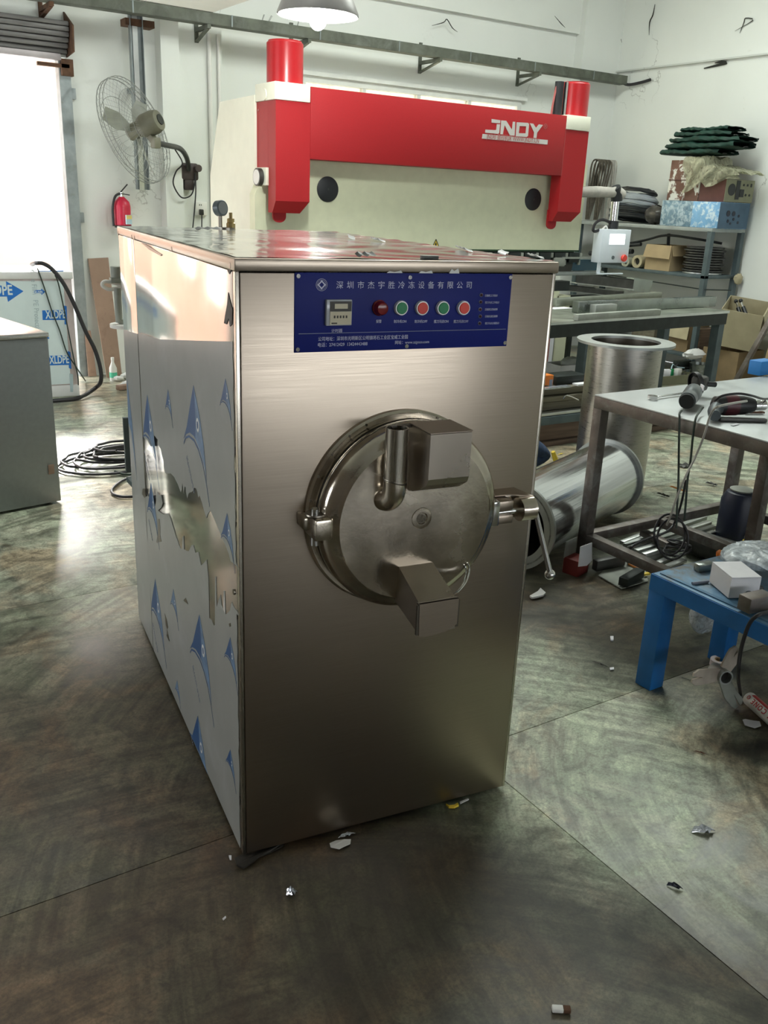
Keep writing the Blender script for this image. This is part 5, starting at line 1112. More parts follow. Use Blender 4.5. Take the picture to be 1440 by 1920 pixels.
t3, yc0, yc1 = crate('rusty_box', 'rust-brown steel box with white paint peeling off on top of the blue boxes', 'box', (1250, 370), (1308, 372), 6.78, zt1, zt2, 0.36, 'box_rust_peeled')
obj('box_seam', MB().bx(6.774, 6.78, yc0, yc1, (zt1 + zt2) / 2, (zt1 + zt2) / 2 + 0.008), 'box_maroon', t3)
zt3 = PX(1370, 335, 6.76).z
t4, yd0, yd1 = crate('switch_box', 'maroon box with olive switch panel of black holes beside the rusty box', 'box', (1309, 372), (1357, 372), 6.78, zt1, zt3, 0.42, 'box_maroon')
obj('switch_panel', MB().bx(6.782, 7.198, yd0 - 0.005, yd0, zt1 + 0.004, zt3 - 0.002), 'box_olive', t4)
ph = zt3 - zt1
for (fx, fz, wx, wz, rd) in ((0.2, 0.55, 0.06, 0.12, 1), (0.42, 0.55, 0.055, 0.17, 0), (0.58, 0.42, 0.06, 0.07, 0), (0.62, 0.78, 0.02, 0.02, 0), (0.76, 0.78, 0.02, 0.02, 0), (0.9, 0.78, 0.02, 0.03, 0), (0.74, 0.35, 0.025, 0.025, 1), (0.88, 0.35, 0.025, 0.025, 1)):
    x = 6.79 + fx * 0.40; z = zt1 + fz * ph
    mb = MB()
    if rd: mb.cyl((x, yd0 - 0.009, z), (x, yd0 - 0.005, z), wz * 0.45, n=16)
    else: mb.box((x, yd0 - 0.007, z), (wx, 0.004, wz))
    obj('switch_hole', mb, 'rubber_black', t4)
# green tarpaulin folded on top
gz0 = zt2 + 0.045
tp = thing('green_tarpaulin', 'dark green folded tarpaulin bundle on the very top of the box pile', 'tarpaulin', (6.92, 4.5, gz0))
yy0, yy1 = PX(1392, 290, 6.85).y, PX(1246, 290, 6.85).y
def roll_(y0, y1, z0, h, dep, ph):
    def fn(a, b):
        t_ = 2 * math.pi * b; c_, s_ = math.cos(t_), math.sin(t_)
        ex_ = 1 - 0.25 * (2 * a - 1) ** 4
        q = lambda x: math.copysign(abs(x) ** 0.45, x)
        return V((6.93 + dep * q(c_) * ex_ + 0.012 * math.sin(a * 21 + ph + b * 7), y0 + (y1 - y0) * a + 0.012 * math.sin(t_ * 2 + ph), z0 + h * (0.5 + 0.5 * q(s_) * ex_) + 0.010 * math.sin(a * 9 + ph) * (0.5 + 0.5 * s_) + 0.004 * math.sin(a * 47 + b * 31)))
    return MB().grid(36, 26, fn)
for i, (p, q, z, h, dp) in enumerate(((yy0 + 0.22, yy1 - 0.0, 0.004, 0.05, 0.20), (yy0 + 0.04, yy1 - 0.06, 0.057, 0.055, 0.21), (yy0 + 0.02, yy1 - 0.09, 0.115, 0.05, 0.2), (yy0 + 0.13, yy1 - 0.14, 0.168, 0.045, 0.19), (yy0 + 0.16, yy1 - 0.2, 0.216, 0.03, 0.17))):
    obj('fold', roll_(p, q, gz0 + z, h, dp, i * 1.7), 'tarp_green', tp)
# clear bag hanging over the boxes
def bag(a, b):
    y = yc0 + 0.14 - a * 0.62; top = zt2 + 0.024 if y > yc0 - 0.075 else zt2 - 0.12 * a
    x = 6.73 - 0.035 * math.sin(math.pi * min(1, b * 1.1)) + 0.012 * math.sin(a * 23 + b * 11)
    drop = 0.30 * (1 - a) ** 1.2 + 0.04
    if b < 0.35: return V((7.12 - b / 0.35 * 0.36, y, max(top, zt3 + 0.01) + 0.016 * math.sin(a * 17 + b * 30)))
    t_ = (b - 0.35) / 0.65
    return V((x, y + 0.02 * math.sin(t_ * 7 + a * 9), max(top, zt3 + 0.01) - drop * t_ + 0.01 * math.sin(a * 15 + t_ * 9)))
tag(obj('plastic_bag', MB().grid(30, 22, bag), 'bag_haze'), 'yellowish clear plastic bag draped over the rusty box and switch box', 'plastic bag')
# coils and bags on the left of the rack top
def hang_loop(u, vt, ub, vb, x, wd, n, name, lab, m):
    t_ = PX(u, vt, x); b_ = PX(ub, vb, x); b_.z = zS + 0.012
    mb = MB()
    for k in range(n):
        o = (k - n / 2) * 0.016; w2 = wd * (0.7 + 0.3 * math.sin(k * 2.1))
        P = [b_ + V((-0.01, w2, 0)), b_ * 0.5 + t_ * 0.5 + V((o * 0.6, w2, 0)), t_ + V((o, w2 * 0.9, -0.05)), t_ + V((o, 0, 0)), t_ + V((o, -w2 * 0.9, -0.05)), b_ * 0.5 + t_ * 0.5 + V((o * 0.6, -w2, 0)), b_ + V((-0.01, -w2, 0))]
        mb.tube(P, 0.008, 5, sub=5)
    tag(obj(name, mb, m), lab, 'rope')
hang_loop(1130, 300, 1110, 410, 6.92, 0.09, 12, 'rope_hank', 'brown rope hank standing in the corner of the rack top, left one', 'cord_brown')
hang_loop(1148, 301, 1134, 410, 7.10, 0.06, 5, 'rope_hank', 'thinner pale rope hank right of the brown hank on the rack top', 'wrap_grey')
def coil(c, rx, ry, n, r, h, name, lab, m, cat='hose coil', tilt=0.0):
    mb = MB()
    for k in range(n):
        rr = 1 - 0.05 * (k % 3); z = c.z + r + h * k / n
        mb.tube([V((c.x + rx * rr * math.cos(a), c.y + ry * rr * math.sin(a), z + tilt * math.cos(a) + random.uniform(-.004, .004))) for a in [2 * math.pi * j / 26 for j in range(26)]], r, 6, True)
    return tag(obj(name, mb, m), lab, cat)
c = V((6.98, 5.42, zS + 0.034)); coil(c, 0.18, 0.29, 5, 0.018, 0.10, 'hose_coil', 'black hose coil at the bottom of the pile on the rack top', 'hose_black', tilt=-0.03)
c = V((6.98, 5.42, zS + 0.168)); coil(c, 0.17, 0.27, 6, 0.016, 0.09, 'hose_coil', 'shiny pale grey hose coil lying on the black coil', 'hose_grey', tilt=-0.03)
c = V((6.98, 5.42, zS + 0.293)); coil(c, 0.16, 0.25, 3, 0.012, 0.03, 'hose_coil', 'thin dark hose coil on the very top of the coil pile', 'hose_black', tilt=-0.03)
tag(obj('dark_bag', MB().grid(20, 14, lambda a, b: V((6.84 + 0.11 * math.cos(2 * math.pi * a) * math.sin(math.pi * b) + 0.012 * math.sin(a * 40), 4.98 + 0.13 * math.sin(2 * math.pi * a) * math.sin(math.pi * b), zS + 0.008 + 0.09 * (1 - math.cos(math.pi * b)) + 0.008 * math.sin(a * 31 + b * 17)))), 'bag_dark'), 'crumpled dark plastic bag between the coils and the blue boxes', 'bag')
# middle shelf
zM = 0.99
def cbox(name, lab, loc, sz, rz, m='cardboard', flaps=True, cat='cardboard box', tilt=0):
    t_ = thing(name, lab, cat, loc, rz); w_, d_, h_ = sz; tk = 0.006
    mb = MB().bx(-w_ / 2, w_ / 2, -d_ / 2, d_ / 2, 0.001, tk).bx(-w_ / 2, -w_ / 2 + tk, -d_ / 2, d_ / 2, tk, h_).bx(w_ / 2 - tk, w_ / 2, -d_ / 2, d_ / 2, tk, h_).bx(-w_ / 2 + tk, w_ / 2 - tk, -d_ / 2, -d_ / 2 + tk, tk, h_).bx(-w_ / 2 + tk, w_ / 2 - tk, d_ / 2 - tk, d_ / 2, tk, h_)
    obj('carton', mb, m, t_, True)
    if flaps:
        obj('flap', MB().poly([(-w_ / 2 - 0.012, -d_ / 2, h_), (-w_ / 2 - 0.012, d_ / 2, h_), (-w_ / 2 - 0.04, d_ / 2 + 0.01, h_ * 0.5), (-w_ / 2 - 0.04, -d_ / 2 - 0.01, h_ * 0.48)], (0.005, 0, 0)), 'cardboard' if m != 'cardboard_pale' else 'cardboard_pale', t_, True)
        obj('flap', MB().poly([(-w_ / 2, -d_ / 2 - 0.004, h_), (w_ / 2, -d_ / 2 - 0.004, h_), (w_ / 2, -d_ / 2 - 0.03, h_ * 0.6), (-w_ / 2, -d_ / 2 - 0.03, h_ * 0.6)], (0, 0.005, 0)), m, t_, True)
    return t_
cbx = cbox('carton_box', 'tan cardboard box with open flap on the middle shelf of the rack', (6.92, 4.83, zM), (0.32, 0.30, 0.25), 0.1)
obj('tool_handle', MB().cyl((6.96, 4.86, zM + 0.1), (6.95, 4.88, zM + 0.36), 0.016, n=10), 'rubber_black', cbx)
for (u, v, r, lab) in ((1175, 484, 0.05, 'paper roll end behind the larger roll on the middle shelf'), (1196, 488, 0.065, 'larger paper roll lying end-on left of the tan carton')):
    p = PX(u, v, 6.76); mb = MB().lathe([(r * 0.55, 0.45), (r * 0.55, 0), (r, 0), (r, 0.45)], (6.745, p.y, zM + r + 0.002), V((1, 0.08, 0)), 28, False)
    t_ = thing('paper_roll', lab, 'roll', (6.74, p.y, zM)); obj('roll', mb, 'cardboard_pale' if r > 0.06 else 'bag_clear', t_); obj('core', MB().cyl((6.77, p.y, zM + r + 0.002), (6.78, p.y, zM + r + 0.002), r * 0.54), 'soil_dark', t_)
for k in range(11):
    c = V((6.98, 4.42, zM + 0.012 + k * 0.024)); rr = 0.19 + 0.012 * math.sin(k * 2.3)
    m_ = tag(obj('ring_plate', MB().lathe([(rr * 0.5, 0), (rr, 0), (rr, 0.014), (rr * 0.5, 0.014)], c - V((0, 0, 0.01)), (0, 0, 1), 30), 'steel_dark' if k else 'steel_edge'), (['bright steel ring at the bottom of the ring stack on the middle shelf'] + ['dark steel ring on the middle shelf, %s from the bottom of its stack' % w for w in ('second', 'third', 'fourth', 'fifth', 'sixth', 'seventh', 'eighth', 'ninth', 'tenth')] + ['dark steel ring on the very top of the stack on the middle shelf'])[k], 'ring', 'ring plates stacked on the middle shelf')
pts = [V((6.86, 5.5, zM + 0.2)), V((6.85, 5.1, zM + 0.28)), V((6.82, 4.8, zM + 0.345)), V((6.85, 4.45, zM + 0.33)), V((7.0, 4.25, zM + 0.30))]
tag(obj('black_pipe', MB().tube(pts, 0.012, 8, sub=5), 'hose_black'), 'bent black hose arching over the middle shelf carton', 'hose')
for (y0, z0, y1, z1, r, lab) in ((5.75, 0.16, 5.1, 0.24, 0.02, 'dark rod sticking out left of the rolls, upper one'), (5.8, 0.10, 5.2, 0.16, 0.025, 'dark rod sticking out left of the rolls, lower one')):
    tag(obj('dark_rod', MB().cyl((6.78, y0, zM + z0), (6.80, y1, zM + z1), r, n=12), 'hose_black'), lab, 'rod')
tag(obj('rag_bundle', MB().ball((7.19, 4.137, zM - 0.03), 0.06, (1, 0.5, 0.9), 12, 8, 0.15), 'cardboard_pale'), 'beige rag hanging at the end of the middle shelf', 'rag')
tag(obj('dark_sack', MB().ball((6.97, 5.62, 0.22 + 0.141), 0.18, (1, 1.6, 0.72), 18, 10, 0.05), 'soil_dark'), 'dark sack at the far end of the bottom shelf of the rack', 'sack')
# ================================================================== RIGHT SIDE: DRUMS, TABLE, STOCK ON THE FLOOR
def ext(o, mb, m, p, **k): return obj(o, mb, m, p, **k)
# standing flanged drum
SD = V((3.12, 1.80, 0))
zt = PY(1175, 641, 1.80).z
dr = thing('flanged_drum', 'upright brushed steel drum with a flat flange on top behind the table', 'drum', SD)
R_ = 0.203
obj('shell', MB().lathe([(R_ - 0.008, 0.0), (R_, 0.0), (R_, zt - 0.006), (R_ - 0.008, zt - 0.006)], SD, (0, 0, 1), 64, False), 'drum_steel', dr)
obj('shell_lining', MB().lathe([(R_ - 0.009, 0.0), (R_ - 0.009, zt - 0.004)], SD, (0, 0, 1), 64, False), 'dark_steel', dr)
obj('flange', MB().lathe([(R_ - 0.01, zt - 0.006), (0.268, zt - 0.006), (0.268, zt + 0.008), (R_ - 0.014, zt + 0.008), (R_ - 0.014, zt - 0.006)], SD, (0, 0, 1), 64, False), 'drum_flange', dr)
obj('floor_plate', MB().cyl(SD + V((0, 0, 0.0)), SD + V((0, 0, 0.01)), R_ - 0.01, n=40), 'dark_steel', dr)
# lying flanged drum
RF_ = 0.208; RS_ = 0.19
A0, A1 = V((1.83, 1.155, RF_)), V((2.80, 1.525, RF_))
ld = thing('flanged_drum', 'polished steel drum lying on its side behind the freezing machine', 'drum', (A0.x, A0.y, 0), math.atan2(A1.y - A0.y, A1.x - A0.x))
ax = (A1 - A0); La = ax.length; axn = ax.normalized()
obj('shell', MB().lathe([(RS_ - 0.007, 0.0), (RS_, 0.0), (RS_, La), (RS_ - 0.007, La)], A0, axn, 72, False), 'drum_mirror', ld)
obj('shell_lining', MB().lathe([(RS_ - 0.008, 0.0), (RS_ - 0.008, La - 0.01), (0.001, La - 0.008)], A0, axn, 64, False), 'gasket', ld)
for h, nm in ((0.0, 'front_flange'), (La - 0.012, 'rear_flange')):
    obj(nm, MB().lathe([(RS_ - (0.034 if h == 0 else 0.012), h), (RF_, h), (RF_, h + 0.014), (RS_ - (0.034 if h == 0 else 0.012), h + 0.014), (RS_ - (0.034 if h == 0 else 0.012), h)], A0, axn, 72, False), 'drum_flange', ld)

# work table
TX, TY, TZ = 2.15, 1.06, 0.80
wt_ = thing('work_table', 'grey steel work table with tools on top at the right edge of the picture', 'table', (TX, TY, 0))
TXR, TYF = 3.75, -0.75
obj('table_top', MB().bx(TX, TXR, TYF, TY, TZ - 0.006, TZ, 0.001), 'table_top', wt_)
for x0, x1, y0, y1 in ((TX, TX + 0.05, TYF, TY), (TX + 0.05, TXR, TY - 0.05, TY), (TXR - 0.05, TXR, TYF, TY - 0.05), (TX + 0.05, TXR - 0.05, TYF, TYF + 0.05)):
    obj('apron_rail', MB().bx(x0, x1, y0, y1, TZ - 0.058, TZ - 0.0065, 0.003), 'table_frame', wt_)
LX = 3.17; LB = 2.665
legs = [(TX, TY - 0.05), (LX, TY - 0.05), (LB - 0.025, 0.49), (TX, TYF), (LX, TYF)]
for x, y in legs: obj('leg', MB().bx(x, x + 0.05, y, y + 0.05, 0, TZ - 0.058, 0.003), 'table_frame', wt_)
bzt = 0.16
obj('lower_rail', MB().bx(TX + 0.05, LX, TY - 0.05, TY - 0.005, bzt - 0.045, bzt, 0.003), 'table_frame', wt_)
obj('lower_rail', MB().bx(TX + 0.002, TX + 0.048, TYF + 0.05, TY - 0.05, bzt - 0.045, bzt, 0.003), 'table_frame', wt_)
obj('lower_rail', MB().bx(LB - 0.022, LB + 0.022, 0.54, TY - 0.05, bzt - 0.045, bzt, 0.003), 'table_frame', wt_)
obj('lower_rail', MB().bx(LX + 0.002, LX + 0.048, TYF + 0.05, TY - 0.05, bzt - 0.045, bzt, 0.003), 'table_frame', wt_)
def TT(u, v, h=0.0): return G(u, v, TZ + h)
# combination spanner
a, b = TT(1222, 747, 0.006), TT(1280, 739, 0.006)
sp1 = thing('spanner', 'chrome ring spanner lying at the left end of the table', 'spanner', a)
obj('shaft', MB().bar(a + (b - a) * 0.14 + V((0, 0, 0.004)), b + V((0, 0, 0.004)), 0.012, 0.006, 0.002), 'chrome', sp1)
obj('ring_head', MB().lathe([(0.012, -0.004), (0.021, -0.004), (0.021, 0.008), (0.012, 0.008), (0.012, -0.004)], a + V((0.004, 0, 0.004)), (0, 0, 1), 20, False), 'chrome', sp1)
# angle grinder: body points toward the viewer, head at the rear
g0, g1 = TT(1288, 752, 0.040), TT(1311, 720, 0.058)
gr = thing('angle_grinder', 'dark grey angle grinder lying with its grip toward the viewer on the table', 'grinder', (g0.x, g0.y, TZ))
gd = (g1 - g0).normalized()
obj('body', MB().lathe([(0.026, 0), (0.034, 0.006), (0.035, 0.05), (0.033, 0.07), (0.036, 0.08), (0.037, 0.17), (0.030, 0.185)], g0, g1 - g0, 24), 'tool_grey', gr)
obj('end_cap', MB().cyl(g0 - gd * 0.012, g0 + gd * 0.004, 0.03), 'tool_black', gr)
obj('gear_head', MB().box(g1 + gd * 0.015, (0.07, 0.06, 0.066), 0.3, 0.014), 'steel_dark', gr)
obj('guard', MB().lathe([(0.05, -0.028), (0.054, -0.028), (0.054, -0.012), (0.02, -0.01)], g1 + gd * 0.02 + V((0.0, 0, 0.0)), V((0.75, -0.25, 0.15)), 28, False), 'tool_black', gr)
obj('rating_label', MB().box(g0 + (g1 - g0) * 0.62 + V((0.031, -0.012, 0.012)), (0.004, 0.045, 0.022), -0.6), 'white_paper', gr)
obj('side_knob', MB().cyl(g1 + V((0.02, 0, 0.0)), g1 + V((0.085, -0.02, -0.005)), 0.012, n=12), 'tool_black', gr)
# power drill
d0, d1 = TT(1322, 760, 0.047), TT(1410, 760, 0.05)
dl = thing('power_drill', 'black and maroon electric drill with silver chuck lying on the table', 'drill', (d0.x, d0.y, TZ))
dv = (d1 - d0).normalized()
obj('motor_body', MB().lathe([(0.02, 0), (0.036, 0.01), (0.04, 0.05), (0.038, 0.13), (0.032, 0.16), (0.026, 0.175)], d0 + dv * 0.03, dv, 24), 'tool_black', dl)
obj('grip', MB().tube([d0 + dv * 0.06 + V((0, 0, -0.004)), d0 + dv * 0.02 + V((-0.02, -0.04, -0.012)), d0 + V((-0.05, -0.09, -0.018))], [0.03, 0.026, 0.022], 14, sub=4), 'tool_grey', dl)
obj('name_band', MB().lathe([(0.0405, 0.045), (0.0412, 0.06), (0.0405, 0.10)], d0 + dv * 0.03, dv, 24, False), 'tool_maroon', dl)
obj('chuck', MB().lathe([(0.021, 0), (0.023, 0.008), (0.023, 0.022), (0.0205, 0.025), (0.022, 0.03), (0.021, 0.046), (0.011, 0.058)], d0 + dv * 0.205, dv, 24), 'chrome', dl)
obj('drill_bit', MB().cyl(d0 + dv * 0.26, d0 + dv * 0.33, 0.004, n=8), 'brass', dl)
# flat bars under the drill
a, b = TT(1348, 786, 0.009), TT(1436, 788, 0.009)
tag(obj('flat_file', MB().bar(a, b, 0.026, 0.014, 0.003), 'steel_dark'), 'dark flat bar lying on the table in front of the drill', 'file')
a, b = TT(1395, 773, 0.008), TT(1432, 773, 0.008)
tag(obj('steel_strip', MB().bar(a, b, 0.02, 0.008, 0.002), 'rust'), 'short rusty strip half under the drill, behind the dark bar', 'strip')
a = TT(1378, 796, 0.003); tag(obj('paper_scrap', MB().box(a, (0.05, 0.012, 0.002), 0.2), 'white_paper'), 'small white paper strip on the table before the dark bar', 'scrap')
# two blue blocks at the far end of the table
p = TT(1412, 700); b1 = tag(obj('blue_block', MB().box((p.x + 0.02, p.y - 0.03, TZ + 0.037), (0.13, 0.07, 0.072), 0.05, 0.004), 'blue_brick'), 'bright blue block at the rear of the table top, left of two', 'block')
p = TT(1440, 692); tag(obj('blue_block', MB().box((p.x + 0.07, p.y - 0.11, TZ + 0.037), (0.12, 0.07, 0.072), 0.05, 0.004), 'blue_brick'), 'bright blue block cut by the right edge of the picture', 'block')
# cords hanging over the table edge
def hang(pts, r, m, lab):
    return tag(obj('tool_cord', MB().tube(pts, r, 7, sub=6), m), lab, 'cord')
ex_ = TX - 0.012
def E_(u, v): return PX(u, v, ex_ - (0.0 if u < 1280 else 0.014 if 1290 < u < 1306 else 0.028))
hang([TT(1278, 770, 0.02), TT(1274, 776, 0.012), E_(1274, 786), E_(1273, 830), E_(1272, 900), PX(1270, 940, TX - 0.02), PX(1268, 990, TX - 0.02)], 0.0045, 'cable_green', 'leftmost of the green-black cords hanging straight down from the grinder')
hang([TT(1318, 764, 0.03), TT(1312, 772, 0.02), E_(1304, 786), E_(1299, 820), E_(1295, 860), PX(1289, 900, TX - 0.05), PX(1286, 940, TX - 0.05), PX(1283, 975, TX - 0.05)], 0.0045, 'cable_green', 'middle cord hanging from the drill handle, dark')
hang([TT(1400, 752, 0.10), TT(1370, 757, 0.125), TT(1343, 764, 0.125), TT(1333, 776, 0.06), E_(1328, 790), E_(1318, 822), E_(1303, 858), PX(1287, 890, TX - 0.075), PX(1270, 930, TX - 0.08), PX(1258, 965, TX - 0.08), PX(1250, 985, TX - 0.08)], 0.0045, 'wrap_grey', 'greyish cord lying across the drill and slanting down to the left')
hang([TT(1340, 752, 0.13), TT(1355, 742, 0.155), TT(1385, 738, 0.16), TT(1410, 742, 0.15), TT(1432, 748, 0.09), TT(1452, 746, 0.02)], 0.0045, 'cable', 'short black cord looping over the top of the drill')
hang([G(1286, 900, 0.42), G(1277, 945, 0.3), G(1262, 985, 0.18), G(1240, 1002, 0.17), G(1215, 1010, 0.17), G(1185, 1025, 0.17), G(1176, 1045, 0.06), G(1178, 1055, 0.012)], 0.0055, 'cable', 'black cord running left over the lower table rail')
lc = G(1255, 1008, 0.20); mb = MB()
for k in range(2): mb.tube([lc + V((0.10 * math.cos(a), -0.02 + 0.03 * math.sin(a) + 0.02 * k, 0.085 * math.sin(a) + 0.015 * k)) for a in [2 * math.pi * j / 24 for j in range(24)]], 0.005, 6, True)
tag(obj('cord_loop', mb, 'cable'), 'upright loop of black cord below the table', 'cord')
lc = G(1272, 1020, 0.13); mb = MB()
for k in range(4): mb.tube([lc + V((0.07 * math.cos(a) * (1 - .1 * k), 0.05 * math.sin(a), 0.012 * k - 0.03 + 0.01 * math.cos(a + k))) for a in [2 * math.pi * j / 20 for j in range(20)]], 0.005, 6, True)
tag(obj('cord_bundle', mb, 'cable'), 'small dark bundle of cord on the floor under the table', 'cord')

# bright steel strips lying under the table
k = 0
for (u0, v0, u1, v1, z, wd, m, lab) in ((1166, 1018, 1318, 960, 0.05, 0.045, 'steel_edge', 'bright steel strip at the very back of the bundle under the table'),
                                 (1172, 1023, 1322, 970, 0.05, 0.045, 'drum_flange', 'second steel strip from the back in the bundle under the table'),
                                 (1180, 1029, 1330, 980, 0.05, 0.05, 'steel_edge', 'third steel strip from the back in the bundle under the table'),
                                 (1192, 1034, 1338, 988, 0.05, 0.05, 'drum_flange', 'fourth steel strip from the back, passing the dark canister'),
                                 (1206, 1041, 1340, 998, 0.05, 0.045, 'steel_edge', 'front steel strip of the bundle, nearest the dark round bar')):
    a, b = G(u0, v0, z), G(u1, v1, z)
    tag(obj('steel_strip', MB().bar(a, b, wd * 0.62, 0.02, 0.003), m), lab, 'strip')
for (u0, v0, u1, v1, wd, lab) in ((1214, 1050, 1250, 1035, 0.035, 'short bright offcut below the strip bundle, leftmost'), (1226, 1060, 1268, 1040, 0.03, 'short bright offcut below the strip bundle, middle'), (1240, 1068, 1282, 1050, 0.035, 'short bright offcut below the strip bundle, nearest the blue table')):
    a, b = G(u0, v0, 0.02), G(u1, v1, 0.02); tag(obj('steel_offcut', MB().bar(a, b, wd, 0.016, 0.003), 'steel_edge'), lab, 'offcut')
a, b = G(1296, 1014, 0.064), G(1420, 1054, 0.064)
tag(obj('round_bar', MB().cyl(a, b, 0.062, n=28), 'steel_dark'), 'thick dark round bar lying on the floor under the table', 'steel bar')
a, b = G(1205, 998, 0.085), G(1258, 1024, 0.085); tag(obj('grey_angle_bar', MB().bar(a, b, 0.04, 0.03, 0.003), 'table_frame'), 'short grey bar crossing the bright strips under the table', 'steel bar')
p = G(1391, 1008) + V((-0.13, -0.09, 0)); cn = thing('canister', 'dark blue canister with pale print standing under the table', 'canister', p)
hh = PY(1388, 925, p.y + 0.02).z
obj('body', MB().lathe([(0.085, 0), (0.09, 0.01), (0.09, hh - 0.05), (0.07, hh - 0.01), (0.05, hh)], p + V((0.0, 0.05, 0)), (0, 0, 1), 30), 'blue_dark', cn)
for k in range(4): obj('print_band', MB().box(p + V((-0.02 + 0.01 * k, -0.041 - 0.0 * k, 0.08 + 0.05 * k)), (0.06 - 0.008 * k, 0.004, 0.012), 0.1), 'fin_grey', cn)
obj('rim', MB().lathe([(0.052, hh - 0.004), (0.058, hh + 0.006), (0.05, hh + 0.008)], p + V((0.0, 0.05, 0)), (0, 0, 1), 24), 'plate_grey', cn)
# small clutter between the drum and the blue table
p = G(1092, 1078); rb = thing('small_carton', 'small dark red carton with a white flap by the table foot', 'carton', p, 0.25)
obj('carton', MB().bx(-0.045, 0.045, 0, 0.08, 0.0, 0.075, 0.003), 'red_box', rb, True)
obj('flap', MB().poly([(-0.05, -0.002, 0.15), (0.042, -0.006, 0.148), (0.05, -0.012, 0.06), (0.0, -0.016, 0.05), (-0.065, -0.012, 0.062)], (0, 0.003, 0)), 'white_paper', rb, True)
obj('back_flap', MB().bx(-0.045, 0.045, 0.075, 0.08, 0.07, 0.15), 'plate_grey', rb, True)
a, b = G(1115, 1060, 0.034), G(1168, 1049, 0.036); tag(obj('dark_angle_bar', MB().bar(a, b, 0.035, 0.05, 0.003), 'steel_dark'), 'dark bar lying right of the small red carton', 'steel bar')
a, b = G(1168, 1092, 0.034), G(1200, 1073, 0.034); tag(obj('black_square_tube', MB().bar(a, b, 0.045, 0.04, 0.004), 'iron_black'), 'short black square tube with pale top near the blue table corner', 'steel tube')
p = G(1165, 1062, 0.005); tag(obj('grey_floor_patch', MB().poly([G(1122, 1080, 0.004), G(1150, 1052, 0.004), G(1205, 1050, 0.004), G(1215, 1090, 0.004), G(1165, 1105, 0.004)], (0, 0, 0.004)), 'plate_grey'), 'pale grey flat patch on the floor left of the blue table', 'sheet')  # thin paler polygon laid over the floor
p = G(1188, 1062, 0.02); tag(obj('orange_tag', MB().bar(G(1180, 1057, 0.015), G(1200, 1066, 0.015), 0.02, 0.01, 0.002), 'orange_label'), 'orange and white wrapper near the black square tube', 'wrapper')
tag(obj('yellow_tag', MB().bar(G(1205, 1077, 0.02), G(1217, 1075, 0.02), 0.018, 0.01, 0.002), 'yellow'), 'tiny yellow wrapper at the blue table corner', 'wrapper')
for (u0, v0, u1, v1, lab) in ((1262, 915, 1282, 922, 'crumpled orange and white paper on the bright floor under the table'), (1238, 928, 1251, 931, 'small brown leaf-like scrap left of the orange paper'), (1275, 875, 1292, 872, 'dark grey scrap on the bright floor behind the cords'), (1330, 908, 1340, 909, 'tiny dark chip on the bright floor right of the cords')):
    a, b = G(u0, v0, 0.006), G(u1, v1, 0.006)
    tag(obj('floor_scrap', MB().grid(5, 3, lambda s, t_: a + (b - a) * s + V((0, 0.06 * (t_ - 0.5), 0.012 * abs(math.sin(s * 5 + t_ * 3)))) ), 'orange_label' if u0 == 1262 else 'steel_dark'), lab, 'scrap')
a, b = G(1360, 1040, 0.155), G(1388, 1043, 0.155)
sd = thing('screwdriver', 'screwdriver with orange handle on the floor behind the blue table', 'screwdriver', a)
obj('handle', MB().lathe([(0.012, 0), (0.018, 0.01), (0.016, 0.06), (0.02, 0.09), (0.012, 0.1)], b, a - b, 14), 'orange', sd)
obj('blade', MB().cyl(b, b + (b - a).normalized() * 0.09, 0.005, n=8), 'chrome', sd)
a = G(1394, 1048, 0.0); ys = thing('yellow_valve', 'small yellow tap handle standing behind the blue table', 'tap', a)
obj('stem', MB().cyl(a, a + V((0, 0, 0.07)), 0.01, n=10), 'brass', ys); obj('handle', MB().box(a + V((0, 0, 0.085)), (0.05, 0.03, 0.034), 0.3, 0.004), 'yellow', ys)

# beam stack on the floor in front of the bench
SX0, SX1, SY = 2.72, 5.12, 2.72
lay = [(0.0, 0.035, 0.10, 'wood_brown', 0.0), (0.04, 0.155, 0.30, 'wood_brown', 0.02), (0.157, 0.215, 0.26, 'rack_blue', -0.01), (0.217, 0.24, 0.22, 'steel_edge', 0.0), (0.243, 0.30, 0.3, 'wood_beam', 0.05), (0.308, 0.345, 0.28, 'wood_beam', 0.02), (0.352, 0.40, 0.3, 'wood_beam', 0.04)]
labs = ['thin pale batten on the floor under the beam stack', 'broad brown timber at the bottom of the beam stack', 'blue-grey steel channel on the brown timber', 'bright galvanised strip on the blue-grey channel', 'olive timber just above the galvanised strip', 'olive timber in the middle of the beam stack', 'olive timber at the top of the beam stack']
for (z0, z1, dp, m, dy), lab in zip(lay, labs):
    tag(obj('stock_beam', MB().bx(SX0 - random.uniform(0, 0.2), SX1 - (1.0 if z0 > 0.24 else random.uniform(0, 0.05)), SY + dy, SY + dy + dp * 0.68, z0, z1 - 0.001, 0.004), m), lab, 'beam')
zs = 0.40
def SG(u, v, z): return G(u, v, z)
a, b = PY(1036, 722, 2.85), PY(1090, 728, 2.85)
tag(obj('black_plate', MB().bar(V((a.x, 2.89, zs + 0.031)), V((b.x, 2.89, zs + 0.031)), 0.15, 0.06, 0.004), 'iron_black'), 'black steel plate lying on the beam stack', 'plate')
a, b = PY(1094, 726, 2.86), PY(1113, 724, 2.86)
tag(obj('bright_tube', MB().cyl(V((a.x, 2.86, zs + 0.03)), V((b.x + 0.1, 2.86, zs + 0.03)), 0.025, n=16), 'steel_edge'), 'bright tube end on the beam stack beside the black plate', 'tube')
a = PY(1090, 740, 2.78); tag(obj('pale_sheet', MB().bx(a.x - 0.08, a.x + 0.2, 2.74, 2.80, zs, zs + 0.012), 'white_paper'), 'pale sheet on the front edge of the beam stack', 'sheet')
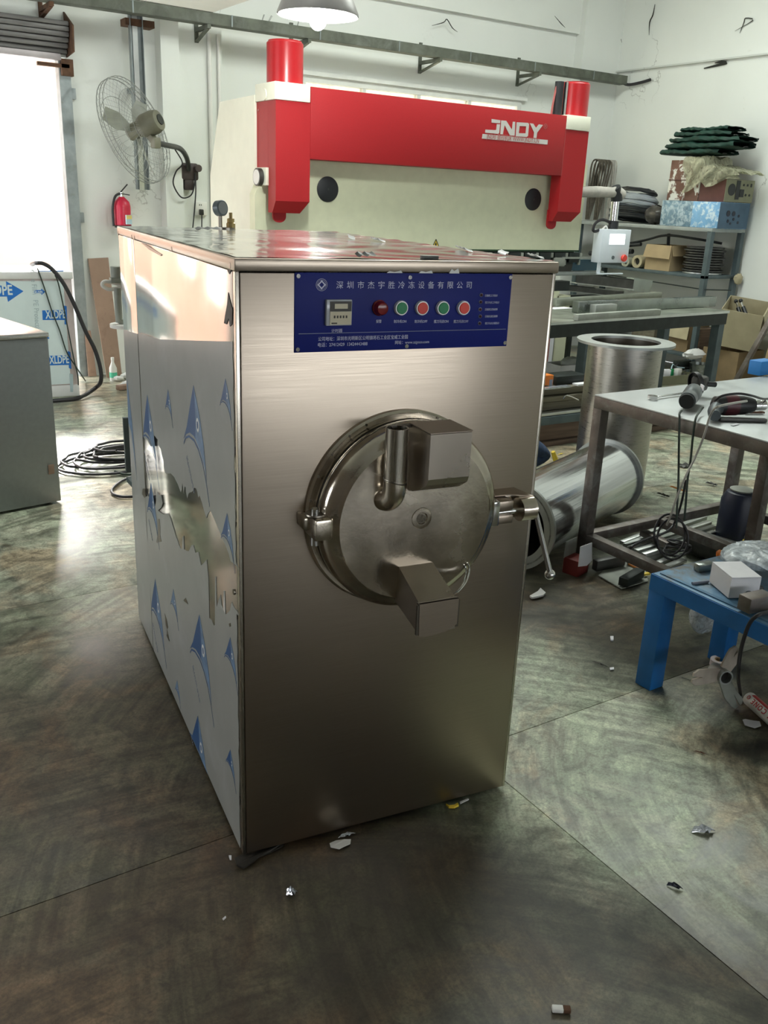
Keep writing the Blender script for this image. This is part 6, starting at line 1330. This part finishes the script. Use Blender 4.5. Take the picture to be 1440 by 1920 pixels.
a = PY(1035, 744, 2.76); tag(obj('foil_sheet', MB().bx(a.x - 0.12, a.x + 0.14, 2.73, 2.775, zs, zs + 0.01), 'foil'), 'silvery sheet on the stack under the orange box', 'sheet')
a, b = PY(1021, 704, 2.8), PY(1033, 738, 2.8)
ob_ = thing('orange_carton', 'orange carton standing on the beam stack at the machine edge', 'carton', (a.x, 2.82, zs))
obj('carton', MB().bx(a.x - 0.10, b.x, 2.79, 2.86, zs + 0.013, a.z, 0.002), 'orange', ob_)
obj('print_mark', MB().bx(b.x - 0.035, b.x - 0.008, 2.787, 2.79, a.z - 0.09, a.z - 0.03), 'fin_grey', ob_)
a = PY(1056, 748, 2.74); tag(obj('bent_wire', MB().tube([PY(1056, 748, 2.70), PY(1063, 741, 2.70), PY(1085, 750, 2.69)], 0.004, 6, sub=3), 'chrome'), 'thin bright bent wire hanging on the stack front', 'wire')
# pallet of grey planks with a tray of rags behind the stack
tr_y = 3.35
pa_ = PY(1040, 712, tr_y)
zpl = pa_.z
pt_ = thing('plank_stack', 'grey plank stack behind the beam stack under the bench', 'planks', (4.3, tr_y + 0.1, 0))
for k in range(4): obj('plank', MB().bx(3.75, 4.95, tr_y, tr_y + 0.22, 0.02 + k * (zpl + 0.0) / 4, 0.015 + (k + 1) * zpl / 4, 0.004), 'wood_beam', pt_)
for xx in (3.85, 4.75): obj('bearer', MB().bx(xx, xx + 0.08, tr_y, tr_y + 0.22, 0, 0.0195), 'wood_beam', pt_)
a, b = PY(1053, 690, tr_y), PY(1106, 690, tr_y)
tyt = thing('white_tray', 'shallow white tray with rags on the plank stack under the bench', 'tray', ((a.x + b.x) / 2, tr_y + 0.1, zpl + 0.015))
mb = MB().bx(a.x, b.x, tr_y + 0.01, tr_y + 0.2, zpl + 0.016, zpl + 0.024)
for q_ in ((a.x, b.x, tr_y + 0.01, tr_y + 0.018), (a.x, b.x, tr_y + 0.192, tr_y + 0.2), (a.x, a.x + 0.008, tr_y + 0.018, tr_y + 0.192), (b.x - 0.008, b.x, tr_y + 0.018, tr_y + 0.192)): mb.bx(q_[0], q_[1], q_[2], q_[3], zpl + 0.024, zpl + 0.1)
obj('tray', mb, 'film_white', tyt)
tag(obj('rag_pile', MB().ball(((a.x + b.x) / 2 + 0.03, tr_y + 0.1, zpl + 0.095), 0.075, (1.3, 0.7, 0.75), 14, 8, 0.14), 'plate_grey'), 'crumpled grey rags in the white tray', 'rags')

# behind the table: cartons, pail, parts tray
zL = 0.22
cA = V((6.95, 4.50, zL))
c_ = cbox('carton_box', 'large pale cardboard carton with folded flap on the bottom shelf of the rack', (6.95, cA.y, zL), (0.30, 0.36, 0.30), 0.0, 'cardboard_dark', False)
obj('flap', MB().poly([(-0.156, -0.18, 0.30), (-0.156, 0.18, 0.30), (-0.185, 0.19, 0.14), (-0.185, -0.19, 0.13)], (0.005, 0, 0)), 'cardboard_pale', c_, True)
tag(obj('brown_box', MB().box((6.97, 4.245, zL + 0.126), (0.3, 0.11, 0.25), 0.0, 0.004), 'wood_brown'), 'small dark brown box right of the carton on the bottom shelf', 'box')
tag(obj('dark_crate', MB().box((6.95, cA.y + 0.42, zL + 0.142), (0.3, 0.3, 0.28), 0.03, 0.004), 'wood_beam'), 'dim crate left of the carton on the bottom shelf', 'box')
p = G(1255, 722); p.z = 0
pt2 = thing('parts_tray', 'olive green tray full of small parts on the floor behind the table', 'tray', p, -0.06)
w2, h2 = 0.36, 0.085
mb = MB().bx(-w2, w2, 0, 0.32, 0.002, 0.012)
for q_ in ((-w2, w2, 0, 0.012), (-w2, w2, 0.308, 0.32), (-w2, -w2 + 0.012, 0.012, 0.308), (w2 - 0.012, w2, 0.012, 0.308)): mb.bx(*q_, 0.012, h2)
obj('tray', mb, 'box_olive', pt2, True)
pcs = [('white_connector', 'white_plastic', 'white connector at the left of the parts tray'), ('white_switch', 'white_paper', 'white switch block in the middle of the parts tray'), ('white_relay', 'film_white', 'white relay block at the right of the parts tray'), ('green_terminal', 'button_green', 'green terminal strip between the white parts in the tray')]
for (nm, m, lab), (dx, s_) in zip(pcs, ((-0.17, 0.03), (0.0, 0.045), (0.15, 0.05), (0.075, 0.02))):
    q_ = wm(pt2) @ V((dx, 0.06, h2 + 0.02)); tag(obj(nm, MB().box(q_, (s_ * 1.6, s_, 0.07), random.uniform(-.4, .4), 0.004), m), lab, 'part')
q_ = wm(pt2) @ V((0, 0.18, 0.055)); tag(obj('dark_fittings', MB().grid(22, 10, lambda a, b: q_ + V(((a - 0.5) * 0.66, (b - 0.5) * 0.2, 0.03 * abs(math.sin(a * 31) * math.cos(b * 13 + a * 9))))), 'steel_dark'), 'heap of small dark fittings filling the parts tray', 'fittings')['kind'] = 'stuff'
for (dx, m, lab) in ((0.1, 'label_blue', 'loose pale blue wire sticking up from the parts tray'), (0.16, 'cable', 'loose black wire sticking up from the parts tray')):
    q_ = wm(pt2) @ V((dx, 0.1, h2)); tag(obj('loose_wire', MB().tube([q_, q_ + V((0.05, 0.03, 0.08)), q_ + V((0.14, 0.05, 0.05)), q_ + V((0.22, 0.02, 0.04))], 0.005, 5, sub=4), m), lab, 'wire')
p = G(1308, 714); pl_ = thing('metal_pail', 'small galvanised pail beside the bench leg behind the table', 'pail', p)
obj('pail', MB().lathe([(0.085, 0.003), (0.10, 0.17), (0.104, 0.172), (0.097, 0.172), (0.083, 0.01)], p, (0, 0, 1), 26), 'steel_sheet', pl_)
tag(obj('white_rag', MB().ball(PY(1302, 664, p.y + 0.02), 0.12, (1.2, 0.55, 0.42), 20, 10, 0.13), 'film_white'), 'crumpled white cloth lying above the pail beside the bench leg', 'rag')
stz = PY(1310, 672, p.y + 0.05); tag(obj('dark_support_box', MB().bx(stz.x - 0.2, min(6.66, stz.x + 0.2), p.y + 0.115, p.y + 0.19, 0.095, stz.z - 0.03, 0.004), 'iron_black'), 'dark box under the white cloth behind the pail', 'box')
# cartons in the corner by the right wall
cb1 = cbox('carton_box', 'big tilted open carton holding two grease guns by the right wall', (6.95, 3.85, 0.30), (0.44, 0.38, 0.36), 0.55, 'cardboard_pale', False)
cb1.rotation_euler = (0.10, -0.22, 0.5); cb1.location.z = 0.40
obj('flap', MB().poly([(-0.22, -0.195, 0.36), (0.22, -0.195, 0.36), (0.21, -0.26, 0.20), (-0.20, -0.25, 0.19)], (0, 0.005, 0)), 'cardboard_pale', cb1, True)
for (u0, v0, u1, v1, lab) in ((1380, 565, 1398, 620, 'black grease gun sticking out of the tilted carton, left one'), (1389, 564, 1409, 618, 'black grease gun sticking out of the tilted carton, right one')):
    a, b = PX(u0, v0, 6.95), PX(u1, v1, 6.9); gg = thing('grease_gun', lab, 'grease gun', b)
    obj('barrel', MB().cyl(a + (b - a) * 0.22, b + (b - a) * 0.35, 0.02, n=14), 'hose_black', gg); obj('rod', MB().cyl(a, a + (b - a) * 0.22, 0.008, n=8), 'chrome', gg); obj('knob', MB().ball(a, 0.02, u=12, v=8), 'hose_black', gg)
cb2 = cbox('carton_box', 'brown carton under the tilted one by the right wall', (6.98, 3.90, 0.0), (0.42, 0.40, 0.32), 0.05, 'cardboard_dark', False)
cb3 = cbox('carton_box', 'small tan carton with a bent flap at the far right edge behind the table', (7.0, 3.24, 0.0), (0.4, 0.34, 0.44), 0.1, 'cardboard', True)
a, b = G(1418, 690), PX(1440, 596, 6.55)
tag(obj('leaning_bar', MB().bar(V((6.35, 3.42, 0.0)), V((6.62, 3.3, 0.72)), 0.045, 0.045, 0.003), 'table_frame'), 'grey steel bar standing in front of the small tan carton', 'steel bar')
# ================================================================== BLUE LOW TABLE AND FLOOR THINGS
BZ = 0.42
c0 = G(1221, 1074, BZ); BX, BY = c0.x, c0.y
bt_ = thing('blue_bench', 'low bright blue steel bench with worn top at the lower right', 'bench', (BX, BY, 0))
BXR, BYF = BX + 0.455, BY - 0.95
obj('bench_top', MB().bx(BX + 0.004, BXR - 0.004, BYF + 0.004, BY - 0.004, BZ - 0.012, BZ, 0.002), 'blue_top', bt_)
ah = 0.06
for q_ in ((BX, BX + 0.012, BYF, BY), (BXR - 0.012, BXR, BYF, BY), (BX + 0.0125, BXR - 0.0125, BY - 0.012, BY), (BX + 0.0125, BXR - 0.0125, BYF, BYF + 0.012)): obj('apron', MB().bx(*q_, BZ - ah, BZ - 0.003), 'blue_paint', bt_)
obj('edge_strip', MB().bx(BX + 0.02, BX + 0.035, BYF + 0.02, BY - 0.02, BZ, BZ + 0.004), 'blue_top', bt_)
lw = 0.068
for (x, y) in ((BX, BY - lw), (BXR - lw, BY - lw), (BX, BYF), (BXR - lw, BYF)): obj('leg', MB().bx(x, x + lw, y, y + lw, 0, BZ - ah - 0.0005, 0.004).bx(x + 0.001, x + lw - 0.001, y + 0.001, y + lw - 0.001, BZ - ah - 0.001, BZ - 0.014) if False else MB().bx(x + 0.0005, x + lw, y + 0.0005, y + lw - 0.0005, 0, BZ - ah + 0.0, 0.003), 'blue_paint', bt_)
def BT(u, v, h=0.0): return G(u, v, BZ + h)
# white carton on it
a, b, c = BT(1329, 1093), BT(1365, 1124), BT(1395, 1124)
d1 = (b - a); d1.z = 0; d2 = V((-d1.y, d1.x, 0)).normalized()
if d2.x < 0: d2 = -d2
wdt = 0.10; hgt = PY(1364, 1090, b.y).z - BZ; hgt = max(0.06, hgt)
wc = thing('white_carton', 'small white cardboard carton on the blue bench', 'carton', (b.x, b.y, BZ + 0.004))
base_ = [a, b, b + d2 * wdt, a + d2 * wdt]
for p_ in base_: p_.z = BZ + 0.005
obj('carton', MB().poly(base_, (0, 0, hgt)), 'white_paper', wc, smooth=False)
obj('lid', MB().poly([p_ + V((0, 0, hgt + 0.001)) for p_ in base_], (0, 0, 0.003)), 'white_paper', wc, smooth=False)
cw = b + d2 * (wdt * 0.55) - d1.normalized() * -0.0; 
obj('scribble', MB().tube([b + d2 * 0.05 + d1.normalized() * 0.001 + V((0, 0, 0.012)), b + d2 * 0.06 + d1.normalized() * 0.001 + V((0, 0, 0.022)), b + d2 * 0.075 + d1.normalized() * 0.001 + V((0, 0, 0.02)), b + d2 * 0.07 + d1.normalized() * 0.001 + V((0, 0, 0.01))], 0.0015, 5, sub=3), 'tool_grey', wc)
# bubble bag
bc = BT(1405, 1082, 0.03) + V((0.11, 0.05, 0))
tag(obj('bubble_bag', MB().grid(40, 22, lambda a, b: bc + V((0.13 * math.cos(2 * math.pi * a) * math.sin(math.pi * b) * (1 + 0.15 * math.sin(a * 19)), 0.11 * math.sin(2 * math.pi * a) * math.sin(math.pi * b), 0.012 + 0.03 * (1 - math.cos(math.pi * b)) * 0.8 + 0.008 * math.sin(a * 37 + b * 23) * math.sin(math.pi * b)))), 'bag_bubble'), 'crinkled shiny plastic bag behind the white carton on the blue bench', 'plastic bag')
a, b = BT(1306, 1064, 0.014), BT(1336, 1060, 0.014)
tag(obj('steel_block', MB().bar(a, b, 0.03, 0.026, 0.003), 'steel_sheet'), 'small dark steel block near the rear of the blue bench', 'block')
a, b = BT(1298, 1094, 0.006), BT(1328, 1090, 0.006)
tag(obj('marker_pen', MB().cyl(a, b, 0.005, n=10), 'fin_grey'), 'thin pen lying left of the white carton on the blue bench', 'pen')
a, b = BT(1405, 1122, 0.032), BT(1429, 1134, 0.032)
tag(obj('dark_box_section', MB().bar(a, b, 0.10, 0.05, 0.004), 'table_frame'), 'dark olive steel section right of the white carton on the blue bench', 'steel section')
a, b = BT(1414, 1101, 0.017), BT(1426, 1109, 0.017)
tag(obj('black_clamp', MB().bar(a, b, 0.03, 0.03, 0.008), 'tool_black'), 'black clamp lying between the white carton and the plastic bag', 'clamp')
tag(obj('power_cable', MB().tube([BT(1448, 1148, 0.012), PX(1425, 1152, BX - 0.012), PX(1408, 1165, BX - 0.02), PX(1397, 1190, BX - 0.025), PX(1388, 1225, BX - 0.02), PX(1384, 1265, BX - 0.0), G(1388, 1300, 0.014), G(1390, 1314, 0.009)], 0.006, 8, sub=6), 'cable'), 'black cord hanging over the front of the blue bench', 'cord')
# clear bag under the bench
cbg = G(1335, 1178, 0.012) + V((-0.06, 0, 0))
tag(obj('clear_bag', MB().grid(26, 16, lambda a, b: cbg + V((0.075 * math.cos(2 * math.pi * a) * math.sin(math.pi * b), 0.05 * math.sin(2 * math.pi * a) * math.sin(math.pi * b), 0.0 + 0.07 * (1 - math.cos(math.pi * b)) + 0.008 * math.sin(a * 25 + b * 11)))), 'clear_bag'), 'half-clear plastic bag under the blue bench', 'plastic bag')
# three-armed agitator hub
yh = -0.15
hc = PY(1352, 1264, yh)
ag = thing('agitator_hub', 'three-armed pale scraper hub with a round bore lying under the blue bench', 'hub', (hc.x, yh, 0))
hd = V((-0.35, -0.93, 0.1)).normalized()
obj('hub_ring', MB().lathe([(0.019, -0.04), (0.024, -0.04), (0.024, 0.03), (0.019, 0.03), (0.019, -0.04)], hc, hd, 28, False), 'drum_flange', ag)
obj('bore', MB().cyl(hc - hd * 0.03, hc + hd * 0.012, 0.0188, n=24), 'gasket', ag)
for (u, v, w2, m) in ((1297, 1270, 0.026, 'cloth_beige'), (1383, 1214, 0.026, 'cloth_beige'), (1381, 1332, 0.023, 'plate_grey')):
    t_ = PY(u, v, yh); d = (t_ - hc).normalized(); s_ = d.cross(hd).normalized() * w2; l_ = (t_ - hc).length
    r0 = hc + d * 0.02
    if t_.z < 0.012: t_.z = 0.012
    fr = 0.34
    am = obj('arm', MB().poly([r0 + s_ * 0.8, r0 - s_ * 0.8, r0 + d * l_ * 0.45 - s_, t_ - d * 0.02 - s_, t_ - s_ * 0.6, t_ - s_ * 0.2, t_ - d * l_ * fr, t_ + s_ * 0.2, t_ + s_ * 0.6, t_ - d * 0.02 + s_, r0 + d * l_ * 0.45 + s_], hd * 0.008), m, ag)
c = G(1347, 1248, 0.0)
tr_ = thing('tape_roll', 'pale roll of tape lying flat beside the scraper hub', 'tape', c)
obj('tape', MB().lathe([(0.018, 0.0), (0.032, 0.0), (0.032, 0.024), (0.018, 0.024), (0.018, 0.0)], c + V((0, 0.0, 0.001)), (0, 0, 1), 28, False), 'tape_pale', tr_)
obj('core', MB().lathe([(0.016, 0.001), (0.018, 0.001), (0.018, 0.0245), (0.016, 0.0245), (0.016, 0.001)], c + V((0, 0.0, 0.001)), (0, 0, 1), 28, False), 'cardboard', tr_)
# sealant cartridge
a, b = G(1404, 1309, 0.026), G(1452, 1352, 0.026)
sv = thing('sealant_tube', 'white sealant cartridge with red lettering on the floor by the right edge', 'sealant tube', (a.x, a.y, 0))
ad = (b - a).normalized(); Lt = 0.215
obj('cartridge', MB().lathe([(0.022, 0), (0.0235, 0.004), (0.0235, Lt - 0.02), (0.02, Lt)], a, ad, 30), 'white_plastic', sv)
sd_ = V((-ad.y, ad.x, 0)); 
if sd_.y < 0: sd_ = -sd_
def wrap(t0, t1, l0, l1, r=0.0238, n=10):
    return lambda p_, q_: a + ad * (l0 + (l1 - l0) * p_) + (sd_ * math.cos(t0 + (t1 - t0) * q_) + V((0, 0, 1)) * math.sin(t0 + (t1 - t0) * q_)) * r
obj('red_band', MB().grid(6, 10, wrap(1.3, 2.1, 0.02, Lt - 0.02)), 'tube_red', sv)
for i, ch in enumerate('®ENOCILIS'):
    l0 = 0.012 + i * 0.0215 if i else 0.008
    t_ = 0.72; nrm = sd_ * math.cos(t_) + V((0, 0, 1)) * math.sin(t_); up_ = -(sd_ * -math.sin(t_) + V((0, 0, 1)) * math.cos(t_))
    up_ = nrm.cross(-ad)
    o_ = a + ad * (l0 + 0.019) + nrm * 0.0241 - up_ * 0.009
    text('lettering', ch, 0.026 if i else 0.02, 'tube_red', sv, o_, -ad, up_, False, 0.0004, sx=0.85, bold=0.02)
obj('nozzle_cap', MB().lathe([(0.008, 0), (0.009, 0.004), (0.005, 0.02)], a + ad * Lt, ad, 14), 'tube_red', sv)
# litter
def flat(name, pts, m, lab, z=0.003, th=0.0015, bumpy=0.0, cat='scrap'):
    P = [G(u, v, z) for u, v in pts]
    for p_ in P: p_.z += random.uniform(0, bumpy)
    return tag(obj(name, MB().poly(P, (0, 0, th)), m, smooth=False), lab, cat)
flat('paper_scrap', [(1392, 1351), (1397, 1350), (1412, 1353), (1424, 1354), (1427, 1362), (1415, 1366), (1396, 1362)], 'white_paper', 'white paper scrap on the floor before the sealant cartridge', 0.003, 0.002, 0.004)
def crumple(u0, v0, u1, v1, m, lab, name='foil_scrap', h=0.012, dp=0.02):
    a_, b_ = G(u0, v0, 0.002), G(u1, v1, 0.002)
    return tag(obj(name, MB().grid(9, 4, lambda s, t_: a_ + (b_ - a_) * s + V((0, (t_ - 0.5) * dp * math.sin(math.pi * min(1, s * 1.1 + 0.05)), h * abs(math.sin(s * 11 + t_ * 5)) * math.sin(math.pi * s)))), m), lab, 'scrap')
crumple(1297, 1560, 1342, 1558, 'foil', 'crumpled pale foil on the floor far right of the machine', h=0.016, dp=0.03)
crumple(1250, 1660, 1282, 1668, 'blue_dark', 'dark blue shred on the floor nearer than the pale foil', 'plastic_shred')
crumple(537, 1678, 558, 1672, 'foil', 'small crumpled foil in front of the machine', h=0.014, dp=0.025)
crumple(634, 1571, 668, 1562, 'foil', 'shiny foil strip at the bottom edge of the machine front', h=0.008, dp=0.012)
flat('paper_scrap', [(618, 1583), (630, 1577), (646, 1576), (658, 1575), (657, 1583), (647, 1588), (636, 1593), (620, 1590)], 'white_plastic', 'cream paper scrap on the floor at the machine front', 0.003, 0.002, 0.003)
flat('yellow_tape', [(836, 1510), (842, 1513), (852, 1512), (858, 1508), (860, 1512), (852, 1516), (842, 1516)], 'yellow', 'curved yellow tape piece at the bottom of the machine front', 0.002, 0.006)
flat('pale_strip', [(862, 1505), (878, 1498), (879, 1500), (863, 1508)], 'film_white', 'thin pale strip right of the yellow tape under the machine front', 0.003, 0.003)
p_ = [(440, 1613), (452, 1606), (474, 1604), (500, 1592), (532, 1584), (530, 1590), (505, 1601), (486, 1610), (470, 1622), (456, 1630), (444, 1626)]
flat('rubber_strip', p_, 'gasket', 'black rubber strip sticking out from under the front corner of the machine', 0.002, 0.004, 0.004)
flat('white_chip', [(429, 1606), (434, 1606), (434, 1613), (431, 1613)], 'white_paper', 'tiny white chip beside the rubber strip', 0.002, 0.004)
a_, b_ = G(1035, 1891, 0.006), G(1070, 1893, 0.006)
ws = thing('wood_chip', 'small pale wood chip with brown end at the bottom of the picture', 'chip', a_)
obj('chip', MB().bar(a_, a_ + (b_ - a_) * 0.6, 0.014, 0.01, 0.002), 'white_plastic', ws); obj('burnt_end', MB().bar(a_ + (b_ - a_) * 0.6, b_, 0.014, 0.01, 0.002), 'rust', ws)
flat('broken_tile', [(993, 1120), (1008, 1112), (1013, 1106), (1023, 1114), (1018, 1120), (1006, 1122), (997, 1124)], 'film_white', 'pale broken chip on the floor right of the machine under the lever', 0.004, 0.008, 0.006)
flat('white_chip', [(1144, 1195), (1150, 1195), (1150, 1202), (1145, 1202)], 'white_paper', 'tiny white cube on the floor left of the blue bench leg', 0.002, 0.006)
crumple(1110, 1240, 1142, 1252, 'steel_dark', 'dark leaf-like shaving with a pale tip left of the blue bench leg', 'metal_shaving', 0.006, 0.02)
flat('pale_chip', [(1143, 1253), (1151, 1252), (1151, 1256), (1144, 1257)], 'white_paper', 'tiny pale chip at the tip of the dark shaving', 0.002, 0.003)
flat('pale_splinter', [(1293, 1275), (1298, 1277), (1285, 1273), (1278, 1271)], 'plate_grey', 'thin splinter left of the scraper hub', 0.002, 0.003)
crumple(1300, 1408, 1330, 1416, 'rust', 'rust-brown shaving on the brown floor below the paper scrap', 'metal_shaving', 0.004, 0.012)
tag(obj('bent_nail', MB().tube([G(1334, 1187, 0.008), G(1342, 1189, 0.01), G(1348, 1192, 0.008)], 0.004, 6, sub=3), 'plate_grey'), 'short pale rod on the floor under the clear bag', 'rod')
flat('white_speck', [(417, 1724), (423, 1719), (424, 1721), (419, 1726)], 'white_paper', 'tiny white shaving on the dark floor left of the foil', 0.002, 0.003)

# yellow clamp behind the machine
ya_, yb_, yc_ = G(1050, 890, 0.02), G(1036, 890, 0.02), PY(1036, 846, 2.2)
cl2 = thing('yellow_clamp', 'yellow handled clamp standing on the floor beside the kneeling worker', 'clamp', G(1048, 890))
p0 = G(1049, 888, 0.015)
obj('handle', MB().tube([PY(1037, 847, p0.y), PY(1041, 860, p0.y), PY(1047, 876, p0.y), p0], [0.012, 0.016, 0.02, 0.014], 12, sub=4), 'yellow', cl2)
obj('jaw', MB().tube([PY(1047, 878, p0.y), PY(1040, 880, p0.y), PY(1034, 885, p0.y)], 0.012, 10, sub=3), 'yellow', cl2)
obj('jaw_pad', MB().ball(PY(1030, 888, p0.y), 0.022, (1.2, 1, 1), 12, 8), 'rubber_black', cl2)
crumple(1045, 853, 1058, 850, 'yellow', 'bright yellow shred on the beam stack edge behind the clamp', 'plastic_shred', 0.006, 0.01).location = (0, 0, 0)

# ---- kneeling worker, nearly hidden behind the machine
pe = thing('person', 'kneeling person in blue jeans mostly hidden behind the machine, one knee showing', 'person', (2.78, 2.30, 0))
kn = PY(1017, 838, 2.30)
J = {'pelvis': (2.62, 2.34, 0.30), 'spine': (2.60, 2.36, 0.50), 'chest': (2.62, 2.38, 0.68), 'neck': (2.63, 2.38, 0.83), 'hiphR': (2.66, 2.25, 0.26), 'kneeR': (kn.x - 0.015, 2.26, 0.125), 'ankR': (2.66, 2.26, 0.065), 'toeR': (2.56, 2.26, 0.05),
     'hipL': (2.66, 2.43, 0.26), 'kneeL': (2.98, 2.47, 0.115), 'ankL': (2.64, 2.45, 0.065), 'toeL': (2.54, 2.45, 0.05),
     'shR': (2.62, 2.20, 0.76), 'elR': (2.56, 2.14, 0.52), 'wrR': (2.74, 2.22, 0.42), 'shL': (2.62, 2.56, 0.76), 'elL': (2.56, 2.6, 0.52), 'wrL': (2.74, 2.5, 0.42)}
Rd = {'pelvis': 0.125, 'spine': 0.12, 'chest': 0.135, 'neck': 0.055, 'hiphR': 0.095, 'kneeR': 0.105, 'ankR': 0.05, 'toeR': 0.04, 'hipL': 0.095, 'kneeL': 0.085, 'ankL': 0.05, 'toeL': 0.04, 'shR': 0.065, 'elR': 0.045, 'wrR': 0.03, 'shL': 0.065, 'elL': 0.045, 'wrL': 0.03}
Ed = [('pelvis', 'spine'), ('spine', 'chest'), ('chest', 'neck'), ('pelvis', 'hiphR'), ('hiphR', 'kneeR'), ('kneeR', 'ankR'), ('ankR', 'toeR'), ('pelvis', 'hipL'), ('hipL', 'kneeL'), ('kneeL', 'ankL'), ('ankL', 'toeL'), ('chest', 'shR'), ('shR', 'elR'), ('elR', 'wrR'), ('chest', 'shL'), ('shL', 'elL'), ('elL', 'wrL')]
def skinned(name, J, Rd, Ed, m, parent, root, sub=2):
    keys = list(J); me = bpy.data.meshes.new(name); me.from_pydata([J[k_] for k_ in keys], [(keys.index(a), keys.index(b)) for a, b in Ed], [])
    tmp = bpy.data.objects.new(name + '_tmp', me); COL.objects.link(tmp)
    sk = tmp.modifiers.new('skin', 'SKIN'); sk.use_smooth_shade = True
    lay_ = me.skin_vertices[0] if me.skin_vertices else None
    if lay_ is None:
        b_ = bmesh.new(); b_.from_mesh(me); b_.verts.layers.skin.verify(); b_.to_mesh(me); b_.free(); lay_ = me.skin_vertices[0]
    for i_, k_ in enumerate(keys):
        lay_.data[i_].radius = (Rd[k_], Rd[k_]); lay_.data[i_].use_root = (k_ == root)
    sb = tmp.modifiers.new('sub', 'SUBSURF'); sb.levels = sub; sb.render_levels = sub
    dg_ = bpy.context.evaluated_depsgraph_get(); ev = tmp.evaluated_get(dg_)
    mm = bpy.data.meshes.new_from_object(ev); bpy.data.objects.remove(tmp)
    b_ = bmesh.new(); b_.from_mesh(mm); bpy.data.meshes.remove(mm)
    if parent: bmesh.ops.transform(b_, matrix=wm(parent).inverted(), verts=b_.verts)
    out = bpy.data.meshes.new(name); b_.to_mesh(out); b_.free(); out.materials.append(M[m])
    for pl2 in out.polygons: pl2.use_smooth = True
    o_ = bpy.data.objects.new(name, out); COL.objects.link(o_)
    if parent: o_.parent = parent
    return o_
body = skinned('body', J, Rd, Ed, 'denim', pe, 'pelvis')
body.data.materials.append(M['shirt']); body.data.materials.append(M['skin']); body.data.materials.append(M['shoe_white'])
for f_ in body.data.polygons:
    c_ = f_.center + V(pe.location)
    if c_.z > 0.40 or c_.x > 2.66 and c_.z > 0.3 and abs(c_.y - 2.34) > 0.12: f_.material_index = 1
    if c_.z > 0.845: f_.material_index = 2
    if c_.x < 2.63 and c_.z < 0.1: f_.material_index = 3
hd_ = V((2.66, 2.37, 0.955))
hm = MB().ball(hd_, 0.098, (1.02, 0.82, 1.2), 24, 16)
for v_ in hm.b.verts:
    q_ = v_.co - hd_
    if q_.x > 0.05 and abs(q_.y) < 0.02 and -0.04 < q_.z < 0.01: v_.co.x += 0.022
    if q_.x > 0.03 and q_.z < -0.06: v_.co.x += 0.012
obj('head', hm, 'skin', pe)
obj('hair', MB().ball(hd_ + V((-0.018, 0, 0.022)), 0.102, (1.0, 0.88, 1.12), 22, 14, 0.02), 'hair', pe)
for s_ in (-1, 1):
    obj('eye', MB().ball(hd_ + V((0.088, 0.032 * s_, 0.005)), 0.011, u=10, v=8), 'white_plastic', pe); obj('ear', MB().ball(hd_ + V((0.0, 0.08 * s_, -0.005)), 0.022, (0.6, 0.4, 1.2), 10, 8), 'skin', pe)
obj('mouth', MB().box(hd_ + V((0.088, 0, -0.055)), (0.01, 0.04, 0.008), 0, 0.002), 'logo_red', pe)
for s_, w_ in ((-1, J['wrR']), (1, J['wrL'])):
    w_ = V(w_); pj = {'w': w_, 'p': w_ + V((0.05, 0.0, -0.035)), 'k': w_ + V((0.085, 0, -0.06))}; rr_ = {'w': 0.026, 'p': 0.028, 'k': 0.022}; ee = [('w', 'p'), ('p', 'k')]
    for i_ in range(4):
        o_ = (i_ - 1.5) * 0.019; pj['f%d' % i_] = pj['k'] + V((0.015, o_, -0.01)); pj['g%d' % i_] = pj['k'] + V((0.04 - 0.005 * abs(i_ - 1), o_ * 1.1, -0.035)); pj['h%d' % i_] = pj['k'] + V((0.045, o_ * 1.1, -0.06))
        for a_ in 'fgh': rr_['%s%d' % (a_, i_)] = 0.0085
        ee += [('k', 'f%d' % i_), ('f%d' % i_, 'g%d' % i_), ('g%d' % i_, 'h%d' % i_)]
    pj['t'] = pj['p'] + V((0.01, -0.03 * s_ * -1, -0.01)); pj['u'] = pj['p'] + V((0.045, -0.045 * s_ * -1, -0.03)); rr_['t'] = 0.011; rr_['u'] = 0.009; ee += [('p', 't'), ('t', 'u')]
    skinned('hand', pj, rr_, ee, 'skin', pe, 'p', 1)
